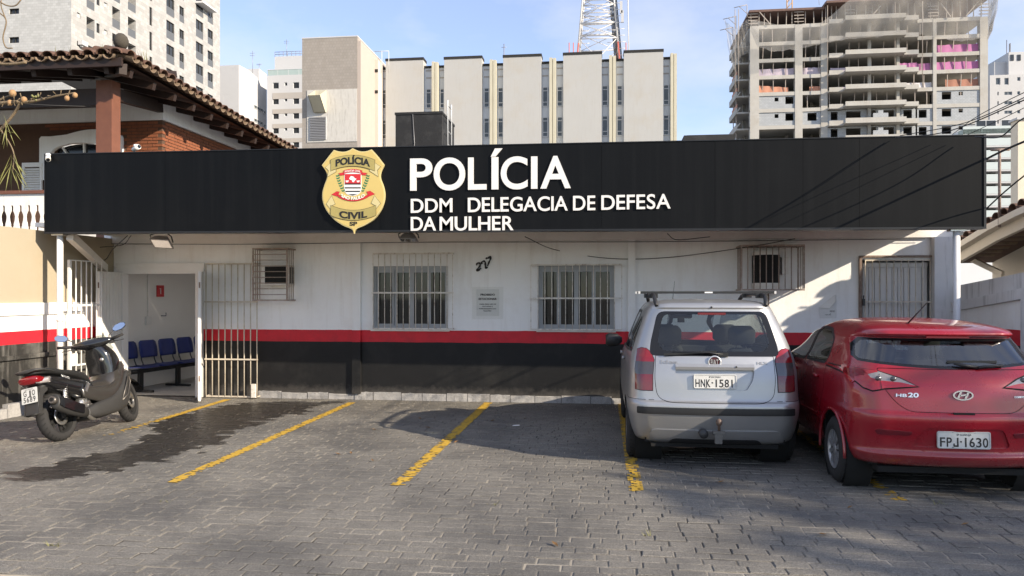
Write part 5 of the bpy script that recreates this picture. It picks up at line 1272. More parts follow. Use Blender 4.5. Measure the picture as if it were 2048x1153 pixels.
# scaffold brackets and the safety net
br = MB()
for k, (px, py) in enumerate(((1468,16),(1446,39),(1440,61))):
    p = P(px, py, y=CY-1); q = P(px+26, py-6, y=CY-1); br.tube([p,q], .06, 4).tube([q, q-Vector((0,0,2.2))], .06, 4).tube([p.lerp(q,.4), q-Vector((0,0,1.5))], .05, 4)
for px in (1477,1470,1655,1845,1790): p = P(px,90,y=CY-1.2); br.tube([(p.x,CY-1.2,zs[6]),(p.x,CY-1.2,ztopC+fh*.9)], .06, 4)
o = br.build('scaffold_bracket', M['scaffold'], CT); o['kind'] = 'stuff'
def net_material():
    m = bpy.data.materials.new('safety_net'); m.use_nodes = True; nt = m.node_tree; nt.nodes.clear(); out = nt.nodes.new('ShaderNodeOutputMaterial')
    tr = nt.nodes.new('ShaderNodeBsdfTransparent'); df = nt.nodes.new('ShaderNodeBsdfDiffuse'); df.inputs[0].default_value = (.50,.48,.45,1); tl = nt.nodes.new('ShaderNodeBsdfTranslucent'); tl.inputs[0].default_value = (.5,.48,.45,1)
    ad = nt.nodes.new('ShaderNodeMixShader'); ad.inputs[0].default_value = .3; nt.links.new(df.outputs[0], ad.inputs[1]); nt.links.new(tl.outputs[0], ad.inputs[2])
    mx_ = nt.nodes.new('ShaderNodeMixShader'); f = ramp(nt, noise(nt, .5, 5, .6), .3, .75, (.30,.30,.30,1), (.46,.46,.46,1)); nt.links.new(f, mx_.inputs[0]); nt.links.new(tr.outputs[0], mx_.inputs[1]); nt.links.new(ad.outputs[0], mx_.inputs[2]); nt.links.new(mx_.outputs[0], out.inputs[0]); return m
M['net'] = net_material()
def net(topl, botl, y, label, bulge=.5):
    N, K = 60, 14; mb = MB(); vs = []
    def samp(L, s):
        xs_ = [p[0] for p in L]; x = xs_[0] + (xs_[-1]-xs_[0])*s
        for (a, b), (c, d_) in zip(L[:-1], L[1:]):
            if min(a,c)-1e-6 <= x <= max(a,c)+1e-6: return x, b + (d_-b)*((x-a)/(c-a) if c != a else 0)
        return L[-1]
    for i in range(N+1):
        s = i/N; tx, ty_ = samp(topl, s); bx_, by_ = samp(botl, s); p = P(tx,ty_,y=y); q = P(bx_,by_,y=y)
        for j in range(K+1):
            t = j/K; v = p.lerp(q, t); vs.append((v.x + .12*math.sin(t*9+i*.7), y - bulge*math.sin(math.pi*min(1,t*1.05))*(.7+.3*math.sin(i*.55)) + .12*math.sin(i*1.3+t*5), v.z + .08*math.sin(i*2.1)*t))
    mb.add(vs, [(i*(K+1)+j, (i+1)*(K+1)+j, (i+1)*(K+1)+j+1, i*(K+1)+j+1) for i in range(N) for j in range(K)], 0, True)
    tag(mb.build('safety_net', M['net']), label, 'net', 'grey safety nets on the unfinished tower')
net([(1500,40),(1560,50),(1640,48),(1700,0),(1978,-8)], [(1500,62),(1514,92),(1545,104),(1600,98),(1650,86),(1700,78),(1760,74),(1800,64),(1835,70),(1885,76),(1915,84),(1978,76)], CY-3.0, 'grey safety net draped across the front of the unfinished tower')
net([(1448,40),(1470,60),(1500,35)], [(1465,145),(1482,112),(1500,105)], CY+.4, 'grey safety net hanging off the left corner of the unfinished tower', .2)
net([(1976,-10),(1998,-6)], [(1976,80),(1984,60)], CY-1.0, 'narrow grey safety net strip hanging off the right corner of the unfinished tower', .2)
for px, py, lb in ((1579,10,'yellow crane post standing on the left roof deck of the unfinished tower'),):
    p = P(px,30,y=CY+5); mb = MB()
    for dx in (-.45,.45):
        mb.tube([(p.x+dx,CY+5,ztopC+fh*.93),(p.x+dx,CY+5,ztopC+fh*.93+6)], .09, 4)
    for k in range(6): mb.tube([(p.x-.45,CY+5,ztopC+fh*.93+k),(p.x+.45,CY+5,ztopC+fh*.93+k+1)], .06, 4)
    tag(mb.build('crane_post', mat('crane_yellow', (.55,.30,.05), .6)), lb, 'crane')

# --- white tower with arched windows at the right edge, and the balcony block below it
WY = 150.0; q8 = lambda zx, zy: (1700 + zx/3.977, zy/3.9759)
def w8(x0,x1,y0,y1): a = q8(x0,y0); b = q8(x1,y1); return (a[0],b[0],a[1],b[1])
wins = [w8(1160,1196,622,675), w8(1228,1262,622,675), w8(1330,1356,615,645)]
for k in range(5):
    dy = 75*k*1.0; wins += [w8(1172,1184,732+dy,760+dy), w8(1228,1290,732+dy,757+dy), w8(1330,1354,728+dy,754+dy)]
t, x0, x1, zt = simple_building('white_apartment_tower', 'white tower with small arched windows at the right edge behind the unfinished tower', q8(1112,0)[0], 2110, q8(0,592)[1], WY, 20, 'far_white', wins, glass='far_glass')
a = P(*q8(1148,592), y=WY+3); MB().box(a.x, a.x+16, WY+3, WY+14, zt, PZ(q8(0,495)[1], 1990, WY+3)).build('roof_house', M['far_white'], t)
b = P(*q8(1262,592), y=WY+2); MB().box(b.x, b.x+14, WY+2, WY+12, zt+.01, PZ(q8(0,415)[1], 2030, WY+2)).build('roof_house', M['far_white'], t)
for zx in (1290,1345): p = P(*q8(zx,460), y=WY+1.95); MB().box(p.x-.3,p.x+.3,WY+1.9,WY+2-.001,p.z-.6,p.z+.6).build('window', M['far_dark'], t)
ms = MB()
for zx, z0, z1 in ((1247,320,430),(1275,345,420),(1268,350,420)): p = P(*q8(zx,z1), y=WY+5); ms.tube([(p.x,WY+5,zt),(p.x,WY+5,P(*q8(zx,z0),y=WY+5).z)], .10, 4)
tag(ms.build('antenna_mast', M['grey_metal']), 'thin antenna masts on the roof of the white tower at the right edge', 'antenna')
VY = 95.0; VB = thing('balcony_block', 'pale green block with stacked glass balconies above the right neighbour roof', 'building', (PX(2008,VY), VY+6, 0))
v9 = lambda zx, zy: (1820 + zx/2.504, 220 + zy/2.5065)
a, b = P(*v9(388,95), y=VY), P(*v9(545,95), y=VY); MB().box(a.x-3, b.x, VY+1.5, VY+14, 0, a.z).build('wall', M['far_pale'], VB)
MB().box(a.x-3, b.x+.1, VY, VY+1.5, P(*v9(400,120),y=VY).z, a.z).build('top_band', M['far_greenglass'], VB)
dz = (P(*v9(400,145),y=VY).z - P(*v9(400,447),y=VY).z)/5
z = P(*v9(400,180),y=VY).z + dz
bm2 = MB().box(0, b.x-a.x+3, 0, 1.5, -.2, 0).mesh('balcony_slab', [M['far_white']]); gm2 = MB().box(0, b.x-a.x+3, 0, .06, .02, 1.0).mesh('glass_rail', [mat('green_rail', (.50,.55,.54), .2, .05, 1)]); wmm = winmesh(2.6, 1.2, 2, [], M['far_frame'], M['far_dark'], .08, .1)
for k in range(9):
    s_ = inst('balcony_slab', bm2, VB, (a.x-3, VY, z)); g_ = inst('glass_rail', gm2, VB, (a.x-3, VY, z))
    inst('window', wmm, VB, (P(*v9(483,0),y=VY).x, VY+1.39, z+.9)); inst('window', wmm, VB, (P(*v9(395,0),y=VY).x-1, VY+1.39, z+.9)); z -= dz
BGY = 60.0; a = P(2036, 300, y=BGY); Bg = thing('beige_building', 'plain beige building edge at the far right above the tiled roof', 'building', (a.x+6, BGY+5, 0))
MB().box(a.x, a.x+14, BGY, BGY+1.2, 0, PZ(240,2040,BGY)).build('wall', M['cream_wall'], Bg); MB().box(a.x-.15, a.x+14, BGY-.15, BGY+1.3, PZ(240,2040,BGY), PZ(240,2040,BGY)+.2).build('coping', M['far_white'], Bg)
# ---------------------------------------------------------------- cars: a shell of horizontal rings, then glass, lamps and doors cut out of it
def herm(keys, n):
    # keys: tuples of equal length; Catmull-Rom through them with chord parameter, n steps per span
    out = []; N = len(keys)
    for i in range(N-1):
        p1, p2 = keys[i], keys[i+1]; p0 = keys[i-1] if i else tuple(2*a-b for a,b in zip(p1,p2)); p3 = keys[i+2] if i+2 < N else tuple(2*b-a for a,b in zip(p1,p2))
        d1 = max(1e-4, math.dist(p1[:4],p0[:4])); d2 = max(1e-4, math.dist(p2[:4],p1[:4])); d3 = max(1e-4, math.dist(p3[:4],p2[:4]))
        for k in range(n):
            t = k/n; r = []
            for a0, a1, a2, a3 in zip(p0,p1,p2,p3):
                m1 = ((a1-a0)/d1*.5 + (a2-a1)/d2*.5)*d2; m2 = ((a2-a1)/d2*.5 + (a3-a2)/d3*.5)*d2
                # keep sharp spans from overshooting
                lim = 1.5*abs(a2-a1) + 1e-5; m1 = max(-lim, min(lim, m1)); m2 = max(-lim, min(lim, m2))
                t2, t3 = t*t, t*t*t; r.append((2*t3-3*t2+1)*a1 + (t3-2*t2+t)*m1 + (-2*t3+3*t2)*a2 + (t3-t2)*m2)
            out.append(tuple(r))
    out.append(keys[-1]); return out
def car_ring(z, Rr, Fr, W, rx, ry, bow, taper, L):
    # half outline from rear centre to front centre, x >= 0
    pts = []; rx = min(rx, W*.98); ym = (Rr+Fr)/2; hl = max(.05, (Fr-Rr)/2); yb = lambda x: Rr + bow*(x/max(W,1e-3))**2
    n1, n2, n3, n4, n5 = 12, 10, 44, 8, 8
    for i in range(n1): x = (W-rx)*i/n1; pts.append((x, yb(x)))
    y0 = yb(W-rx); ry_ = min(ry, hl*.6)
    for i in range(n2): t = math.pi/2*i/n2; pts.append((W-rx+rx*math.sin(t), y0 + ry_*(1-math.cos(t))))
    fr = min(.55, W*.75, hl*.5); ys, ye = y0+ry_, Fr-fr
    if ye < ys: ye = ys
    for i in range(n3): y = ys + (ye-ys)*i/n3; pts.append((W, y))
    for i in range(n4): t = math.pi/2*i/n4; pts.append((W - fr*.8*min(1,W/.6)*(1-math.cos(t)), ye + fr*.75*math.sin(t)))
    xf = W - fr*.8*min(1,W/.6); yf = ye + fr*.75
    for i in range(n5+1): s = i/n5; pts.append((xf*(1-s), yf + (Fr-yf)*(1-(1-s)**2)))
    out = []
    for x, y in pts:
        s = (y-ym)/max(hl,.3); out.append((x*(1 - taper*abs(s)**2.6), y))
    return out
def car_shell(keys, n, L, taper):
    prof = herm(keys, n); vs = []; fs = []; h = None
    for k in prof:
        half = car_ring(*k[:7], taper, L); full = half + [(-x, y) for x, y in half[-2:0:-1]]; h = len(full)
        vs += [(x, y, k[0]) for x, y in full]
    for i in range(len(prof)-1):
        for j in range(h): fs.append((i*h+j, i*h+(j+1)%h, (i+1)*h+(j+1)%h, (i+1)*h+j))
    vs.append((0, (prof[-1][1]+prof[-1][2])/2, prof[-1][0])); c = len(vs)-1; b = (len(prof)-1)*h
    for j in range(h): fs.append((b+j, b+(j+1)%h, c))
    bm = bmesh.new(); V = [bm.verts.new(v) for v in vs]
    for f in fs:
        try: bm.faces.new([V[i] for i in f])
        except ValueError: pass
    bmesh.ops.remove_doubles(bm, verts=bm.verts, dist=1e-5); bmesh.ops.recalc_face_normals(bm, faces=bm.faces)
    return bm
def inpoly(poly, x, y):
    ins = False; n = len(poly)
    for i in range(n):
        ax, ay = poly[i]; bx, by = poly[(i+1)%n]
        if (ay > y) != (by > y) and x < (bx-ax)*(y-ay)/(by-ay)+ax: ins = not ins
    return ins
def cut_region(bm, poly, view, side=0, tag_id=0, layer=None):
    """cut the outline into the shell and return the faces inside it; view 'rear' uses (x,z), 'side' uses (y,z)"""
    ia, ib = (0, 2) if view == 'rear' else (1, 2)
    xs_ = [p[0] for p in poly]; zs_ = [p[1] for p in poly]; m = .05; lo = (min(xs_)-m, min(zs_)-m); hi = (max(xs_)+m, max(zs_)+m)
    def ok(f):
        c = f.calc_center_median()
        if not (lo[0] <= c[ia] <= hi[0] and lo[1] <= c[ib] <= hi[1]): return False
        if view == 'rear': return f.normal.y < -.02 and c.y < 1.3
        return c.x*side > .2 and f.normal.x*side > .1
    n = len(poly)
    for i in range(n):
        a, b = poly[i], poly[(i+1)%n]; dx, dz = b[0]-a[0], b[1]-a[1]
        if math.hypot(dx, dz) < 1e-6: continue
        no = Vector((dz, 0, -dx)) if view == 'rear' else Vector((0, dz, -dx)); co = Vector((a[0], 0, a[1])) if view == 'rear' else Vector((0, a[0], a[1]))
        e0 = (min(a[0],b[0])-.03, min(a[1],b[1])-.03); e1 = (max(a[0],b[0])+.03, max(a[1],b[1])+.03)
        fs = []
        for f in bm.faces:
            if not ok(f): continue
            us = [v.co[ia] for v in f.verts]; ws = [v.co[ib] for v in f.verts]
            if max(us) < e0[0] or min(us) > e1[0] or max(ws) < e0[1] or min(ws) > e1[1]: continue
            fs.append(f)
        geom = set(fs)
        for f in fs: geom.update(f.edges); geom.update(f.verts)
        if fs: bmesh.ops.bisect_plane(bm, geom=list(geom), plane_co=co, plane_no=no, dist=1e-5)
    out = []
    for f in bm.faces:
        if not ok(f): continue
        c = f.calc_center_median()
        if inpoly(poly, c[ia], c[ib]): out.append(f)
    return out
def offs_poly(pts, d):
    n = len(pts); area = sum(pts[i][0]*pts[(i+1)%n][1]-pts[(i+1)%n][0]*pts[i][1] for i in range(n)); sg = 1 if area > 0 else -1; o = []
    for i in range(n):
        a, b, c = Vector(pts[i-1]), Vector(pts[i]), Vector(pts[(i+1)%n]); e1 = (b-a).normalized(); e2 = (c-b).normalized(); n1 = Vector((e1.y,-e1.x)); n2 = Vector((e2.y,-e2.x)); nn = n1+n2
        k = nn.length; nn = nn.normalized() if k > 1e-6 else n1; o.append((b.x + nn.x*d*sg/max(.45,k/2), b.y + nn.y*d*sg/max(.45,k/2)))
    return o
def round_poly(pts, r, n=4):
    o = []; N = len(pts)
    for i in range(N):
        a, b, c = Vector(pts[i-1]), Vector(pts[i]), Vector(pts[(i+1)%N]); rr = r[i] if isinstance(r, (list,tuple)) else r
        d1 = min(rr, (a-b).length*.45); d2 = min(rr, (c-b).length*.45); p = b+(a-b).normalized()*d1; q = b+(c-b).normalized()*d2
        for k in range(n+1): t = k/n; o.append(tuple((p*(1-t)**2 + b*2*t*(1-t) + q*t*t)))
    return o
def mesh_from_faces(faces, off=0.0, skirt=0.0, inset_normals=None):
    idx = {}; vs = []; nf = []; ns = {}
    for f in faces:
        for v in f.verts: ns.setdefault(v, Vector((0,0,0))); ns[v] += f.normal*f.calc_area()
    for f in faces:
        r = []
        for v in f.verts:
            if v not in idx: idx[v] = len(vs); vs.append(v.co + v.normal*off)
            r.append(idx[v])
        nf.append(tuple(r))
    mb = MB(); mb.add(vs, nf, 0, True)
    if skirt:
        S = set(faces); 
        for f in faces:
            for lp in f.loops:
                e = lp.edge
                if sum(1 for g in e.link_faces if g in S) == 1:
                    a, b = lp.vert, lp.link_loop_next.vert; k = len(mb.v); n_a, n_b = a.normal, b.normal
                    mb.add([vs[idx[a]], vs[idx[b]], vs[idx[b]] - n_b*skirt, vs[idx[a]] - n_a*skirt], [(1,0,3,2)], 0, False)
    return mb
def take(bm, faces): bmesh.ops.delete(bm, geom=list(faces), context='FACES')

def car_paint(name, col, metal, rough, coat):
    m, nt, b = NT(name); b.inputs['Metallic'].default_value = metal; b.inputs['Roughness'].default_value = rough; b.inputs['Coat Weight'].default_value = coat; b.inputs['Coat Roughness'].default_value = .04
    n1 = ramp(nt, noise(nt, 2.2, 8, .7), .45, .8, (0,0,0,1), (.22,.22,.22,1)); c = mixc(nt, n1, col, tuple(x*.72+.03 for x in col))
    g = nt.nodes.new('ShaderNodeNewGeometry'); sp = nt.nodes.new('ShaderNodeSeparateXYZ'); nt.links.new(g.outputs['Position'], sp.inputs[0])
    mr = nt.nodes.new('ShaderNodeMapRange'); mr.inputs['From Min'].default_value = .55; mr.inputs['From Max'].default_value = .2; mr.inputs['To Min'].default_value = 0; mr.inputs['To Max'].default_value = .5; nt.links.new(sp.outputs['Z'], mr.inputs['Value'])
    mm = nd(nt, 'ShaderNodeMath', operation='MULTIPLY'); nt.links.new(mr.outputs[0], mm.inputs[0]); nt.links.new(noise(nt, 12, 6, .7), mm.inputs[1])
    c = mixc(nt, mm.outputs[0], c, (.16,.14,.12)); nt.links.new(c, b.inputs['Base Color'])
    nt.links.new(ramp(nt, noise(nt, 3, 6, .7), .3, .8, (rough,)*3+(1,), (rough+.12,)*3+(1,)), b.inputs['Roughness']); bump(nt, b, noise(nt, 1.6, 2, .5), .03, .02); return m
M['silver'] = car_paint('silver_paint', (.42,.42,.42), .7, .34, .5); M['red_car'] = car_paint('red_paint', (.29,.003,.013), .05, .24, .8)
M['seam'] = mat('door_gap', (.008,.008,.008), .9, .1, 5); M['car_inside'] = mat('car_interior', (.035,.036,.038), .85, .2, 9); M['seat_cloth'] = mat('seat_cloth', (.045,.047,.05), .9, .25, 20)
M['car_glass'] = glass_mat('car_glass', (.74,.79,.77), .95, .015, 1.75); M['tint_glass'] = glass_mat('tinted_glass', (.55,.6,.6), .95, .015, 2.2); M['side_glass'] = glass_mat('side_glass', (.35,.38,.38), .95, .015, 1.52)
M['lamp_red'] = mat('lamp_red', (.20,.003,.007), .12, .2, 30, coat=1, obj=True); M['lamp_bright'] = mat('lamp_bright_red', (.36,.003,.008), .1, .25, 40, coat=1); M['lamp_pale'] = mat('lamp_pale', (.30,.27,.26), .12, .3, 45, coat=1, metal=.3); M['lamp_dark'] = mat('lamp_smoke', (.055,.045,.045), .12, .3, 40, coat=1); M['lamp_clear'] = mat('lamp_clear', (.50,.46,.45), .12, .25, 40, coat=1, metal=.5); M['lamp_deep'] = mat('lamp_deep_red', (.13,.006,.012), .12, .2, 30, coat=1)
M['glass_edge'] = mat('glass_edge_black', (.010,.010,.011), .12, .1, 9); M['plate_grey'] = mat('plate_grey', (.56,.56,.54), .5, .08, 25, dirt=(.3,.28,.25), dirt_amt=.3, dirt_scale=12)
M['wheel_silver'] = mat('wheel_silver', (.42,.42,.43), .35, .1, 20, metal=.6); M['brake_dark'] = mat('brake_dark', (.03,.028,.026), .8, .2, 20)

def wheel(parent, x, y, r, w, side, spokes=10, hub='wheel_silver', name='wheel'):
    # side -1: outer face towards -x
    rr = r*.64; prof = [(rr,-w/2+.012),(rr+.012,-w/2),(r*.88,-w/2+.004),(r*.965,-w/2+.022),(r,-w/2+.05),(r,w/2-.05),(r*.965,w/2-.022),(r*.88,w/2-.004),(rr+.012,w/2),(rr,w/2-.012)]
    t = MB().lathe([(a, b) for a, b in prof], (x,y,r-.006), 'x', 44).build('wheel', M['rubber'], parent); 
    tr = MB()
    for k in range(40):
        a = 2*math.pi*k/40
        for s in (-1, 1): tr.obox((x + s*w*.2, y + (r-.0005)*math.cos(a), r-.006 + (r-.0005)*math.sin(a)), (w*.33,.018,.007), Matrix.Rotation(a-math.pi/2,3,'X') @ Matrix.Rotation(s*.35,3,'Z'))
    o = tr.build('tread', M['rubber'], t); o['kind'] = 'stuff'
    xo = x + side*(w/2-.03); d = MB().lathe([(0,side*.004),(rr*.3,side*.012),(rr*.36,side*.006),(rr*.36,-side*.02),(rr,-side*.03),(rr+.004,side*.02),(rr-.012,side*.024),(rr-.02,-side*.01)], (xo,y,r-.006), 'x', 40)
    rim = d.build('rim', M['brake_dark'], t)
    s_ = MB(); s_.lathe([(rr-.02,-side*.012),(rr-.014,side*.022),(rr+.002,side*.018),(rr+.004,-side*.01)], (xo,y,r-.006), 'x', 40); s_.lathe([(0,side*.016),(rr*.22,side*.016),(rr*.28,side*.004),(rr*.28,-side*.02)], (xo,y,r-.006), 'x', 24)
    for k in range(spokes):
        a = 2*math.pi*(k+.5)/spokes; c, q = math.cos(a), math.sin(a); tw = .013*rr/.19; t2 = .024*rr/.19
        v = []
        for rad, ww, xx in ((rr*.2,tw*.6,.012),(rr*.62,t2,.014),(rr*.97,tw*.7,.012)):
            for sg in (-1, 1): v.append((xo+side*xx, y + rad*c - sg*ww*q, r-.006 + rad*q + sg*ww*c))
            for sg in (-1, 1): v.append((xo-side*.02, y + rad*c - sg*ww*q, r-.006 + rad*q + sg*ww*c))
        s_.add(v, [(0,1,5,4),(4,5,9,8),(0,4,6,2),(4,8,10,6),(1,3,7,5),(5,7,11,9),(8,9,11,10)])
    s_.build('wheel_cover', M[hub], t, recalc=True); return t
def plate(parent, x, y, z, txt, town, tilt=0.0):
    w, h = .405, .138; rot = Matrix.Rotation(tilt, 3, 'X')
    pts = round_poly([(-w/2,-h/2),(w/2,-h/2),(w/2,h/2),(-w/2,h/2)], .018)
    fn = lambda a,b,c: tuple(Vector((x,y,z)) + rot @ Vector((a, -c, b)))
    p = MB().prism(pts, fn, 0, .012).build('number_plate', M['plate_grey'], parent, recalc=True)
    ip = MB(); fr = round_poly([(-w/2+.004,-h/2+.004),(w/2-.004,-h/2+.004),(w/2-.004,h/2-.004),(-w/2+.004,h/2-.004)], .015); fi = offs_poly(fr, -.004); n = len(fr)
    ip.add([fn(a,b,.0125) for a,b in fr] + [fn(a,b,.0125) for a,b in fi] + [fn(a,b,.0165) for a,b in fr] + [fn(a,b,.0165) for a,b in fi], [(2*n+i,2*n+(i+1)%n,3*n+(i+1)%n,3*n+i) for i in range(n)] + [(i,(i+1)%n,2*n+(i+1)%n,2*n+i) for i in range(n)] + [(n+(i+1)%n,n+i,3*n+i,3*n+(i+1)%n) for i in range(n)])
    ip.build('plate_rim', M['plate_grey'], p)
    tx = MB(); n = len(txt); cw = .0475; xx = -.183
    for ch in txt:
        if ch in '·.': text = MB(); tx.obox(fn(xx+.008, -.012, .0135), (.012,.002,.012)); xx += .026; continue
        if ch == 'J':
            for a0, a1, b0, b1 in ((.028,.040,.0,.072),(.004,.036,-.001,.012),(.0,.011,.004,.026)): tx.prism([(xx+a0,-.053+b0),(xx+a1,-.053+b0),(xx+a1,-.053+b1),(xx+a0,-.053+b1)], fn, .0122+a0*.002, .0137+a0*.004)
            xx += .0505; continue
        wch = .012 if ch in '1I' else .040
        text_mb(tx, ch, (lambda x0, wc: lambda a,b,c: fn(x0 + a*wc, -.053 + b*.072, .0122 + .0015*c))(xx + (.012 if ch in '1I' else 0), wch), .012); xx += .0505 if ch not in '1I' else .046
    tx.build('plate_text', M['black_print'], p)
    tt = MB(); text_mb(tt, town, lambda a,b,c: fn(-.055 + .11*a, .036 + b*.014, .0122 + .001*c), .01); tt.build('plate_text', M['dark_metal'], p)
    for sx in (-1, 1):
        MB().lathe([(0,0),(.007,0),(.007,.004),(0,.005)], fn(sx*.085, .058, .012), 'y', 10).build('bolt', M['dark_metal'], p); MB().obox(fn(sx*.085, -.060, .013), (.016,.004,.008)).build('bolt', M['dark_metal'], p)
    return p
def seat(parent, x, y, z, w=.5, back=.62, head=True, lean=-12, headgap=.0):
    s = MB(); rot = Matrix.Rotation(R(-lean), 3, 'X')
    def sect(zz, hw, hd): return [Vector((x,y,z)) + rot @ Vector((a*hw, b*hd, zz)) for a, b in [(-1,-.6),(-.8,-1),(.8,-1),(1,-.6),(1,.6),(.8,1),(-.8,1),(-1,.6)]]
    s.rings([sect(0,w/2*.95,.07), sect(.1,w/2,.09), sect(back*.6,w/2,.085), sect(back*.93,w/2*.86,.065), sect(back,w/2*.7,.04)], 0, True)
    o = s.build('seat', M['seat_cloth'], parent)
    if head:
        h = MB(); h.rings([sect(back+.05,.10,.045), sect(back+.08,.135,.06), sect(back+.2,.135,.06), sect(back+.24,.10,.045)], 0, True); h.build('headrest', M['seat_cloth'], o)
        q = MB()
        for sx in (-.05,.05): q.tube([Vector((x,y,z)) + rot @ Vector((sx,0,back-.02)), Vector((x,y,z)) + rot @ Vector((sx,0,back+.09))], .007, 5)
        q.build('headrest_post', M['steel'], o)

# ---- silver car ----
def tot(*a): return a
def silver_car():
    x0 = P(1433, 773, y=-4.42).x
    car = thing('parked_car', 'silver family car with roof rails and tow ball parked nose to the wall', 'car', (x0, -4.42, 0), 0.0, 'cars parked nose to the wall', local=True)
    L = 3.93
    # z, rear y, front y, half width, corner rx, ry, bow
    K = [(.235,.20,3.72,.70,.20,.16,.05),(.27,.11,3.78,.77,.22,.18,.06),(.36,.06,3.84,.81,.22,.2,.07),(.48,.025,3.88,.835,.22,.22,.07),(.545,.01,3.9,.845,.22,.22,.07),(.62,.012,3.9,.848,.22,.22,.07),(.648,.03,3.89,.848,.21,.22,.07),(.66,.062,3.885,.847,.19,.2,.06),
         (.72,.075,3.86,.846,.17,.2,.06),(.84,.09,3.7,.843,.16,.2,.06),(.92,.105,3.45,.838,.16,.19,.06),(1.0,.125,3.1,.828,.16,.19,.06),(1.07,.145,2.86,.812,.16,.18,.06),(1.10,.16,2.80,.802,.16,.18,.06),(1.2,.205,2.64,.77,.16,.18,.06),(1.35,.27,2.40,.715,.16,.18,.06),(1.47,.325,2.20,.665,.16,.18,.06),(1.535,.345,2.08,.632,.16,.18,.055),
         (1.555,.34,2.02,.618,.16,.18,.05),(1.585,.36,1.94,.59,.17,.2,.05),(1.606,.42,1.84,.535,.2,.25,.05),(1.622,.56,1.72,.43,.25,.3,.04),(1.632,.8,1.5,.25,.2,.25,.03),(1.635,1.0,1.3,.1,.08,.1,.0)]
    bm = car_shell(K, 4, L, .05); bm.normal_update(); bvh = BVHTree.FromBMesh(bm)
    def sy(x, z):
        h = bvh.ray_cast(Vector((x,-2,z)), Vector((0,1,0))); return h[0].y if h[0] else .1
    PT_ = M['silver']
    # wheel arches
    for s in (-1, 1):
        for cy in (.70, 3.20):
            pl = [(cy+.335*math.cos(R(t)), .30+.335*math.sin(R(t))) for t in range(0,360,15)]
            take(bm, cut_region(bm, [(a, max(b,.0)) for a,b in pl], 'side', s))
    # glass outlines
    rg = round_poly([(-.615,1.085),(.615,1.085),(.605,1.20),(.525,1.515),(-.525,1.515),(-.605,1.20)], [.05,.05,.05,.07,.07,.05])
    f = cut_region(bm, rg, 'rear'); core = round_poly([(-.475,1.13),(.475,1.13),(.53,1.19),(.525,1.27),(.47,1.485),(-.47,1.485),(-.525,1.27),(-.53,1.19)], .06)
    g_in = set(cut_region(bm, core, 'rear')); f = cut_region(bm, rg, 'rear'); g_in = set(x for x in f if inpoly(core, x.calc_center_median().x, x.calc_center_median().z))
    win = mesh_from_faces(list(g_in)).build('rear_window', M['car_glass'], car); rim = [x for x in f if x not in g_in]
    mesh_from_faces(rim).build('window_border', M['glass_edge'], win)
    take(bm, f)
    # tailgate with a shut line round it
    hp = round_poly([(-.555,1.083),(.555,1.083),(.565,.86),(.545,.70),(.46,.648),(-.46,.648),(-.545,.70),(-.565,.86)], [.01,.01,.05,.06,.1,.1,.06,.05])
    ho = offs_poly(hp, .0055); cut_region(bm, hp, 'rear'); allf = cut_region(bm, ho, 'rear'); inner = [x for x in allf if inpoly(hp, x.calc_center_median().x, x.calc_center_median().z)]; ring = [x for x in allf if x not in set(inner)]
    mesh_from_faces(ring, -.006).build('shut_line', M['seam'], car)
    # plate recess in the tailgate
    rp = round_poly([(-.375,.955),(.375,.955),(.355,.86),(.30,.765),(-.30,.765),(-.355,.86)], .025)
    cut_region(bm, rp, 'rear'); cut_region(bm, hp, 'rear'); allf = [x for x in cut_region(bm, ho, 'rear')]; inner = [x for x in allf if inpoly(hp, x.calc_center_median().x, x.calc_center_median().z)]
    rec = [x for x in inner if inpoly(rp, x.calc_center_median().x, x.calc_center_median().z)]; rs = set(rec)
    tg = mesh_from_faces([x for x in inner if x not in rs]).build('tailgate', PT_, car)
    mb = mesh_from_faces(rec, -.032); bm.normal_update()
    for fc in rec:
        for lp in fc.loops:
            e = lp.edge
            if sum(1 for g in e.link_faces if g in rs) == 1:
                a, b = lp.vert, lp.link_loop_next.vert; mb.add([a.co, b.co, b.co-b.normal*.032, a.co-a.normal*.032], [(0,1,2,3)])
    mb.build('plate_recess', PT_, tg); take(bm, allf)
    cb = MB(); 
    for i in range(16):
        xa, xb = -.37+.74*i/16, -.37+.74*(i+1)/16; ya, yb = sy(xa,.98)-.018, sy(xb,.98)-.018
        cb.add([(xa,ya,.957),(xb,yb,.957),(xb,yb-.004,.985),(xa,ya-.004,.985),(xa,ya+.03,.954),(xb,yb+.03,.954),(xb,yb+.02,1.012),(xa,ya+.02,1.012)], [(0,1,2,3),(4,5,1,0),(3,2,6,7)])
    cb.build('plate_garnish', PT_, tg)
    MB().lathe([(0,0),(.009,0),(.009,.006),(0,.008)], (.20, sy(.2,.985)-.03, .99), 'y', 12).build('key_lock', M['dark_metal'], tg)
    plate(car, .0, sy(0,.835)+.024, .845, 'HNK·1581', 'SP SAO PAULO', R(-6))
    # badges on the tailgate
    def strip_text(body, xa, xb, zz, h, m, off=.01):
        mb = MB(); text_mb(mb, body, lambda a,b,c: (xa+(xb-xa)*a, sy(xa+(xb-xa)*a, zz+b*h) - .0005 - .005*c, zz+b*h), off); mb.build('badge_lettering', m, tg)
    strip_text('Idea', -.51, -.345, 1.012, .030, M['grey_metal'], .02); strip_text('HLX', .40, .50, 1.012, .022, M['grey_metal'], .01)
    yb = sy(0,1.03); bd = MB().lathe([(.064,-.002),(.064,-.012),(.055,-.016),(.050,-.010)], (0,yb,1.03), 'y', 32).build('badge', M['chrome'], tg); MB().lathe([(.0505,-.009),(.0,-.010)], (0,yb,1.03), 'y', 32).build('badge_disc', mat('badge_maroon', (.06,.01,.015), .3), bd)
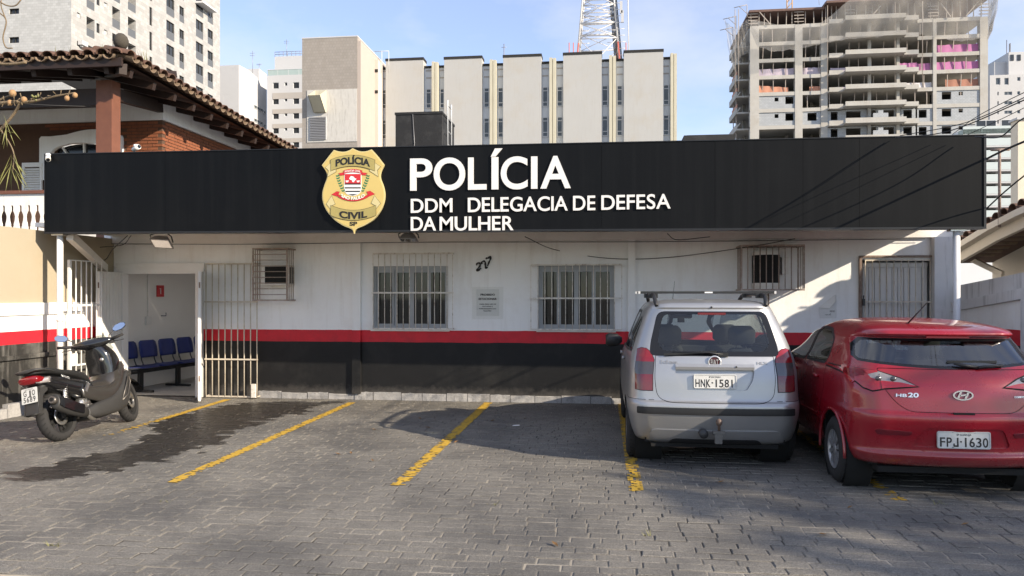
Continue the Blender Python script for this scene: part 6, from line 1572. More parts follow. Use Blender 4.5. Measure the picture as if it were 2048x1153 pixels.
    mb = MB(); text_mb(mb, 'FIAT', lambda a,b,c: (-.036+.072*a, yb-.0105-.003*c, 1.004+b*.052), .0); mb.build('badge_lettering', M['chrome'], bd)
    # tail lamps wrap round the corner: red, smoked middle, deep red foot
    for s in (-1, 1):
        outl = [(s*.572,1.045),(s*.60,1.115),(s*.645,1.150),(s*.69,1.155),(s*.725,1.14),(s*.752,.95),(s*.75,.76),(s*.70,.752),(s*.59,.752),(s*.587,.9)]
        if s < 0: outl = outl[::-1]
        fl = cut_region(bm, outl, 'rear')
        lamp = mesh_from_faces(fl, .006, .02)
        parts = {'r': [], 'd': [], 'l': []}
        bm.normal_update()
        z1_, z2_ = 1.025, .905
        cut_region(bm, [(s*.5,z2_),(s*.9,z2_),(s*.9,z1_),(s*.5,z1_)], 'rear'); fl = cut_region(bm, outl, 'rear')
        for fc in fl: z = fc.calc_center_median().z; parts['r' if z > z1_ else 'd' if z > z2_ else 'l'].append(fc)
        tl = mesh_from_faces(parts['r'], .007, .02).build('tail_light', M['lamp_red'], car)
        mesh_from_faces(parts['d'], .006, .02).build('indicator_lens', M['lamp_dark'], tl); mesh_from_faces(parts['l'], .007, .02).build('lower_lens', M['lamp_deep'], tl)
        # dark gap round the lamp
        go = offs_poly(outl, .006); gf = [x for x in cut_region(bm, go, 'rear') if not inpoly(outl, x.calc_center_median().x, x.calc_center_median().z)]; mesh_from_faces(gf, .0012).build('lamp_gap', M['seam'], tl)
    # bumper: rubbing strip, shut line, valance crease
    sf = cut_region(bm, round_poly([(-.735,.535),(.735,.535),(.735,.60),(-.735,.60)], .012), 'rear'); mesh_from_faces(sf, .010, .02).build('bumper_strip', M['black_plastic'], car)
    vf = cut_region(bm, round_poly([(-.66,.25),(.66,.25),(.60,.385),(-.60,.385)], .05), 'rear'); mesh_from_faces(vf, .012, .02).build('valance', PT_, car)
    vd = cut_region(bm, round_poly([(-.50,.20),(.50,.20),(.40,.30),(-.40,.30)], .04), 'rear'); mesh_from_faces(vd, .016, .02).build('valance_mouth', M['black_plastic'], car)
    # side glass and door lines
    for s in (-1, 1):
        for nm, pl in (('door_window', [(.83,1.115),(1.50,1.105),(1.50,1.49),(1.02,1.49),(.88,1.36)]), ('door_window', [(1.57,1.105),(2.62,1.075),(2.25,1.38),(2.03,1.49),(1.57,1.49)]), ('quarter_window', [(.46,1.13),(.76,1.12),(.80,1.30),(.70,1.44),(.55,1.40)])):
            pl = round_poly(pl, .05); fo_ = cut_region(bm, offs_poly(pl,.025), 'side', s); cut_region(bm, pl, 'side', s); fo_ = cut_region(bm, offs_poly(pl,.025), 'side', s)
            gi = [x for x in fo_ if inpoly(pl, x.calc_center_median().y, x.calc_center_median().z)]; gs = set(gi)
            w_ = mesh_from_faces(gi).build(nm, M['side_glass'], car); mesh_from_faces([x for x in fo_ if x not in gs], .003, .01).build('window_trim', M['black_plastic'], w_); take(bm, fo_)
        for ln in ([(.80,1.10),(.795,1.10),(.84,.72),(1.03,.45),(1.036,.45),(.846,.72)], [(1.53,1.1),(1.536,1.1),(1.536,.3),(1.53,.3)], [(2.72,1.02),(2.726,1.02),(2.70,.3),(2.694,.3)], [(.47,.662),(.0,.662),(.0,.666),(.47,.666)]):
            fl = cut_region(bm, ln, 'side', s); mesh_from_faces(fl, .0015).build('door_line', M['seam'], car) if fl else None
        for y in (1.15, 2.0):
            MB().rings([[(s*(.835+d)+s*.0, y+a, .985+b) for a, b in ((-.08,-.018),(.08,-.014),(.08,.014),(-.08,.018))] for d in (0,.022,.026)], 0, True).build('door_handle', PT_, car)
    # windscreen so that one sees through
    ff = []
    for fc in bm.faces:
        c = fc.calc_center_median()
        if fc.normal.y > .25 and 1.09 < c.z < 1.52 and abs(c.x) < .66-(c.z-1.09)*.25: ff.append(fc)
    mesh_from_faces(ff).build('windscreen', M['car_glass'], car); take(bm, ff)
    bm.normal_update()
    mesh_from_faces(list(bm.faces)).build('body', PT_, car)
    inner = MB()
    for fc in bm.faces:
        if fc.calc_center_median().z < .30: continue
        inner.add([v.co - v.normal*.022 for v in reversed(fc.verts)], [tuple(range(len(fc.verts)))], 0, True)
    inner.build('interior_trim', M['car_inside'], car)
    MB().box(-.66,.66,.16,3.7,.245,.30).box(-.60,.60,.16,3.6,.20,.24).build('floor_pan', M['seam'], car)
    MB().box(-.70,.70,.45,.75,.3,.80).box(-.72,.72,2.55,2.95,.3,1.02).build('load_floor', M['car_inside'], car)
    for s in (-1,1):
        for cy in (.70, 3.20):
            MB().lathe([(.35,-.02),(.35,.25)], (s*.62-(.25 if s > 0 else -.02)+ (.13 if s > 0 else -.13), cy, .30), 'x', 24).build('arch_liner', M['seam'], car)
            wheel(car, s*.735, cy, .305, .19, s, 9)
    seat(car, -.35, 1.95, .52, .5, .58); seat(car, .35, 1.95, .52, .5, .58); seat(car, 0, .98, .52, 1.2, .52, False)
    for x in (-.38,.38): seat(car, x, 1.0, .62, .3, .50)
    mb = MB(); N = 20; pts = [(-.37+.18*math.cos(2*math.pi*k/N), 2.42+.05*math.sin(2*math.pi*k/N), 1.0+.17*math.sin(2*math.pi*k/N)) for k in range(N+1)]; mb.tube(pts, .016, 6, caps=False).build('steering_wheel', M['car_inside'], car)
    MB().rings([[(-.12+a*.13,2.12,1.425+b*.035) for a,b in ((-1,-.7),(-.85,-1),(.85,-1),(1,-.7),(1,.7),(.85,1),(-.85,1),(-1,.7))], [(-.12+a*.12,2.16,1.425+b*.03) for a,b in ((-1,-.7),(-.85,-1),(.85,-1),(1,-.7),(1,.7),(.85,1),(-.85,1),(-1,.7))]]).box(-.16,-.08,2.14,2.2,1.34,1.40).box(-.135,-.105,2.15,2.2,1.45,1.53).build('interior_mirror', M['seam'], car)
    # wiper, third lamp, washer nozzle
    w = MB(); y_ = lambda x,z: sy(x,z)-.02
    w.tube([(.08,y_(.08,1.10)-.01,1.105),(-.05,y_(-.05,1.12)-.012,1.12),(-.40,y_(-.40,1.125)-.012,1.118)], .007, 6).beam((-.48,y_(-.48,1.09)-.002,1.098),(.02,y_(.02,1.125)-.002,1.13), .012,.02).box(.03,.13,y_(.08,1.10)-.012,y_(.08,1.1)+.02,1.085,1.12); w.build('rear_wiper', M['black_plastic'], car)
    MB().obox((0, sy(0,1.497)-.004, 1.492), (.27,.012,.022)).build('brake_light', M['lamp_deep'], car); MB().lathe([(0,-.012),(.009,-.01),(.011,0)], (0, sy(0,1.56), 1.555), 'y', 10).build('washer_nozzle', M['black_plastic'], car)
    # roof rails, cross bars
    for s in (-1, 1):
        r_ = MB(); r_.tube(spline([(s*.535,.40,1.57),(s*.545,.47,1.635),(s*.55,.62,1.672),(s*.55,1.2,1.69),(s*.545,1.75,1.665),(s*.53,1.93,1.60)],5), [.018]*2+[.022]*23+[.02], 8).build('roof_rail', M['black_plastic'], car)
    for y in (.72, 1.52): 
        cb_ = MB().box(-.68,.68,y-.018,y+.018,1.692,1.716); c_ = cb_.build('roof_bar', M['black_plastic'], car)
        for s in (-1,1): MB().box(s*.68,s*.70,y-.019,y+.019,1.690,1.718).build('bar_cap', M['plate_grey'], c_); MB().box(s*.55-.05,s*.55+.05,y-.03,y+.03,1.645,1.691).build('clamp', M['black_plastic'], c_)
        MB().box(-.02,.06,y-.0195,y-.0185,1.697,1.711).build('bar_label', M['white_print'], c_)
    # tow ball
    M['tow_steel'] = mat('tow_steel', (.13,.125,.12), .5, .3, 20, metal=.4); tb = MB(); tb.box(-.03,.045,-.10,.30,.345,.38).box(-.045,.065,-.105,-.06,.381,.405).box(-.025,.04,-.098,-.03,.285,.344); t_ = tb.build('tow_bar', M['tow_steel'], car)
    MB().lathe([(0,.0),(.014,0),(.014,.045),(.022,.055),(.03,.075),(.026,.10),(.012,.112),(0,.114)], (.012,-.082,.405), 'z', 16).build('tow_ball', mat('tow_rust', (.12,.08,.06), .6, .3, 25), t_); MB().lathe([(0,-.03),(.042,-.03),(.042,.05),(.03,.06)], (-.12,.0,.36), 'y', 16).build('socket', M['dark_metal'], t_)
    MB().tube([(-.5,.3,.235),(-.3,.22,.235),(-.18,.22,.24)], .06, 8).build('silencer', M['rust_brown'], car)
    # door mirrors, aerial
    for s in (-1, 1):
        MB().rings([[(s*(.86+d), 2.50+a*q, 1.10+b*q2) for a,b in ((-1,-.6),(-.6,-1),(.6,-1),(1,-.4),(1,.5),(.5,1),(-.7,1),(-1,.6))] for d,q,q2 in ((-.03,.04,.03),(.03,.075,.075),(.14,.085,.085),(.18,.06,.06))], 0, True).build('door_mirror', M['black_plastic'], car)
    MB().tube([(-.25,1.85,1.60),(-.235,1.72,1.84)], [.004,.002], 5).build('aerial', M['black_plastic'], car)
    bm.free(); return car
silver_car()

# ---- red hatchback ----
def red_car():
    x0 = P(1932, 790, y=-5.32).x
    car = thing('parked_car', 'red hatchback with silver wheel covers and swept tail lamps parked at the right', 'car', (x0, -5.32, 0), 0.0, 'cars parked nose to the wall', local=True)
    L = 3.9
    K = [(.245,.22,3.70,.70,.22,.2,.10),(.28,.10,3.78,.77,.26,.24,.13),(.335,.045,3.84,.80,.28,.26,.15),(.37,.03,3.86,.81,.28,.26,.15),(.40,.050,3.87,.815,.28,.27,.15),(.47,.045,3.88,.825,.28,.27,.15),(.58,.02,3.89,.835,.28,.28,.15),(.66,.005,3.88,.84,.28,.28,.15),(.70,.01,3.87,.842,.28,.28,.15),(.725,.04,3.85,.842,.27,.28,.14),
         (.76,.045,3.8,.842,.26,.28,.14),(.86,.058,3.6,.842,.24,.28,.14),(.93,.075,3.35,.838,.24,.3,.14),(.985,.10,3.05,.828,.24,.32,.14),(1.04,.135,2.86,.812,.24,.33,.15),(1.075,.165,2.76,.795,.25,.34,.15),(1.10,.19,2.68,.78,.26,.35,.15),(1.20,.285,2.46,.735,.28,.36,.15),(1.29,.365,2.28,.695,.28,.36,.15),
         (1.312,.375,2.22,.68,.27,.35,.145),(1.325,.335,2.16,.668,.24,.32,.14),(1.345,.315,2.1,.652,.22,.30,.13),(1.365,.325,2.04,.632,.2,.29,.13),(1.388,.375,1.96,.60,.2,.3,.12),(1.42,.55,1.82,.53,.22,.34,.10),(1.445,.80,1.66,.40,.25,.3,.06),(1.458,1.0,1.5,.22,.18,.2,.03),(1.462,1.15,1.35,.08,.06,.08,0)]
    bm = car_shell(K, 4, L, .055); bm.normal_update(); bvh = BVHTree.FromBMesh(bm)
    def sy(x, z):
        h = bvh.ray_cast(Vector((x,-2,z)), Vector((0,1,0))); return h[0].y if h[0] else .1
    PT_ = M['red_car']
    for s in (-1, 1):
        for cy in (.72, 3.22):
            pl = [(cy+.345*math.cos(R(t)), .295+.345*math.sin(R(t))) for t in range(0,360,15)]; take(bm, cut_region(bm, [(a, max(b,0)) for a,b in pl], 'side', s))
    cen = lambda f: (f.calc_center_median().x, f.calc_center_median().z)
    # rear glass: a lens shape
    rg = [(x, 1.068 + .045*(abs(x)/.70)**2.2) for x in [(-.70+.14*i/1) for i in range(0,11)]] + [(.72,1.15),(.69,1.25),(.635,1.31),(.3,1.31),(-.3,1.31),(-.635,1.31),(-.69,1.25),(-.72,1.15)]
    rg = [(a, min(b,1.307)) for a, b in rg]
    core = offs_poly(rg, -.022); cut_region(bm, core, 'rear'); f = cut_region(bm, rg, 'rear'); gi = [x for x in f if inpoly(core, *cen(x))]; gs = set(gi)
    win = mesh_from_faces(gi).build('rear_window', M['tint_glass'], car); mesh_from_faces([x for x in f if x not in gs]).build('window_border', M['glass_edge'], win); take(bm, f)
    # tailgate
    hp = round_poly([(-.60,1.062),(.60,1.062),(.585,.93),(.50,.80),(.40,.727),(-.40,.727),(-.50,.80),(-.585,.93)], [.02,.02,.04,.08,.06,.06,.08,.04])
    hp = [(a, min(b, 1.068 + .045*(abs(a)/.70)**2.2 - .004)) for a, b in hp]
    ho = offs_poly(hp, .005); cut_region(bm, hp, 'rear'); allf = cut_region(bm, ho, 'rear'); inner = [x for x in allf if inpoly(hp, *cen(x))]; si = set(inner)
    mesh_from_faces([x for x in allf if x not in si], -.006).build('shut_line', M['seam'], car)
    tg = mesh_from_faces(inner).build('tailgate', PT_, car); 
    # swept tail lamps on top of body and tailgate
    for s in (-1, 1):
        outl = [(s*.335,.928),(s*.45,.985),(s*.60,1.035),(s*.74,1.048),(s*.815,1.04),(s*.80,1.01),(s*.76,.955),(s*.715,.905),(s*.66,.885),(s*.575,.905),(s*.45,.918)]
        if s < 0: outl = outl[::-1]
        upper = [(s*.335,.931),(s*.45,.955),(s*.60,.965),(s*.66,.985),(s*.70,1.06),(s*.60,1.05),(s*.45,1.0)]
        if s < 0: upper = upper[::-1]
        cut_region(bm, upper, 'rear'); fl = cut_region(bm, outl, 'rear'); up = [x for x in fl if inpoly(upper, *cen(x))]; us = set(up); lo_ = [x for x in fl if x not in us]
        bm.normal_update()
        tl = mesh_from_faces(lo_, .009, .025).build('tail_light', M['lamp_bright'], car); mesh_from_faces(up, .0085, .02).build('clear_lens', M['lamp_pale'], tl)
        go = offs_poly(outl, .011); gf = [x for x in cut_region(bm, go, 'rear') if not inpoly(outl, *cen(x))]; mesh_from_faces(gf, .0012).build('lamp_gap', M['seam'], tl)
        d = MB()
        for xx in (.50,.61): d.lathe([(0,-.012),(.022,-.010),(.026,0)], (s*xx, sy(s*xx,.978)-.006, .982), 'y', 12)
        d.build('bulb', M['lamp_dark'], tl)
        ln = MB(); 
        for k in range(8): 
            z = .90+.016*k; ln.obox((s*.598, sy(s*.598,z)-.0105, z), (.004,.003,.017))
        ln.build('lamp_joint', M['seam'], tl)
        # reflector slot low in the bumper
        sl_ = round_poly([(s*.38,.562),(s*.63,.575),(s*.655,.56),(s*.63,.53),(s*.40,.53)], .012)
        fl = cut_region(bm, sl_ if s > 0 else sl_[::-1], 'rear'); mesh_from_faces(fl, .006, .015).build('bumper_slot', M['lamp_deep'], car)
    # the tailgate faces under the lamps stay on the tailgate mesh; remove them from the body
    rest = [x for x in cut_region(bm, ho, 'rear')]; take(bm, rest)
    # plate recess as a shallow trapezoid, plate
    pr_ = round_poly([(-.30,.60),(.30,.60),(.38,.44),(-.38,.44)], .05); fl = cut_region(bm, pr_, 'rear'); fs_ = set(fl); mb = mesh_from_faces(fl, -.014)
    for fc in fl:
        for lp in fc.loops:
            e = lp.edge
            if sum(1 for g in e.link_faces if g in fs_) == 1: a, b = lp.vert, lp.link_loop_next.vert; mb.add([a.co, b.co, b.co-b.normal*.014, a.co-a.normal*.014], [(0,1,2,3)])
    mb.build('plate_recess', PT_, car); take(bm, fl)
    plate(car, .0, sy(0,.50)+.006, .508, 'FPJ·1630', 'SP GUARUJA', R(-3))
    def strip_text(body, xa, xb, zz, h, m, off=.01, sk=0.0):
        mb = MB(); text_mb(mb, body, lambda a,b,c: (xa+(xb-xa)*a+sk*b*h, sy(xa+(xb-xa)*a, zz+b*h) - .001 - .005*c, zz+b*h), off); mb.build('badge_lettering', m, tg)
    strip_text('HB', -.495, -.415, .843, .024, M['chrome'], .02, .1); strip_text('20', -.408, -.33, .843, .034, M['chrome'], .025, .1); 
    strip_text('COMFORT', .405, .515, .848, .014, M['chrome'], .01)
    yb = sy(0,.86); bd = MB(); N = 40
    ringo = [(.078*math.cos(2*math.pi*k/N), .041*math.sin(2*math.pi*k/N)) for k in range(N)]; ringi = [(.066*math.cos(2*math.pi*k/N), .031*math.sin(2*math.pi*k/N)) for k in range(N)]
    f3 = lambda a,b,c: (a, yb-.001-c, .868+b+.0)
    bd.add([f3(a,b,.012) for a,b in ringo]+[f3(a,b,.012) for a,b in ringi]+[f3(a,b,-.004) for a,b in ringo]+[f3(a,b,-.004) for a,b in ringi], [(i,(i+1)%N,N+(i+1)%N,N+i) for i in range(N)]+[(2*N+i,2*N+(i+1)%N,(i+1)%N,i) for i in range(N)]+[(N+i,N+(i+1)%N,3*N+(i+1)%N,3*N+i) for i in range(N)], 0, False)
    for a, b in (((-.040,-.026),(-.016,.028)),((.016,-.028),(.040,.026))): bd.beam(f3(*a,.007), f3(*b,.007), .016,.010, up=(0,1,0))
    bd.beam(f3(-.026,-.004,.007), f3(.026,.006,.007), .012,.010, up=(0,1,0)); bd.build('badge', M['chrome'], tg, recalc=True)
    MB().obox((0, sy(0,.715)+.012, .718), (.16,.03,.022)).build('gate_handle', M['seam'], tg)
    # black roof spoiler lip with brake lamp
    MB().obox((0, sy(0,1.325)-.002, 1.322), (.34,.012,.012)).build('brake_light', M['lamp_deep'], car)
    # wiper
    w = MB(); w.tube([(.16,sy(.16,1.09)-.025,1.085),(.05,sy(.05,1.1)-.03,1.10),(-.02,sy(-.02,1.11)-.028,1.112)],[.012,.014,.008],8).tube([(.16,sy(.16,1.085)-.028,1.085),(.30,sy(.3,1.095)-.03,1.097),(.37,sy(.37,1.1)-.026,1.10)],.012,6).beam((-.06,sy(-.06,1.125)-.012,1.125),(.34,sy(.34,1.125)-.012,1.125),.012,.02); w.build('rear_wiper', M['black_plastic'], car)
    # side windows and door lines
    for s in (-1, 1):
        for pl in ([(.98,1.055),(1.62,1.045),(1.62,1.345),(1.30,1.335),(1.06,1.26)], [(1.68,1.045),(2.62,1.01),(2.30,1.20),(1.98,1.33),(1.68,1.345)]):
            pl = round_poly(pl, .045); oo_ = offs_poly(pl, .022); cut_region(bm, pl, 'side', s); fo_ = cut_region(bm, oo_, 'side', s); ce = lambda x: (x.calc_center_median().y, x.calc_center_median().z)
            gi = [x for x in fo_ if inpoly(pl, *ce(x))]; gs = set(gi); w_ = mesh_from_faces(gi).build('door_window', M['side_glass'], car); mesh_from_faces([x for x in fo_ if x not in gs], .003, .01).build('window_trim', M['black_plastic'], w_); take(bm, fo_)
            # rain deflector along the top edge
        for ln in ([(.93,1.04),(.936,1.04),(.95,.82),(1.10,.60),(1.14,.32),(1.134,.32),(1.094,.60),(.944,.82)], [(1.645,1.05),(1.651,1.05),(1.651,.30),(1.645,.30)], [(2.74,.96),(2.746,.96),(2.73,.3),(2.724,.3)]):
            fl = cut_region(bm, ln, 'side', s); mesh_from_faces(fl, .0015).build('door_line', M['seam'], car) if fl else None
        # body side moulding crease and handles
        for y in (1.18, 1.98): 
            xh = .845*.995; MB().rings([[(s*(xh+d), y+a, .905+b) for a, b in ((-.085,-.012),(.085,-.016),(.085,.016),(-.085,.012))] for d in (-.02,.02,.026)], 0, True).build('door_handle', PT_, car)
        mo = [(.95,.512),(2.6,.50),(2.6,.535),(.95,.550)]; fl = cut_region(bm, round_poly(mo,.012), 'side', s); mesh_from_faces(fl, .009, .02).build('side_moulding', PT_, car)
        # lamp wrap on the flank
        wl = [(.30,.93),(.42,.985),(.57,1.065),(.45,1.055),(.30,1.048),(.2,1.04)]; fl = [x for x in cut_region(bm, wl, 'side', s)]; mesh_from_faces(fl, .009, .02).build('lamp_flank', M['lamp_bright'], car) if fl else None
    ff = [fc for fc in bm.faces if fc.normal.y > .25 and 1.05 < fc.calc_center_median().z < 1.36 and abs(fc.calc_center_median().x) < .64-(fc.calc_center_median().z-1.05)*.3]
    mesh_from_faces(ff).build('windscreen', M['car_glass'], car); take(bm, ff); bm.normal_update()
    mesh_from_faces(list(bm.faces)).build('body', PT_, car)
    inner = MB()
    for fc in bm.faces:
        if fc.calc_center_median().z < .31: continue
        inner.add([v.co - v.normal*.022 for v in reversed(fc.verts)], [tuple(range(len(fc.verts)))], 0, True)
    inner.build('interior_trim', M['car_inside'], car)
    MB().box(-.66,.66,.25,3.6,.255,.31).box(-.60,.60,.2,3.5,.20,.25).build('floor_pan', M['seam'], car); MB().box(-.66,.66,.5,.8,.31,.85).box(-.70,.70,2.45,2.9,.31,.96).build('load_floor', M['car_inside'], car)
    for s in (-1,1):
        for cy in (.72, 3.22):
            MB().lathe([(.36,0),(.36,.22)], ((.58 if s > 0 else -.80), cy, .295), 'x', 24).build('arch_liner', M['seam'], car); wheel(car, s*.728, cy, .292, .185, s, 10)
            lip = MB(); lip.tube([(s*(.842-.03*abs((cy+.352*math.cos(R(t))-1.95)/1.95)**2.6*.84 - .008), cy+.352*math.cos(R(t)), .295+.352*math.sin(R(t))) for t in range(-8,189,8)], .014, 6).build('arch_lip', PT_, car)
    seat(car, -.35, 1.85, .45, .5, .58); seat(car, .35, 1.85, .45, .5, .58); seat(car, 0, 1.0, .45, 1.2, .50, False)
    for x in (-.36,.36): seat(car, x, 1.02, .52, .3, .48)
    mb = MB(); N = 20; mb.tube([(-.37+.18*math.cos(2*math.pi*k/N), 2.30+.05*math.sin(2*math.pi*k/N), .98+.17*math.sin(2*math.pi*k/N)) for k in range(N+1)], .016, 6, caps=False).build('steering_wheel', M['car_inside'], car)
    MB().obox((0,1.95,1.29),(.22,.03,.06)).build('interior_mirror', M['seam'], car)
    MB().tube([(-.21,.62,1.425),(-.10,.47,1.62)], [.007,.004], 6).lathe([(0,.03),(.02,.022),(.035,.0)], (-.21,.63,1.405), 'z', 12).build('aerial', M['black_plastic'], car)
    for s in (-1, 1):
        MB().rings([[(s*(.85+d), 2.45+a*q, 1.03+b*q2) for a,b in ((-1,-.6),(-.6,-1),(.6,-1),(1,-.4),(1,.5),(.5,1),(-.7,1),(-1,.6))] for d,q,q2 in ((-.03,.04,.03),(.03,.075,.07),(.14,.085,.08),(.18,.06,.05))], 0, True).build('door_mirror', M['red_car'] if False else M['black_plastic'], car)
    bm.free(); return car
red_car()
# ---------------------------------------------------------------- scooter
M['scoot_black'] = mat('scooter_black', (.009,.009,.010), .15, .1, 8, coat=.8); M['scoot_grey'] = mat('scooter_grey', (.062,.057,.052), .30, .1, 10, metal=.5, coat=.6); M['scoot_dark'] = mat('scooter_dark_plastic', (.030,.029,.028), .55, .15, 20); M['seat_vinyl'] = mat('seat_vinyl', (.016,.016,.016), .5, .2, 30, bmp=.1, bscale=120)
M['mirror_glass'] = mat('mirror_glass', (.75,.78,.8), .03, .02, 3, metal=1.0); M['exhaust_steel'] = mat('exhaust_steel', (.16,.145,.13), .4, .2, 12, metal=.7)
def scooter():
    sc = thing('scooter', 'black and grey scooter with red tail lamp leaning on its side stand by the door', 'scooter', (-6.2, -3.75, 0), R(1.5), local=True); sc.rotation_euler = (0, R(-13), R(1.5))
    def el(y, zc, hw, hh, e=2.6, n=20, x=0.0):
        o = []
        for k in range(n):
            t = 2*math.pi*k/n; c, s = math.cos(t), math.sin(t); o.append(Vector((x+hw*math.copysign(abs(c)**(2/e),c), y, zc+hh*math.copysign(abs(s)**(2/e),s))))
        return o
    def eh(z, yc, hw, hy, e=2.4, n=20, x=0.0):
        o = []
        for k in range(n):
            t = 2*math.pi*k/n; c, s = math.cos(t), math.sin(t); o.append(Vector((x+hw*math.copysign(abs(c)**(2/e),c), yc+hy*math.copysign(abs(s)**(2/e),s), z)))
        return o
    def loft(name, st, m, parent=sc, fn=el, n=5):
        sp = herm([tuple(map(float, q)) for q in st], n); return MB().rings([fn(*[int(round(v)) if i == 5 else v for i, v in enumerate(q)]) for q in sp], 0, True).build(name, M[m], parent)
    def whl(y, w, r, steer=0.0):
        prof = []
        for t in range(0, 181, 15): a = R(t); prof.append((r-.062+.062*math.sin(a), -w/2*math.cos(a)))
        prof = [(r-.085,-w/2+.015)] + prof + [(r-.085,w/2-.015)]
        b = MB().lathe(prof, (0,0,0), 'x', 44)
        Rz = Matrix.Rotation(steer,3,'Z'); T = lambda v: Rz @ v + Vector((0,y,r))
        wl = b.tf(T).build('wheel', M['rubber'], sc)
        g = MB()
        for k in range(30):
            a = 2*math.pi*k/30
            for s in (-1,1): g.obox(Vector((s*w*.26,(r-.010)*math.cos(a),(r-.010)*math.sin(a))), (w*.32,.008,.006), Matrix.Rotation(a-math.pi/2,3,'X') @ Matrix.Rotation(s*.6,3,'Z') @ Matrix.Rotation(s*.5,3,'Y'))
        o = g.tf(T).build('tread', M['seam'], wl); o['kind'] = 'stuff'
        q = MB().lathe([(r-.083,-w/2+.02),(r-.10,-w/2+.03),(r-.105,0),(r-.10,w/2-.03),(r-.083,w/2-.02)], (0,0,0), 'x', 40).lathe([(0,-.05),(.045,-.05),(.045,.05),(0,.05)], (0,0,0), 'x', 18)
        for k in range(5):
            a = 2*math.pi*k/5
            for d in (-.22,.22): q.beam(Vector((0,.04*math.cos(a),.04*math.sin(a))), Vector((0,(r-.1)*math.cos(a+d),(r-.1)*math.sin(a+d))), .03,.018, up=(1,0,0))
        q.tf(T).build('rim', M['seam'], wl)
        d = MB().lathe([(.065,-.003),(.11,-.003),(.11,.003),(.065,.003),(.065,-.003)], (.055,0,0), 'x', 32); d.tf(T).build('brake_disc', M['steel'], wl); return wl
    whl(0, .14, .285); whl(1.34, .12, .285, R(14))
    # engine, swing arm, shock, exhaust
    loft('engine_case', [(-.10,.30,.05,.05,2.4,20,-.09),(.0,.30,.07,.10,2.4,20,-.09),(.25,.30,.075,.10,2.4,20,-.08),(.45,.32,.10,.10,2.4,20,-.02),(.56,.34,.06,.06,2.4,20,0)], 'scoot_dark')
    fan = MB().lathe([(0,.03),(.09,.03),(.105,.0),(.105,-.05)], (.10,.36,.34), 'x', 24)
    for k in range(9): a = 2*math.pi*k/9; fan.obox((.135, .36+.06*math.cos(a), .34+.06*math.sin(a)), (.008,.075,.012), Matrix.Rotation(a,3,'X'))
    fan.build('fan_cover', M['steel'], sc)
    sw = MB().beam((.085,-.02,.285),(.10,.40,.30), .03,.07).lathe([(0,.0),(.02,0),(.02,.02),(0,.02)], (.095,0,.285), 'x', 12).obox((.11,.03,.33),(.03,.08,.06)); sw.build('swing_arm', M['scoot_dark'], sc)
    sh = MB(); pts = [(.125+.026*math.cos(k*.9), .02+.004*k*.15+.026*math.sin(k*.9), .40+.0028*k) for k in range(80)]; sh.tube(pts, .006, 5).tube([(.125,.0,.34),(.125,.05,.66)], .014, 8); sh.build('shock_absorber', M['steel'], sc)
    ex = [(-.34,.46,.062),(-.33,.455,.075),(-.25,.425,.082),(-.05,.36,.080),(.12,.30,.072),(.22,.25,.05)]
    rings = []
    ax = Vector((0,.62,-.235)).normalized(); upv = Vector((1,0,0)).cross(ax)
    for y, z, r in ex:
        rings.append([Vector((.205,y,z)) + Vector((1,0,0))*r*.82*math.cos(2*math.pi*k/20) + upv*r*1.1*math.sin(2*math.pi*k/20) for k in range(20)])
    e_ = MB().rings(rings, 0, True).build('exhaust', M['scoot_dark'], sc)
    MB().tube([(.205,-.40,.482),(.205,-.345,.462)], [.040,.046], 16).build('exhaust_tip', M['exhaust_steel'], e_); MB().tube([(.205,-.405,.484),(.205,-.39,.479)], .024, 12).build('exhaust_hole', M['seam'], e_)
    MB().tube(spline([(.20,.2,.26,),(.17,.32,.19),(.12,.45,.16),(.06,.55,.22)],6), .022, 8).build('exhaust_pipe', M['steel'], e_)
    sd = []
    for y, z, r in ex[1:5]: sd.append([Vector((.205+r*.80, y, z)) + upv*r*.7*s for s in (-1,1)])
    q = MB(); 
    for a, b in zip(sd[:-1], sd[1:]): q.add([a[0]+Vector((.008,0,0)),b[0]+Vector((.008,0,0)),b[1]+Vector((.008,0,0)),a[1]+Vector((.008,0,0))], [(0,1,2,3)])
    q.build('heat_shield', M['scoot_black'], e_)
    # tail body, seat, tail lamp, grab rail, plate
    tail = loft('tail_panel', [(-.44,.755,.05,.03,2.6,20),(-.36,.735,.105,.06,2.6,20),(-.2,.70,.14,.085,2.6,20),(0,.65,.155,.115,2.6,20),(.25,.585,.158,.135,2.6,20),(.45,.53,.155,.14,2.6,20),(.62,.49,.12,.12,2.6,20)], 'scoot_black')
    loft('seat', [(-.40,.818,.06,.02,3,20),(-.30,.822,.12,.035,3,20),(-.12,.815,.145,.042,3,20),(.08,.775,.15,.04,3,20),(.30,.735,.145,.05,3,20),(.50,.675,.11,.06,3,20),(.62,.61,.06,.05,3,20)], 'seat_vinyl')
    loft('grab_rail', [(-.50,.835,.05,.014,3,20),(-.46,.845,.12,.018,3,20),(-.36,.84,.165,.022,3,20),(-.2,.82,.165,.018,3,20),(-.08,.80,.15,.012,3,20)], 'scoot_dark')
    tl = loft('tail_light', [(-.475,.755,.06,.02,2.6,20),(-.45,.745,.115,.045,2.6,20),(-.36,.735,.125,.055,2.6,20),(-.27,.725,.13,.045,2.6,20)], 'lamp_red')
    for s in (-1,1): MB().rings([[Vector((s*(.09+d*.03), -.40+a*.05+d*.1, .715+b*.035)) for a,b in ((-1,-.5),(0,-1),(1,-.2),(1,.6),(0,1),(-1,.4))] for d in (0,1.0,1.9)], 0, True).build('indicator', M['lamp_clear'], tl)
    loft('mudguard', [(-.52,.36,.075,.015,3,20),(-.46,.48,.085,.02,3,20),(-.36,.62,.085,.03,3,20),(-.25,.66,.10,.04,3,20)], 'scoot_dark')
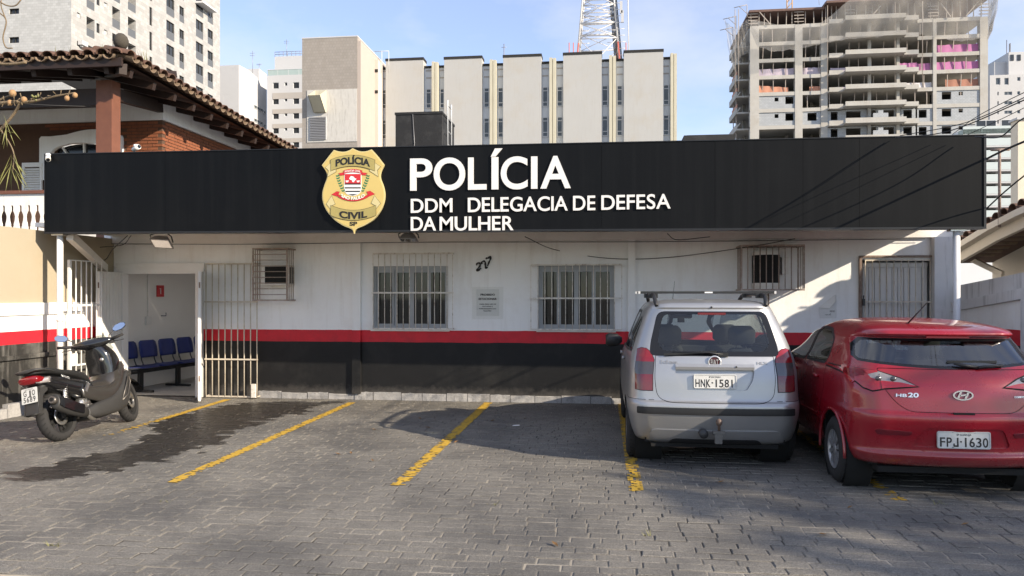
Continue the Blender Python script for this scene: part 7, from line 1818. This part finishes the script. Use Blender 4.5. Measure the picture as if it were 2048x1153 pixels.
    for s in (-1,1): MB().prism([(-.53,.36),(-.37,.64),(-.18,.66),(-.22,.60),(-.34,.56),(-.44,.37)], lambda a,b,c: (c,a,b), s*.085-.006, s*.085+.006).build('mudguard_flap', M['scoot_dark'], sc, recalc=True)
    pr = Matrix.Rotation(R(-18),3,'X'); f = lambda a,b,c: tuple(Vector((0,-.475,.575)) + pr @ Vector((a,-c,b)))
    pl = MB().prism(round_poly([(-.095,-.088),(.095,-.088),(.095,.088),(-.095,.088)],.012), f, 0, .006).build('number_plate', M['plate_grey'], sc, recalc=True); tx = MB()
    for row, zz in (('GJO', .0), ('5689', -.072)):
        n = len(row); w = .155/n
        for i, ch in enumerate(row): text_mb(tx, ch, (lambda x0, w, zz: lambda a,b,c: f(x0+a*w*.72, zz+b*.058, .0061+.0012*c))(-.0775+i*w+.14*w, w, zz), .012)
    tx.build('plate_text', M['black_print'], pl); tt = MB(); text_mb(tt, 'SAO PAULO', lambda a,b,c: f(-.05+.1*a, .068+b*.012, .0061+.001*c), .01); tt.build('plate_text', M['dark_metal'], pl)
    # step-through body
    body = loft('centre_tunnel', [(.40,.50,.10,.09,3,20),(.52,.50,.135,.11,3,20),(.66,.48,.145,.14,3,20),(.80,.48,.165,.14,3,20),(.92,.55,.20,.16,3,20),(1.02,.60,.20,.17,3,20)], 'scoot_grey')
    for s in (-1, 1):
        loft('side_panel', [(.30,.50,.02,.05,2.6,16,s*.145),(.42,.475,.03,.085,2.6,16,s*.155),(.60,.43,.04,.10,2.6,16,s*.165),(.80,.42,.045,.11,2.6,16,s*.175),(1.0,.52,.04,.14,2.6,16,s*.165),(1.10,.62,.035,.14,2.6,16,s*.15),(1.19,.69,.025,.10,2.6,16,s*.135)], 'scoot_grey')
        loft('lower_fairing', [(.30,.25,.03,.05,2.6,16,s*.15),(.45,.255,.05,.085,2.6,16,s*.165),(.75,.28,.06,.11,2.6,16,s*.19),(.98,.36,.06,.15,2.6,16,s*.19),(1.14,.50,.05,.15,2.6,16,s*.17),(1.22,.60,.03,.08,2.6,16,s*.16)], 'scoot_dark')
        fr_ = MB(); fr_.tube([(s*.255,.86,.30),(s*.262,.98,.46),(s*.252,1.10,.60),(s*.248,1.12,.52),(s*.256,1.0,.36),(s*.255,.86,.30)], .008, 6); fr_.build('fairing_trim', M['exhaust_steel'], sc)
        ch = MB().obox((s*.18,.36,.545), (.02,.035,.12), Matrix.Rotation(R(-40),3,'X')); ch.build('panel_edge', M['steel'], sc)
    loft('belly', [(.35,.20,.12,.03,3,20),(.6,.19,.16,.04,3,20),(.95,.24,.15,.06,3,20),(1.08,.32,.10,.06,3,20)], 'scoot_dark')
    # front apron with leg shield
    loft('front_apron', [(.34,1.06,.09,.06,2.4,24),(.46,1.08,.12,.11,2.4,24),(.60,1.08,.155,.17,2.4,24),(.72,1.09,.175,.18,2.4,24),(.80,1.08,.175,.165,2.4,24)], 'scoot_grey', sc, eh)
    loft('leg_shield', [(.54,.93,.13,.06,2.6,24),(.66,.98,.17,.10,2.6,24),(.80,1.02,.188,.15,2.6,24),(.92,1.0,.175,.14,2.6,24),(1.02,.96,.125,.11,2.6,24),(1.09,.92,.08,.06,2.6,24)], 'scoot_black', sc, eh)
    MB().lathe([(0,-.012),(.022,-.012),(.026,.0)], (.09,.875,.86), 'y', 16).build('ignition', M['steel'], sc)
    ws = MB(); N = 10; vs = []
    for i in range(N+1):
        a = -1+2*i/N
        for j in range(5): s = j/4; vs.append((a*(.15-.03*s), 1.13-.10*s-.05*a*a, .98+.20*s))
    ws.add(vs, [(i*5+j,(i+1)*5+j,(i+1)*5+j+1,i*5+j+1) for i in range(N) for j in range(4)], 0, True); ws.build('screen', M['tint_glass'], sc)
    hl = MB().rings([eh(.62,1.24,.10,.03), eh(.70,1.25,.15,.035), eh(.76,1.235,.13,.03)], 0, True); hl.build('headlight', M['lamp_clear'], sc)
    # fork and front mudguard
    fk = MB()
    for s in (-1,1): fk.tube([(s*.085,1.34,.285),(s*.085,1.18,.66)], .022, 8)
    fk.build('fork', M['steel'], sc); fm = []
    for t in range(20, 151, 10): a = R(t); fm.append([(x, 1.34+.315*math.cos(a)+(0), .285+.315*math.sin(a)-abs(x)*.35) for x in (-.07,-.04,0,.04,.07)])
    q = MB(); vs = [p for r in fm for p in r]; q.add(vs, [(i*5+j,(i+1)*5+j,(i+1)*5+j+1,i*5+j+1) for i in range(len(fm)-1) for j in range(4)], 0, True); q.build('front_mudguard', M['scoot_black'], sc)
    MB().obox((.075,1.28,.36), (.03,.07,.10), Matrix.Rotation(R(25),3,'X')).build('brake_caliper', M['steel'], sc)
    # handlebar, turned a little to the left
    Rz = Matrix.Rotation(R(16),3,'Z'); H = lambda p: Vector((0,.90,0)) + Rz @ Vector((p[0], p[1]-.90, p[2]))
    hb = MB().rings([[H((x, .90+hy*math.sin(2*math.pi*k/14)-.02*abs(x)*3, zc+hh*math.cos(2*math.pi*k/14))) for k in range(14)] for x, zc, hy, hh in ((-.25,1.09,.02,.02),(-.19,1.09,.045,.04),(-.09,1.08,.085,.065),(0,1.075,.10,.075),(.09,1.08,.085,.065),(.19,1.09,.045,.04),(.25,1.09,.02,.02))], 0, True).build('handlebar_cover', M['scoot_black'], sc)
    for s in (-1,1):
        MB().tube([H((s*.22,.885,1.09)),H((s*.39,.83,1.12))], .019, 10).build('grip', M['rubber'], sc)
        MB().obox(H((s*.225,.90,1.07)), (.05,.06,.06), Rz).build('switch_box', M['scoot_dark'], sc)
        MB().tube([H((s*.21,.94,1.07)),H((s*.26,.955,1.065)),H((s*.37,.90,1.06))], .006, 6).build('brake_lever', M['dark_metal'], sc)
        st = MB().tube([H((s*.20,.90,1.09)),H((s*.21,.90,1.15)),H((s*.30,.91,1.215))], .006, 6); st.build('mirror_stem', M['dark_metal'], sc)
        c = H((s*.345,.90,1.23)); rt = Rz @ Matrix.Rotation(R(-15),3,'X') @ Matrix.Rotation(R(-s*14),3,'Y')
        oc = [(-.085,-.012),(-.055,-.04),(.02,-.045),(.08,-.02),(.085,.02),(.04,.045),(-.04,.04),(-.08,.015)]
        mr = MB().rings([[c + rt @ Vector((a*k*s, d, b*k)) for a,b in oc] for d,k in ((0,1),(.02,.95),(.045,.5))], 0, True).build('mirror', M['scoot_black'], sc, recalc=True)
        MB().poly([c + rt @ Vector((a*.93*s,-.0022,b*.93)) for a,b in oc]).build('mirror_glass', M['mirror_glass'], mr, recalc=False)
    nm = MB(); text_mb(nm, 'NMAX', lambda a,b,c: (.1545+.004*c+(b*.0), .00+.13*a+.01*b, .725-.05*a+b*.024), .01); nm.build('badge_lettering', M['chrome'], sc)
    MB().tube([(-.12,.45,.17),(-.28,.50,.012)], .011, 6).obox((-.285,.50,.006),(.05,.06,.01)).build('side_stand', M['dark_metal'], sc)
    for o in bpy.data.objects:                                   # short tail behind the rear axle
        if o.parent == sc or (o.parent and o.parent.parent == sc):
            if o.name.split('.')[0] in ('wheel','rim','tread','brake_disc','fork','swing_arm','shock_absorber'): continue
            for v in o.data.vertices:
                if v.co.y < -.1: v.co.y = -.1 + (v.co.y+.1)*.66
    ft = MB().tube([(.12,.20,.28),(.22,.19,.27)], .012, 6); ft.build('foot_peg', M['dark_metal'], sc)
scooter()

# ---------------------------------------------------------------- waiting bench and marks inside the open door
def bench():
    d = Vector((.13,.99,0)).normalized(); fdir = Vector((.99,-.13,0)); b0 = Vector((-7.93,.10,.013)); rot = Matrix((d, -fdir, Vector((0,0,1)))).transposed()
    t = thing('waiting_bench', 'row of joined blue plastic seats on a black steel frame inside the open door', 'bench', b0)
    MB().beam(b0+Vector((0,0,.36)), b0+d*2.4+Vector((0,0,.36)), .05,.07).build('beam', M['black_plastic'], t)
    for s in (.25,1.2,2.15):
        q = b0+d*s; MB().beam(q+Vector((0,0,.0)), q+Vector((0,0,.33)), .09,.05, up=fdir).obox(q+Vector((0,0,.02)), (.06,.5,.035), rot).build('leg', M['black_plastic'], t)
    for k in range(5):
        c = b0 + d*(.22+.49*k); L = lambda a,b,z: c + d*a - fdir*b + Vector((0,0,z))
        sm = []
        for b, z, w in ((-.24,.435,.20),(-.20,.445,.215),(0,.435,.22),(.17,.43,.21),(.20,.435,.19)): sm.append([L(a*w,b,z+zz) for a,zz in ((-1,.012),(-.5,0),(.5,0),(1,.012),(1,-.008),(-1,-.008))])
        MB().rings(sm, 0, True).build('seat', M['blue_plastic'], t)
        bk = []
        for z, b, w in ((.56,.22,.19),(.60,.228,.215),(.74,.25,.22),(.83,.27,.205),(.86,.277,.16)): bk.append([L(a*w,b+dd,z) for a,dd in ((-1,-.02),(-.5,.0),(.5,.0),(1,-.02),(1,-.008),(.5,.012),(-.5,.012),(-1,-.008))])
        MB().rings(bk, 0, True).build('backrest', M['blue_plastic'], t)
        f_ = MB()
        for s in (-.16,.16): f_.tube([L(s,-.1,.37),L(s,.18,.40),L(s,.235,.52),L(s,.265,.72)], .011, 6)
        f_.build('support_tube', M['black_plastic'], t)
bench()
RWX = RX0 + .004
def onroom(px, py): return P(px, py, x=RWX)
a, b = onroom(313,571), onroom(327,594)
sg_ = MB().box(RWX, RWX+.012, a.y, b.y, b.z, a.z).build('fire_sign', M['red_print']); m_ = (a+b)/2
ex_ = MB().box(RWX+.0125, RWX+.016, m_.y-.012, m_.y+.012, m_.z-.055, m_.z+.03).box(RWX+.0125, RWX+.016, m_.y-.03, m_.y+.012, m_.z+.035, m_.z+.05).build('pictogram', M['white_print'], sg_)
tag(sg_, 'red fire extinguisher sign on the inner wall seen through the door', 'sign')
p = onroom(295,640); o = MB().box(RWX, RWX+.03, p.y-.08, p.y+.08, p.z-.09, p.z+.06).box(RWX, RWX+.015, p.y-.01, p.y+.01, p.z+.061, 2.7).build('socket_box', M['white_paint']); tag(o, 'white socket box and cable duct on the inner wall above the blue seats', 'socket')
p = onroom(322,632); o = MB().tube([(RWX,p.y,p.z),(RWX+.10,p.y,p.z),(RWX+.10,p.y,p.z+.06)], .008, 6).build('hook', M['dark_metal']); tag(o, 'small bent metal hook under the red sign on the inner wall', 'hook')

# ---------------------------------------------------------------- wall things: coolers in cages, lamps, cameras, notices, number
M['bar_rust'] = mat('bar_rust', (.30,.235,.195), .65, .2, 15, dirt=(.6,.56,.5), dirt_amt=.7, dirt_scale=16)
def cage(o, y, label, nv, nh, cat='cage', side=3):
    x0, x1, z0, z1 = o; t = thing('security_cage', label, cat, ((x0+x1)/2, 0, z0), group='steel cages round the wall coolers'); r = .008
    f = MB()
    for z in (z0, z1):
        f.box(x0-.01,x1+.01,y-.01,y+.01,z-.012,z+.012)
        for x in (x0,x1): f.box(x-.01,x+.01,y+.011,-.001,z-.012,z+.012)
    for x in (x0,x1): f.box(x-.011,x+.011,y-.011,y+.011,z0+.0125,z1-.0125)
    f.build('frame', M['bar_rust'], t); m = M['bar_rust']
    for k in range(nv): x = x0+(x1-x0)*(k+1)/(nv+1); MB().tube([(x,y,z0+.0125),(x,y,z1-.0125)], r, 6).build('bar', m, t)
    for k in range(nh): z = z0+(z1-z0)*(k+1)/(nh+1); MB().tube([(x0+.011,y-.002,z),(x1-.011,y-.002,z)], r, 6).build('bar', m, t)
    for x in (x0,x1):
        for k in range(side): yy = y + (-y)*(k+1)/(side+1); MB().tube([(x,yy,z0+.0125),(x,yy,z1-.0125)], r*.9, 6).build('bar', m, t)
    MB().box(x0,x1,y+.0115,-.002,z1-.004,z1+.004).build('cover_sheet', M['rust_brown'], t)
    return t
yc = -.32; q = b_(506,574,498,601,yc); cage(q, yc, 'rusty cage of mostly horizontal bars round the cooler beside the folded grille', 0, 8)
ya = -.22; q = b_(524,578,531,571,ya); t = thing('air_conditioner', 'white boxy window cooler with dark slots in the cage near the door', 'cooler', ((q[0]+q[1])/2, 0, q[2]), group='wall coolers')
MB().box(q[0],q[1],ya+.012,-.001,q[2],q[3]).build('case', M['rusty_white'], t)
fr_ = MB().box(q[0],q[1],ya,ya+.0115,q[3]-.02,q[3]).box(q[0],q[1],ya,ya+.0115,q[2],q[2]+.025).box(q[0],q[0]+.045,ya,ya+.0115,q[2]+.0255,q[3]-.0205).box(q[1]-.02,q[1],ya,ya+.0115,q[2]+.0255,q[3]-.0205).build('front_frame', M['white_paint'], t)
MB().box(q[0]+.0455,q[1]-.0205,ya+.008,ya+.0118,q[2]+.0255,q[3]-.0205).build('grille_back', M['seam'], t)
n = 9
for k in range(n): z = q[2]+.035+(q[3]-q[2]-.065)*k/(n-1); MB().obox(((q[0]+q[1])/2+.012, ya+.004, z), (q[1]-q[0]-.068,.012,.006), Matrix.Rotation(R(30),3,'X')).build('slat', M['dark_metal'], t)
for k in range(4): MB().box(q[1]+.0005,q[1]+.004,ya+.03+.045*k,ya+.055+.045*k,q[2]+.03,q[3]-.03).build('side_slot', M['seam'], t)
yc = -.42; q = b_(1483,1608,492,580,yc); cage(q, yc, 'rusty cage of upright bars round the drum shaped cooler above the silver car', 9, 0)
ya = -.30; q = b_(1511,1566,503,573,ya); cx_, hw = (q[0]+q[1])/2, (q[1]-q[0])/2
t = thing('air_conditioner', 'white drum shaped cooler with dark mesh front in the cage above the silver car', 'cooler', (cx_, 0, q[2]), group='wall coolers')
pr_ = [(cx_+hw*math.cos(R(a))*1.0, -.02 + (ya+.02)*math.sin(R(a))**.7 if 0 < a < 180 else -.02) for a in range(0,181,12)]
mb = MB()
for za, zb in ((q[2],q[2]+.05),(q[3]-.05,q[3])): mb.prism(pr_, lambda a,b,c: (a,b,c), za, zb)
mb.prism([(cx_+(x-cx_)*.93, y*.93) for x,y in pr_], lambda a,b,c: (a,b,c), q[2]-.07, q[2]-.001); mb.box(q[1]+.03,q[1]+.12,-.12,-.001,q[3]-.33,q[3]-.08); mb.build('case', M['white_paint'], t, recalc=True)
mp_ = [(cx_+(x-cx_)*.985, y*.985) for x,y in pr_]
MB().prism(mp_, lambda a,b,c: (a,b,c), q[2]+.051, q[3]-.051).build('mesh_core', M['seam'], t, recalc=True)
g_ = MB(); n = 30
for k in range(n): 
    z = q[2]+.06+(q[3]-q[2]-.12)*k/(n-1)
    g_.tube([(x+(x-cx_)*.012, y*1.012, z) for x,y in mp_[1:-1]], .0022, 3, caps=False)
o = g_.build('mesh_wire', M['dark_metal'], t); o['kind'] = 'stuff'
MB().tube([(P(1537,583,y=-.03).x,-.03,PZ(582,1537,-.03)),(P(1537,583,y=-.03).x,-.03,1.25)], .012, 8).build('drain_pipe', M['rust_brown'], t)

def floodlight(px, py, y, label, tilt, s=1.0):
    p = P(px, py, y=y); rot = Matrix.Rotation(R(tilt),3,'X') @ Matrix.Rotation(R(6),3,'Y'); t = thing('floodlight', label, 'floodlight', p, group='floodlights under the sign')
    F = lambda a,b,c: Vector(p) + rot @ Vector((a*s,b*s,c*s)); mb = MB()
    mb.rings([[F(a*w,-d,c*h) for a,c in ((-1,-1),(1,-1),(1,1),(-1,1))] for w,h,d in ((.06,.05,-.07),(.10,.08,-.03),(.14,.10,.03),(.14,.10,.04))]); mb.build('lamp_body', M['grey_metal'], t)
    MB().poly([F(-.125,-.0412,-.085),F(.125,-.0412,-.085),F(.125,-.0412,.085),F(-.125,-.0412,.085)]).build('lens', M['lamp_clear'], t)
    MB().tube([F(-.155,0,0),F(-.155,.03,.10),Vector((p.x,y+.03,2.655))], .01, 5).tube([F(.155,0,0),F(.155,.03,.10),Vector((p.x,y+.03,2.655))], .01, 5).build('bracket', M['dark_metal'], t)
floodlight(325, 484, -1.0, 'grey floodlight hanging tilted under the sign above the door', 55, 1.05); floodlight(818, 476, -1.2, 'grey floodlight tucked flat under the sign above the left window', 80, .9)
def bullet(px, py, y, label, aim):
    p = P(px, py, y=y); t = thing('security_camera', label, 'camera', p, group='small white security cameras'); d = Vector(aim).normalized()
    MB().lathe([(0,.0),(.035,0),(.035,.025),(.02,.035),(0,.035)], (p.x,y,p.z+.02), 'z', 14).build('mount', M['white_paint'], t)
    MB().tube([Vector(p)-d*.06, Vector(p)+d*.07], [.032,.034], 12).build('housing', M['white_paint'], t); MB().tube([Vector(p)+d*.0705, Vector(p)+d*.078], .026, 12).build('lens', M['dark_glass'], t)
bullet(96, 315, YS-.06, 'white security camera at the top left corner of the black sign', (.5,-.6,-.6)); bullet(272, 297, YS+.1, 'white security camera standing on top of the sign in front of the brick wall', (.9,-.4,.25))

# house number and notices
def scrawl(pts, r, name='digit', parent=None): return MB().tube(spline([(a,-.012,b) for a,b in pts],6), r, 8).build(name, M['black_print'], parent)
NB = thing('house_number', 'black slanted metal house number 227 on the white wall', 'house number', P(968,528,y=-.01)); zn = lambda zx, zy: (lambda p: (p.x, p.z))(P(720+zx/6.4067, 490+zy/6.405, y=-.012))
for pts in ([(1495,265),(1500,240),(1525,232),(1540,252),(1528,285),(1500,318),(1503,335),(1530,318),(1552,300)], [(1563,248),(1560,225),(1585,210),(1605,225),(1605,255),(1608,290),(1620,300),(1628,280)], [(1625,185),(1622,172),(1645,168),(1672,150),(1670,185),(1655,220),(1640,258),(1632,268)]):
    scrawl([zn(*q) for q in pts], [.010+.006*math.sin(k*.35)**2 for k in range(6*(len(pts)-1)+1)], 'digit', NB)
def notice(px0, px1, py0, py1, lines, label, name='notice', y=-.004):
    a, b = P(px0,py0,y=y), P(px1,py1,y=y); t = MB(); N, K = 8, 10; vs = []
    for i in range(N+1):
        for j in range(K+1): vs.append((a.x+(b.x-a.x)*i/N, y-.003+.002*math.sin(i*1.7+j*.9), a.z+(b.z-a.z)*j/K))
    t.add(vs, [(i*(K+1)+j, (i+1)*(K+1)+j, (i+1)*(K+1)+j+1, i*(K+1)+j+1) for i in range(N) for j in range(K)], 0, True); o = t.build(name, M['paper']); tag(o, label, 'notice', 'paper notices taped to the wall')
    for txt, u0, u1, v, h, of in lines:
        q = MB(); text_mb(q, txt, lambda A,B,Cc: (a.x+(b.x-a.x)*(u0+(u1-u0)*A), y-.0072-.001*Cc, a.z+(b.z-a.z)*(v-h*B)), of); q.build('lettering', M['black_print'], o)
    return o, a, b
nt_, a, b = notice(953, 998, 579, 632, [('PROIBIDO',.18,.82,.24,.07,.03),('ESTACIONAR',.1,.9,.40,.07,.03),('VAGA PARA USO DE',.13,.87,.585,.04,.02),('VIATURAS E',.25,.72,.67,.04,.02),('FUNCIONARIOS DO',.13,.87,.755,.04,.02),('PLANTÃO',.32,.66,.84,.04,.02)], 'white taped notice reading PROIBIDO ESTACIONAR on the wall between the windows')
M['tape'] = glass_mat('tape_film', (.93,.93,.92), .9, .15, 1.4)
tp = MB(); N = 10; vs = []
for i in range(N+1):
    for j in range(N+1): vs.append((a.x-.07+(b.x-a.x+.14)*i/N, -.011+.003*math.sin(i*2.1+j*1.3)+.002*math.sin(j*2.9), a.z+.035+(b.z-a.z-.09)*j/N))
tp.add(vs, [(i*(N+1)+j, (i+1)*(N+1)+j, (i+1)*(N+1)+j+1, i*(N+1)+j+1) for i in range(N) for j in range(N)], 0, True); tp.build('tape_film', M['tape'], nt_)
a, b = P(1636,590,y=-.004), P(1673,637,y=-.004); mb = MB(); w, h = b.x-a.x, a.z-b.z
mb.add([(a.x+w*.1,-.004,b.z),(b.x,-.004,b.z),(b.x,-.004,a.z),(a.x+w*.92,-.004,a.z),(a.x+w*.02,-.010,b.z+h*.45)], [(0,1,2,3,4)]); mb.add([(a.x+w*.92,-.006,a.z),(a.x+w*.02,-.012,b.z+h*.45),(a.x+w*.55,-.06,b.z+h*.42),(a.x+w*.90,-.05,b.z+h*.72)], [(0,1,2,3)])
o = mb.build('notice', M['paper']); tag(o, 'torn white notice with its corner curled down on the wall left of the grilled door', 'notice', 'paper notices taped to the wall')
for txt, v in (('FUNCIONARIOS DO', .26), ('PLANTÃO', .13)):
    q = MB(); text_mb(q, txt, lambda A,B,Cc: (a.x+w*(.2+.7*A if len(txt) > 8 else .38+.32*A), -.0052-.001*Cc, b.z+h*(v+.07*B)), .02); q.build('lettering', M['black_print'], o)

# ---------------------------------------------------------------- wires
def wire(pts, r, label, d=0.0, group=None):
    pts = [P(a,b,y=y) for a,b,y in pts]
    mb = MB(); mb.tube(sag(pts[0], pts[1], d) if len(pts) == 2 else spline(pts, 8), r, 5); tag(mb.build('cable', M['wire']), label, 'cable', group)
wire([(2100,172,-5.5),(1930,246,-3.0),(1800,272,-1.9)], .005, 'upper of the two dark cables running from the sign corner to the right edge')
wire([(2100,178,-5.5),(1900,262,-3.0),(1790,276,-1.9)], .006, 'lower of the two dark cables running from the sign corner to the right edge')
wire([(2100,160,-6),(1960,230,-3),(1905,269,-1.95)], .004, 'thin cable rising from the sign top towards the white tower with arched windows')
wire([(2100,190,-5),(2010,235,-3),(1935,270,-1.95)], .004, 'thin cable rising past the arched tower to the right edge lower than its neighbour')
wire([(2100,215,-5),(2042,240,-3.4),(2000,274,-2.4),(1950,274,-1.95)], .008, 'slack dark cable looping down onto the sign corner')
wire([(2100,262,-3.2),(2010,300,-2.0),(1960,325,-1.6)], .014, 'thick black cable passing behind the right end of the sign')
wire([(2100,312,-3.5),(2020,375,-2.3),(1965,425,-1.75)], .009, 'cable sloping down to the lower right corner of the sign')
pp = P(1999,300,y=.5); tag(MB().tube([(pp.x,.5,2.7),(pp.x,.5,pp.z)], .022, 8).tube([(pp.x-.12,.5,pp.z),(pp.x+.14,.5,pp.z)], .02, 6).build('cable_mast', M['rust_brown']), 'thin rusty mast carrying cables over the neighbour roof', 'mast')
wire([(1050,474,-1.5),(1110,500,-.06),(1215,517,-.05),(1330,516,-.05),(1480,497,-.35),(1590,478,-1.0)], .006, 'thin drooping cable across the wall above the right window')
wire([(1335,468,-1.7),(1355,480,-1.2),(1420,474,-1.0)], .006, 'short loose cable hanging under the middle of the sign')
wire([(255,472,-1.5),(225,500,-.9),(210,520,-.3),(186,521,-.3)], .007, 'loose cable hanging in a loop at the left end under the sign')
wire([(262,472,-1.5),(245,490,-1.0),(200,495,-.6)], .006, 'short loose cable curling under the left end of the sign')
wire([(200,488,-.06),(480,489,-.055),(840,485,-.055),(1300,484,-.055),(1850,478,-.055)], .005, 'dark cable stapled along the top of the white front wall')
wire([(0,205,-.1),(100,211,.3),(192,214,.8)], .008, 'pale cable from the wooden post to the left edge')

# ---------------------------------------------------------------- fruiting branch at the upper left, near the camera
M['bark'] = mat('bark', (.19,.14,.085), .9, .35, 40, bmp=.6, bscale=120); M['fruit'] = mat('brown_fruit', (.32,.19,.09), .7, .2, 30, bmp=.2, bscale=80); M['leaf_green'] = mat('leaf_green', (.20,.20,.07), .6, .3, 20); M['leaf_dry'] = mat('leaf_dry', (.17,.09,.03), .8, .35, 25)
by = -7.6
def bp(px, py, dy=0.0): return P(px, py, y=by+dy)
BR = thing('tree', 'bare fruiting tree branches with small round fruits and needle leaves in the upper left corner', 'tree', bp(-160, 420))
br = MB()
br.tube(spline([bp(-190,260,-.1),bp(-80,225),bp(0,207),bp(60,204),bp(110,193),bp(150,186)],7), [.016-.00034*k for k in range(36)], 7)
br.tube(spline([bp(-60,240),bp(0,200,.02),bp(30,190,.03)],5), .006, 5); br.tube(spline([bp(40,205),bp(30,225,.02),bp(5,255,.03),bp(-40,300,.05)],6), [.009,]*19, 6)
br.tube(spline([bp(-50,120),bp(0,128),bp(30,128),bp(52,125)],5), .008, 6); br.tube(spline([bp(-10,245),bp(15,280),bp(28,310),bp(25,345)],6), .004, 5)
br.tube(spline([bp(-10,20),bp(12,40),bp(6,75),bp(12,95),bp(25,97)],6), .004, 5); br.tube(spline([bp(-20,-10),bp(10,10),bp(30,12),bp(42,0)],5), .004, 5); br.tube(spline([bp(12,40),bp(2,10),bp(6,-20)],4), .004, 4)
rnd = random.Random(14)
for k in range(26):
    s = rnd.uniform(0,1); x = -10+150*s; y0 = 207-20*s; br.tube([bp(x,y0), bp(x+rnd.uniform(-8,10), y0+rnd.uniform(-14,12), rnd.uniform(-.03,.03))], .003, 4)
br.build('branch', M['bark'], BR)
for x, y, r in ((25,187,7.5),(48,200,6.5),(134,197,5.5),(150,191,5.5),(20,206,6)):
    c = bp(x,y); rr = r/F_PX*4.2; f_ = MB().lathe([(rr*math.sin(R(a)), rr*1.1*math.cos(R(a))) for a in range(0,181,18)], c, 'z', 14); f_.build('fruit', M['fruit'], BR)
for k in range(14): c = bp(62+rnd.uniform(0,20), 197+rnd.uniform(-8,6), rnd.uniform(-.02,.02)); MB().lathe([(.006*math.sin(R(a)), .007*math.cos(R(a))) for a in range(0,181,30)], c, 'z', 8).build('bud', M['leaf_green'], BR)
for k in range(12,34):
    if k < 26: a = bp(24+rnd.uniform(-4,4), 310+rnd.uniform(-10,30)); b = bp(24+rnd.uniform(-34,36), 352+rnd.uniform(0,34), rnd.uniform(-.05,.05))
    elif k < 38: a = bp(rnd.uniform(-10,20), rnd.uniform(225,300)); b = bp(a.x*0+rnd.uniform(-5,48), rnd.uniform(240,320), rnd.uniform(-.05,.05))
    else: a = bp(-10, 40+rnd.uniform(-10,10)); b = bp(rnd.uniform(20,46), rnd.uniform(60,78))
    if (b-a).length > .28: b = a + (b-a)*.28/(b-a).length
    d = (b-a); s = d.cross(Vector((0,1,0))).normalized()*.0022; m_ = a+d*.55
    MB().add([a-s*.4, m_-s+Vector((0,-.004,0)), b, m_+s, m_+Vector((0,.003,0))], [(0,1,4),(1,2,4),(2,3,4),(3,0,4)]).build('leaf', M['leaf_green'], BR)

# ---------------------------------------------------------------- fallen leaves on the paving
for k, (px, py) in enumerate(((748,860),(856,856),(840,838),(912,885),(1442,965),(1700,1016),(1646,1070),(702,907),(676,909),(745,922),(1050,838),(1110,1090),(985,842),(1930,1050))):
    p = P(px, py, z=.006); a = rnd.uniform(0,6.28); L_ = rnd.uniform(.025,.045); d = Vector((math.cos(a),math.sin(a),0)); s = Vector((-d.y,d.x,0))*L_*.4
    mb = MB().add([p-d*L_, p+s+Vector((0,0,.012)), p+d*L_+Vector((0,0,.016)), p-s+Vector((0,0,.010)), p+Vector((0,0,.002))], [(0,1,4),(1,2,4),(2,3,4),(3,0,4)])
    tag(mb.build('fallen_leaf', M['leaf_dry']), 'small dry brown leaf lying on the grey paving', 'leaf', 'dry leaves on the paving')

wd = MB(); rnd = random.Random(77)
for px, py, n in ((108,1092,14),(980,1010,6),(1880,1008,6),(330,1004,5),(1290,1072,6),(20,905,6)):
    c = P(px, py, z=0)
    for k in range(n):
        a = rnd.uniform(0,6.28); l = rnd.uniform(.02,.075); b = c + Vector((rnd.uniform(-.05,.05), rnd.uniform(-.012,.012), -.004)); d = Vector((math.cos(a)*.8, math.sin(a)*.8, .6)).normalized(); q = Vector((-math.sin(a), math.cos(a), 0))*.004
        wd.add([b-q, b+q, b+d*l], [(0,1,2)])
tag(wd.build('weed_tuft', mat('weed', (.20,.19,.07), .8, .3, 30)), 'small yellowish weeds sprouting from paving joints', 'weeds', kind='stuff')
p = P(1032, 852, z=.006); tag(MB().add([p+Vector((-.05,-.03,0)), p+Vector((.05,-.02,.004)), p+Vector((.04,.03,.012)), p+Vector((-.04,.03,.003))], [(0,1,2,3)]).build('paper_scrap', M['paper']), 'small white paper scrap lying in the silver car shadow', 'litter')
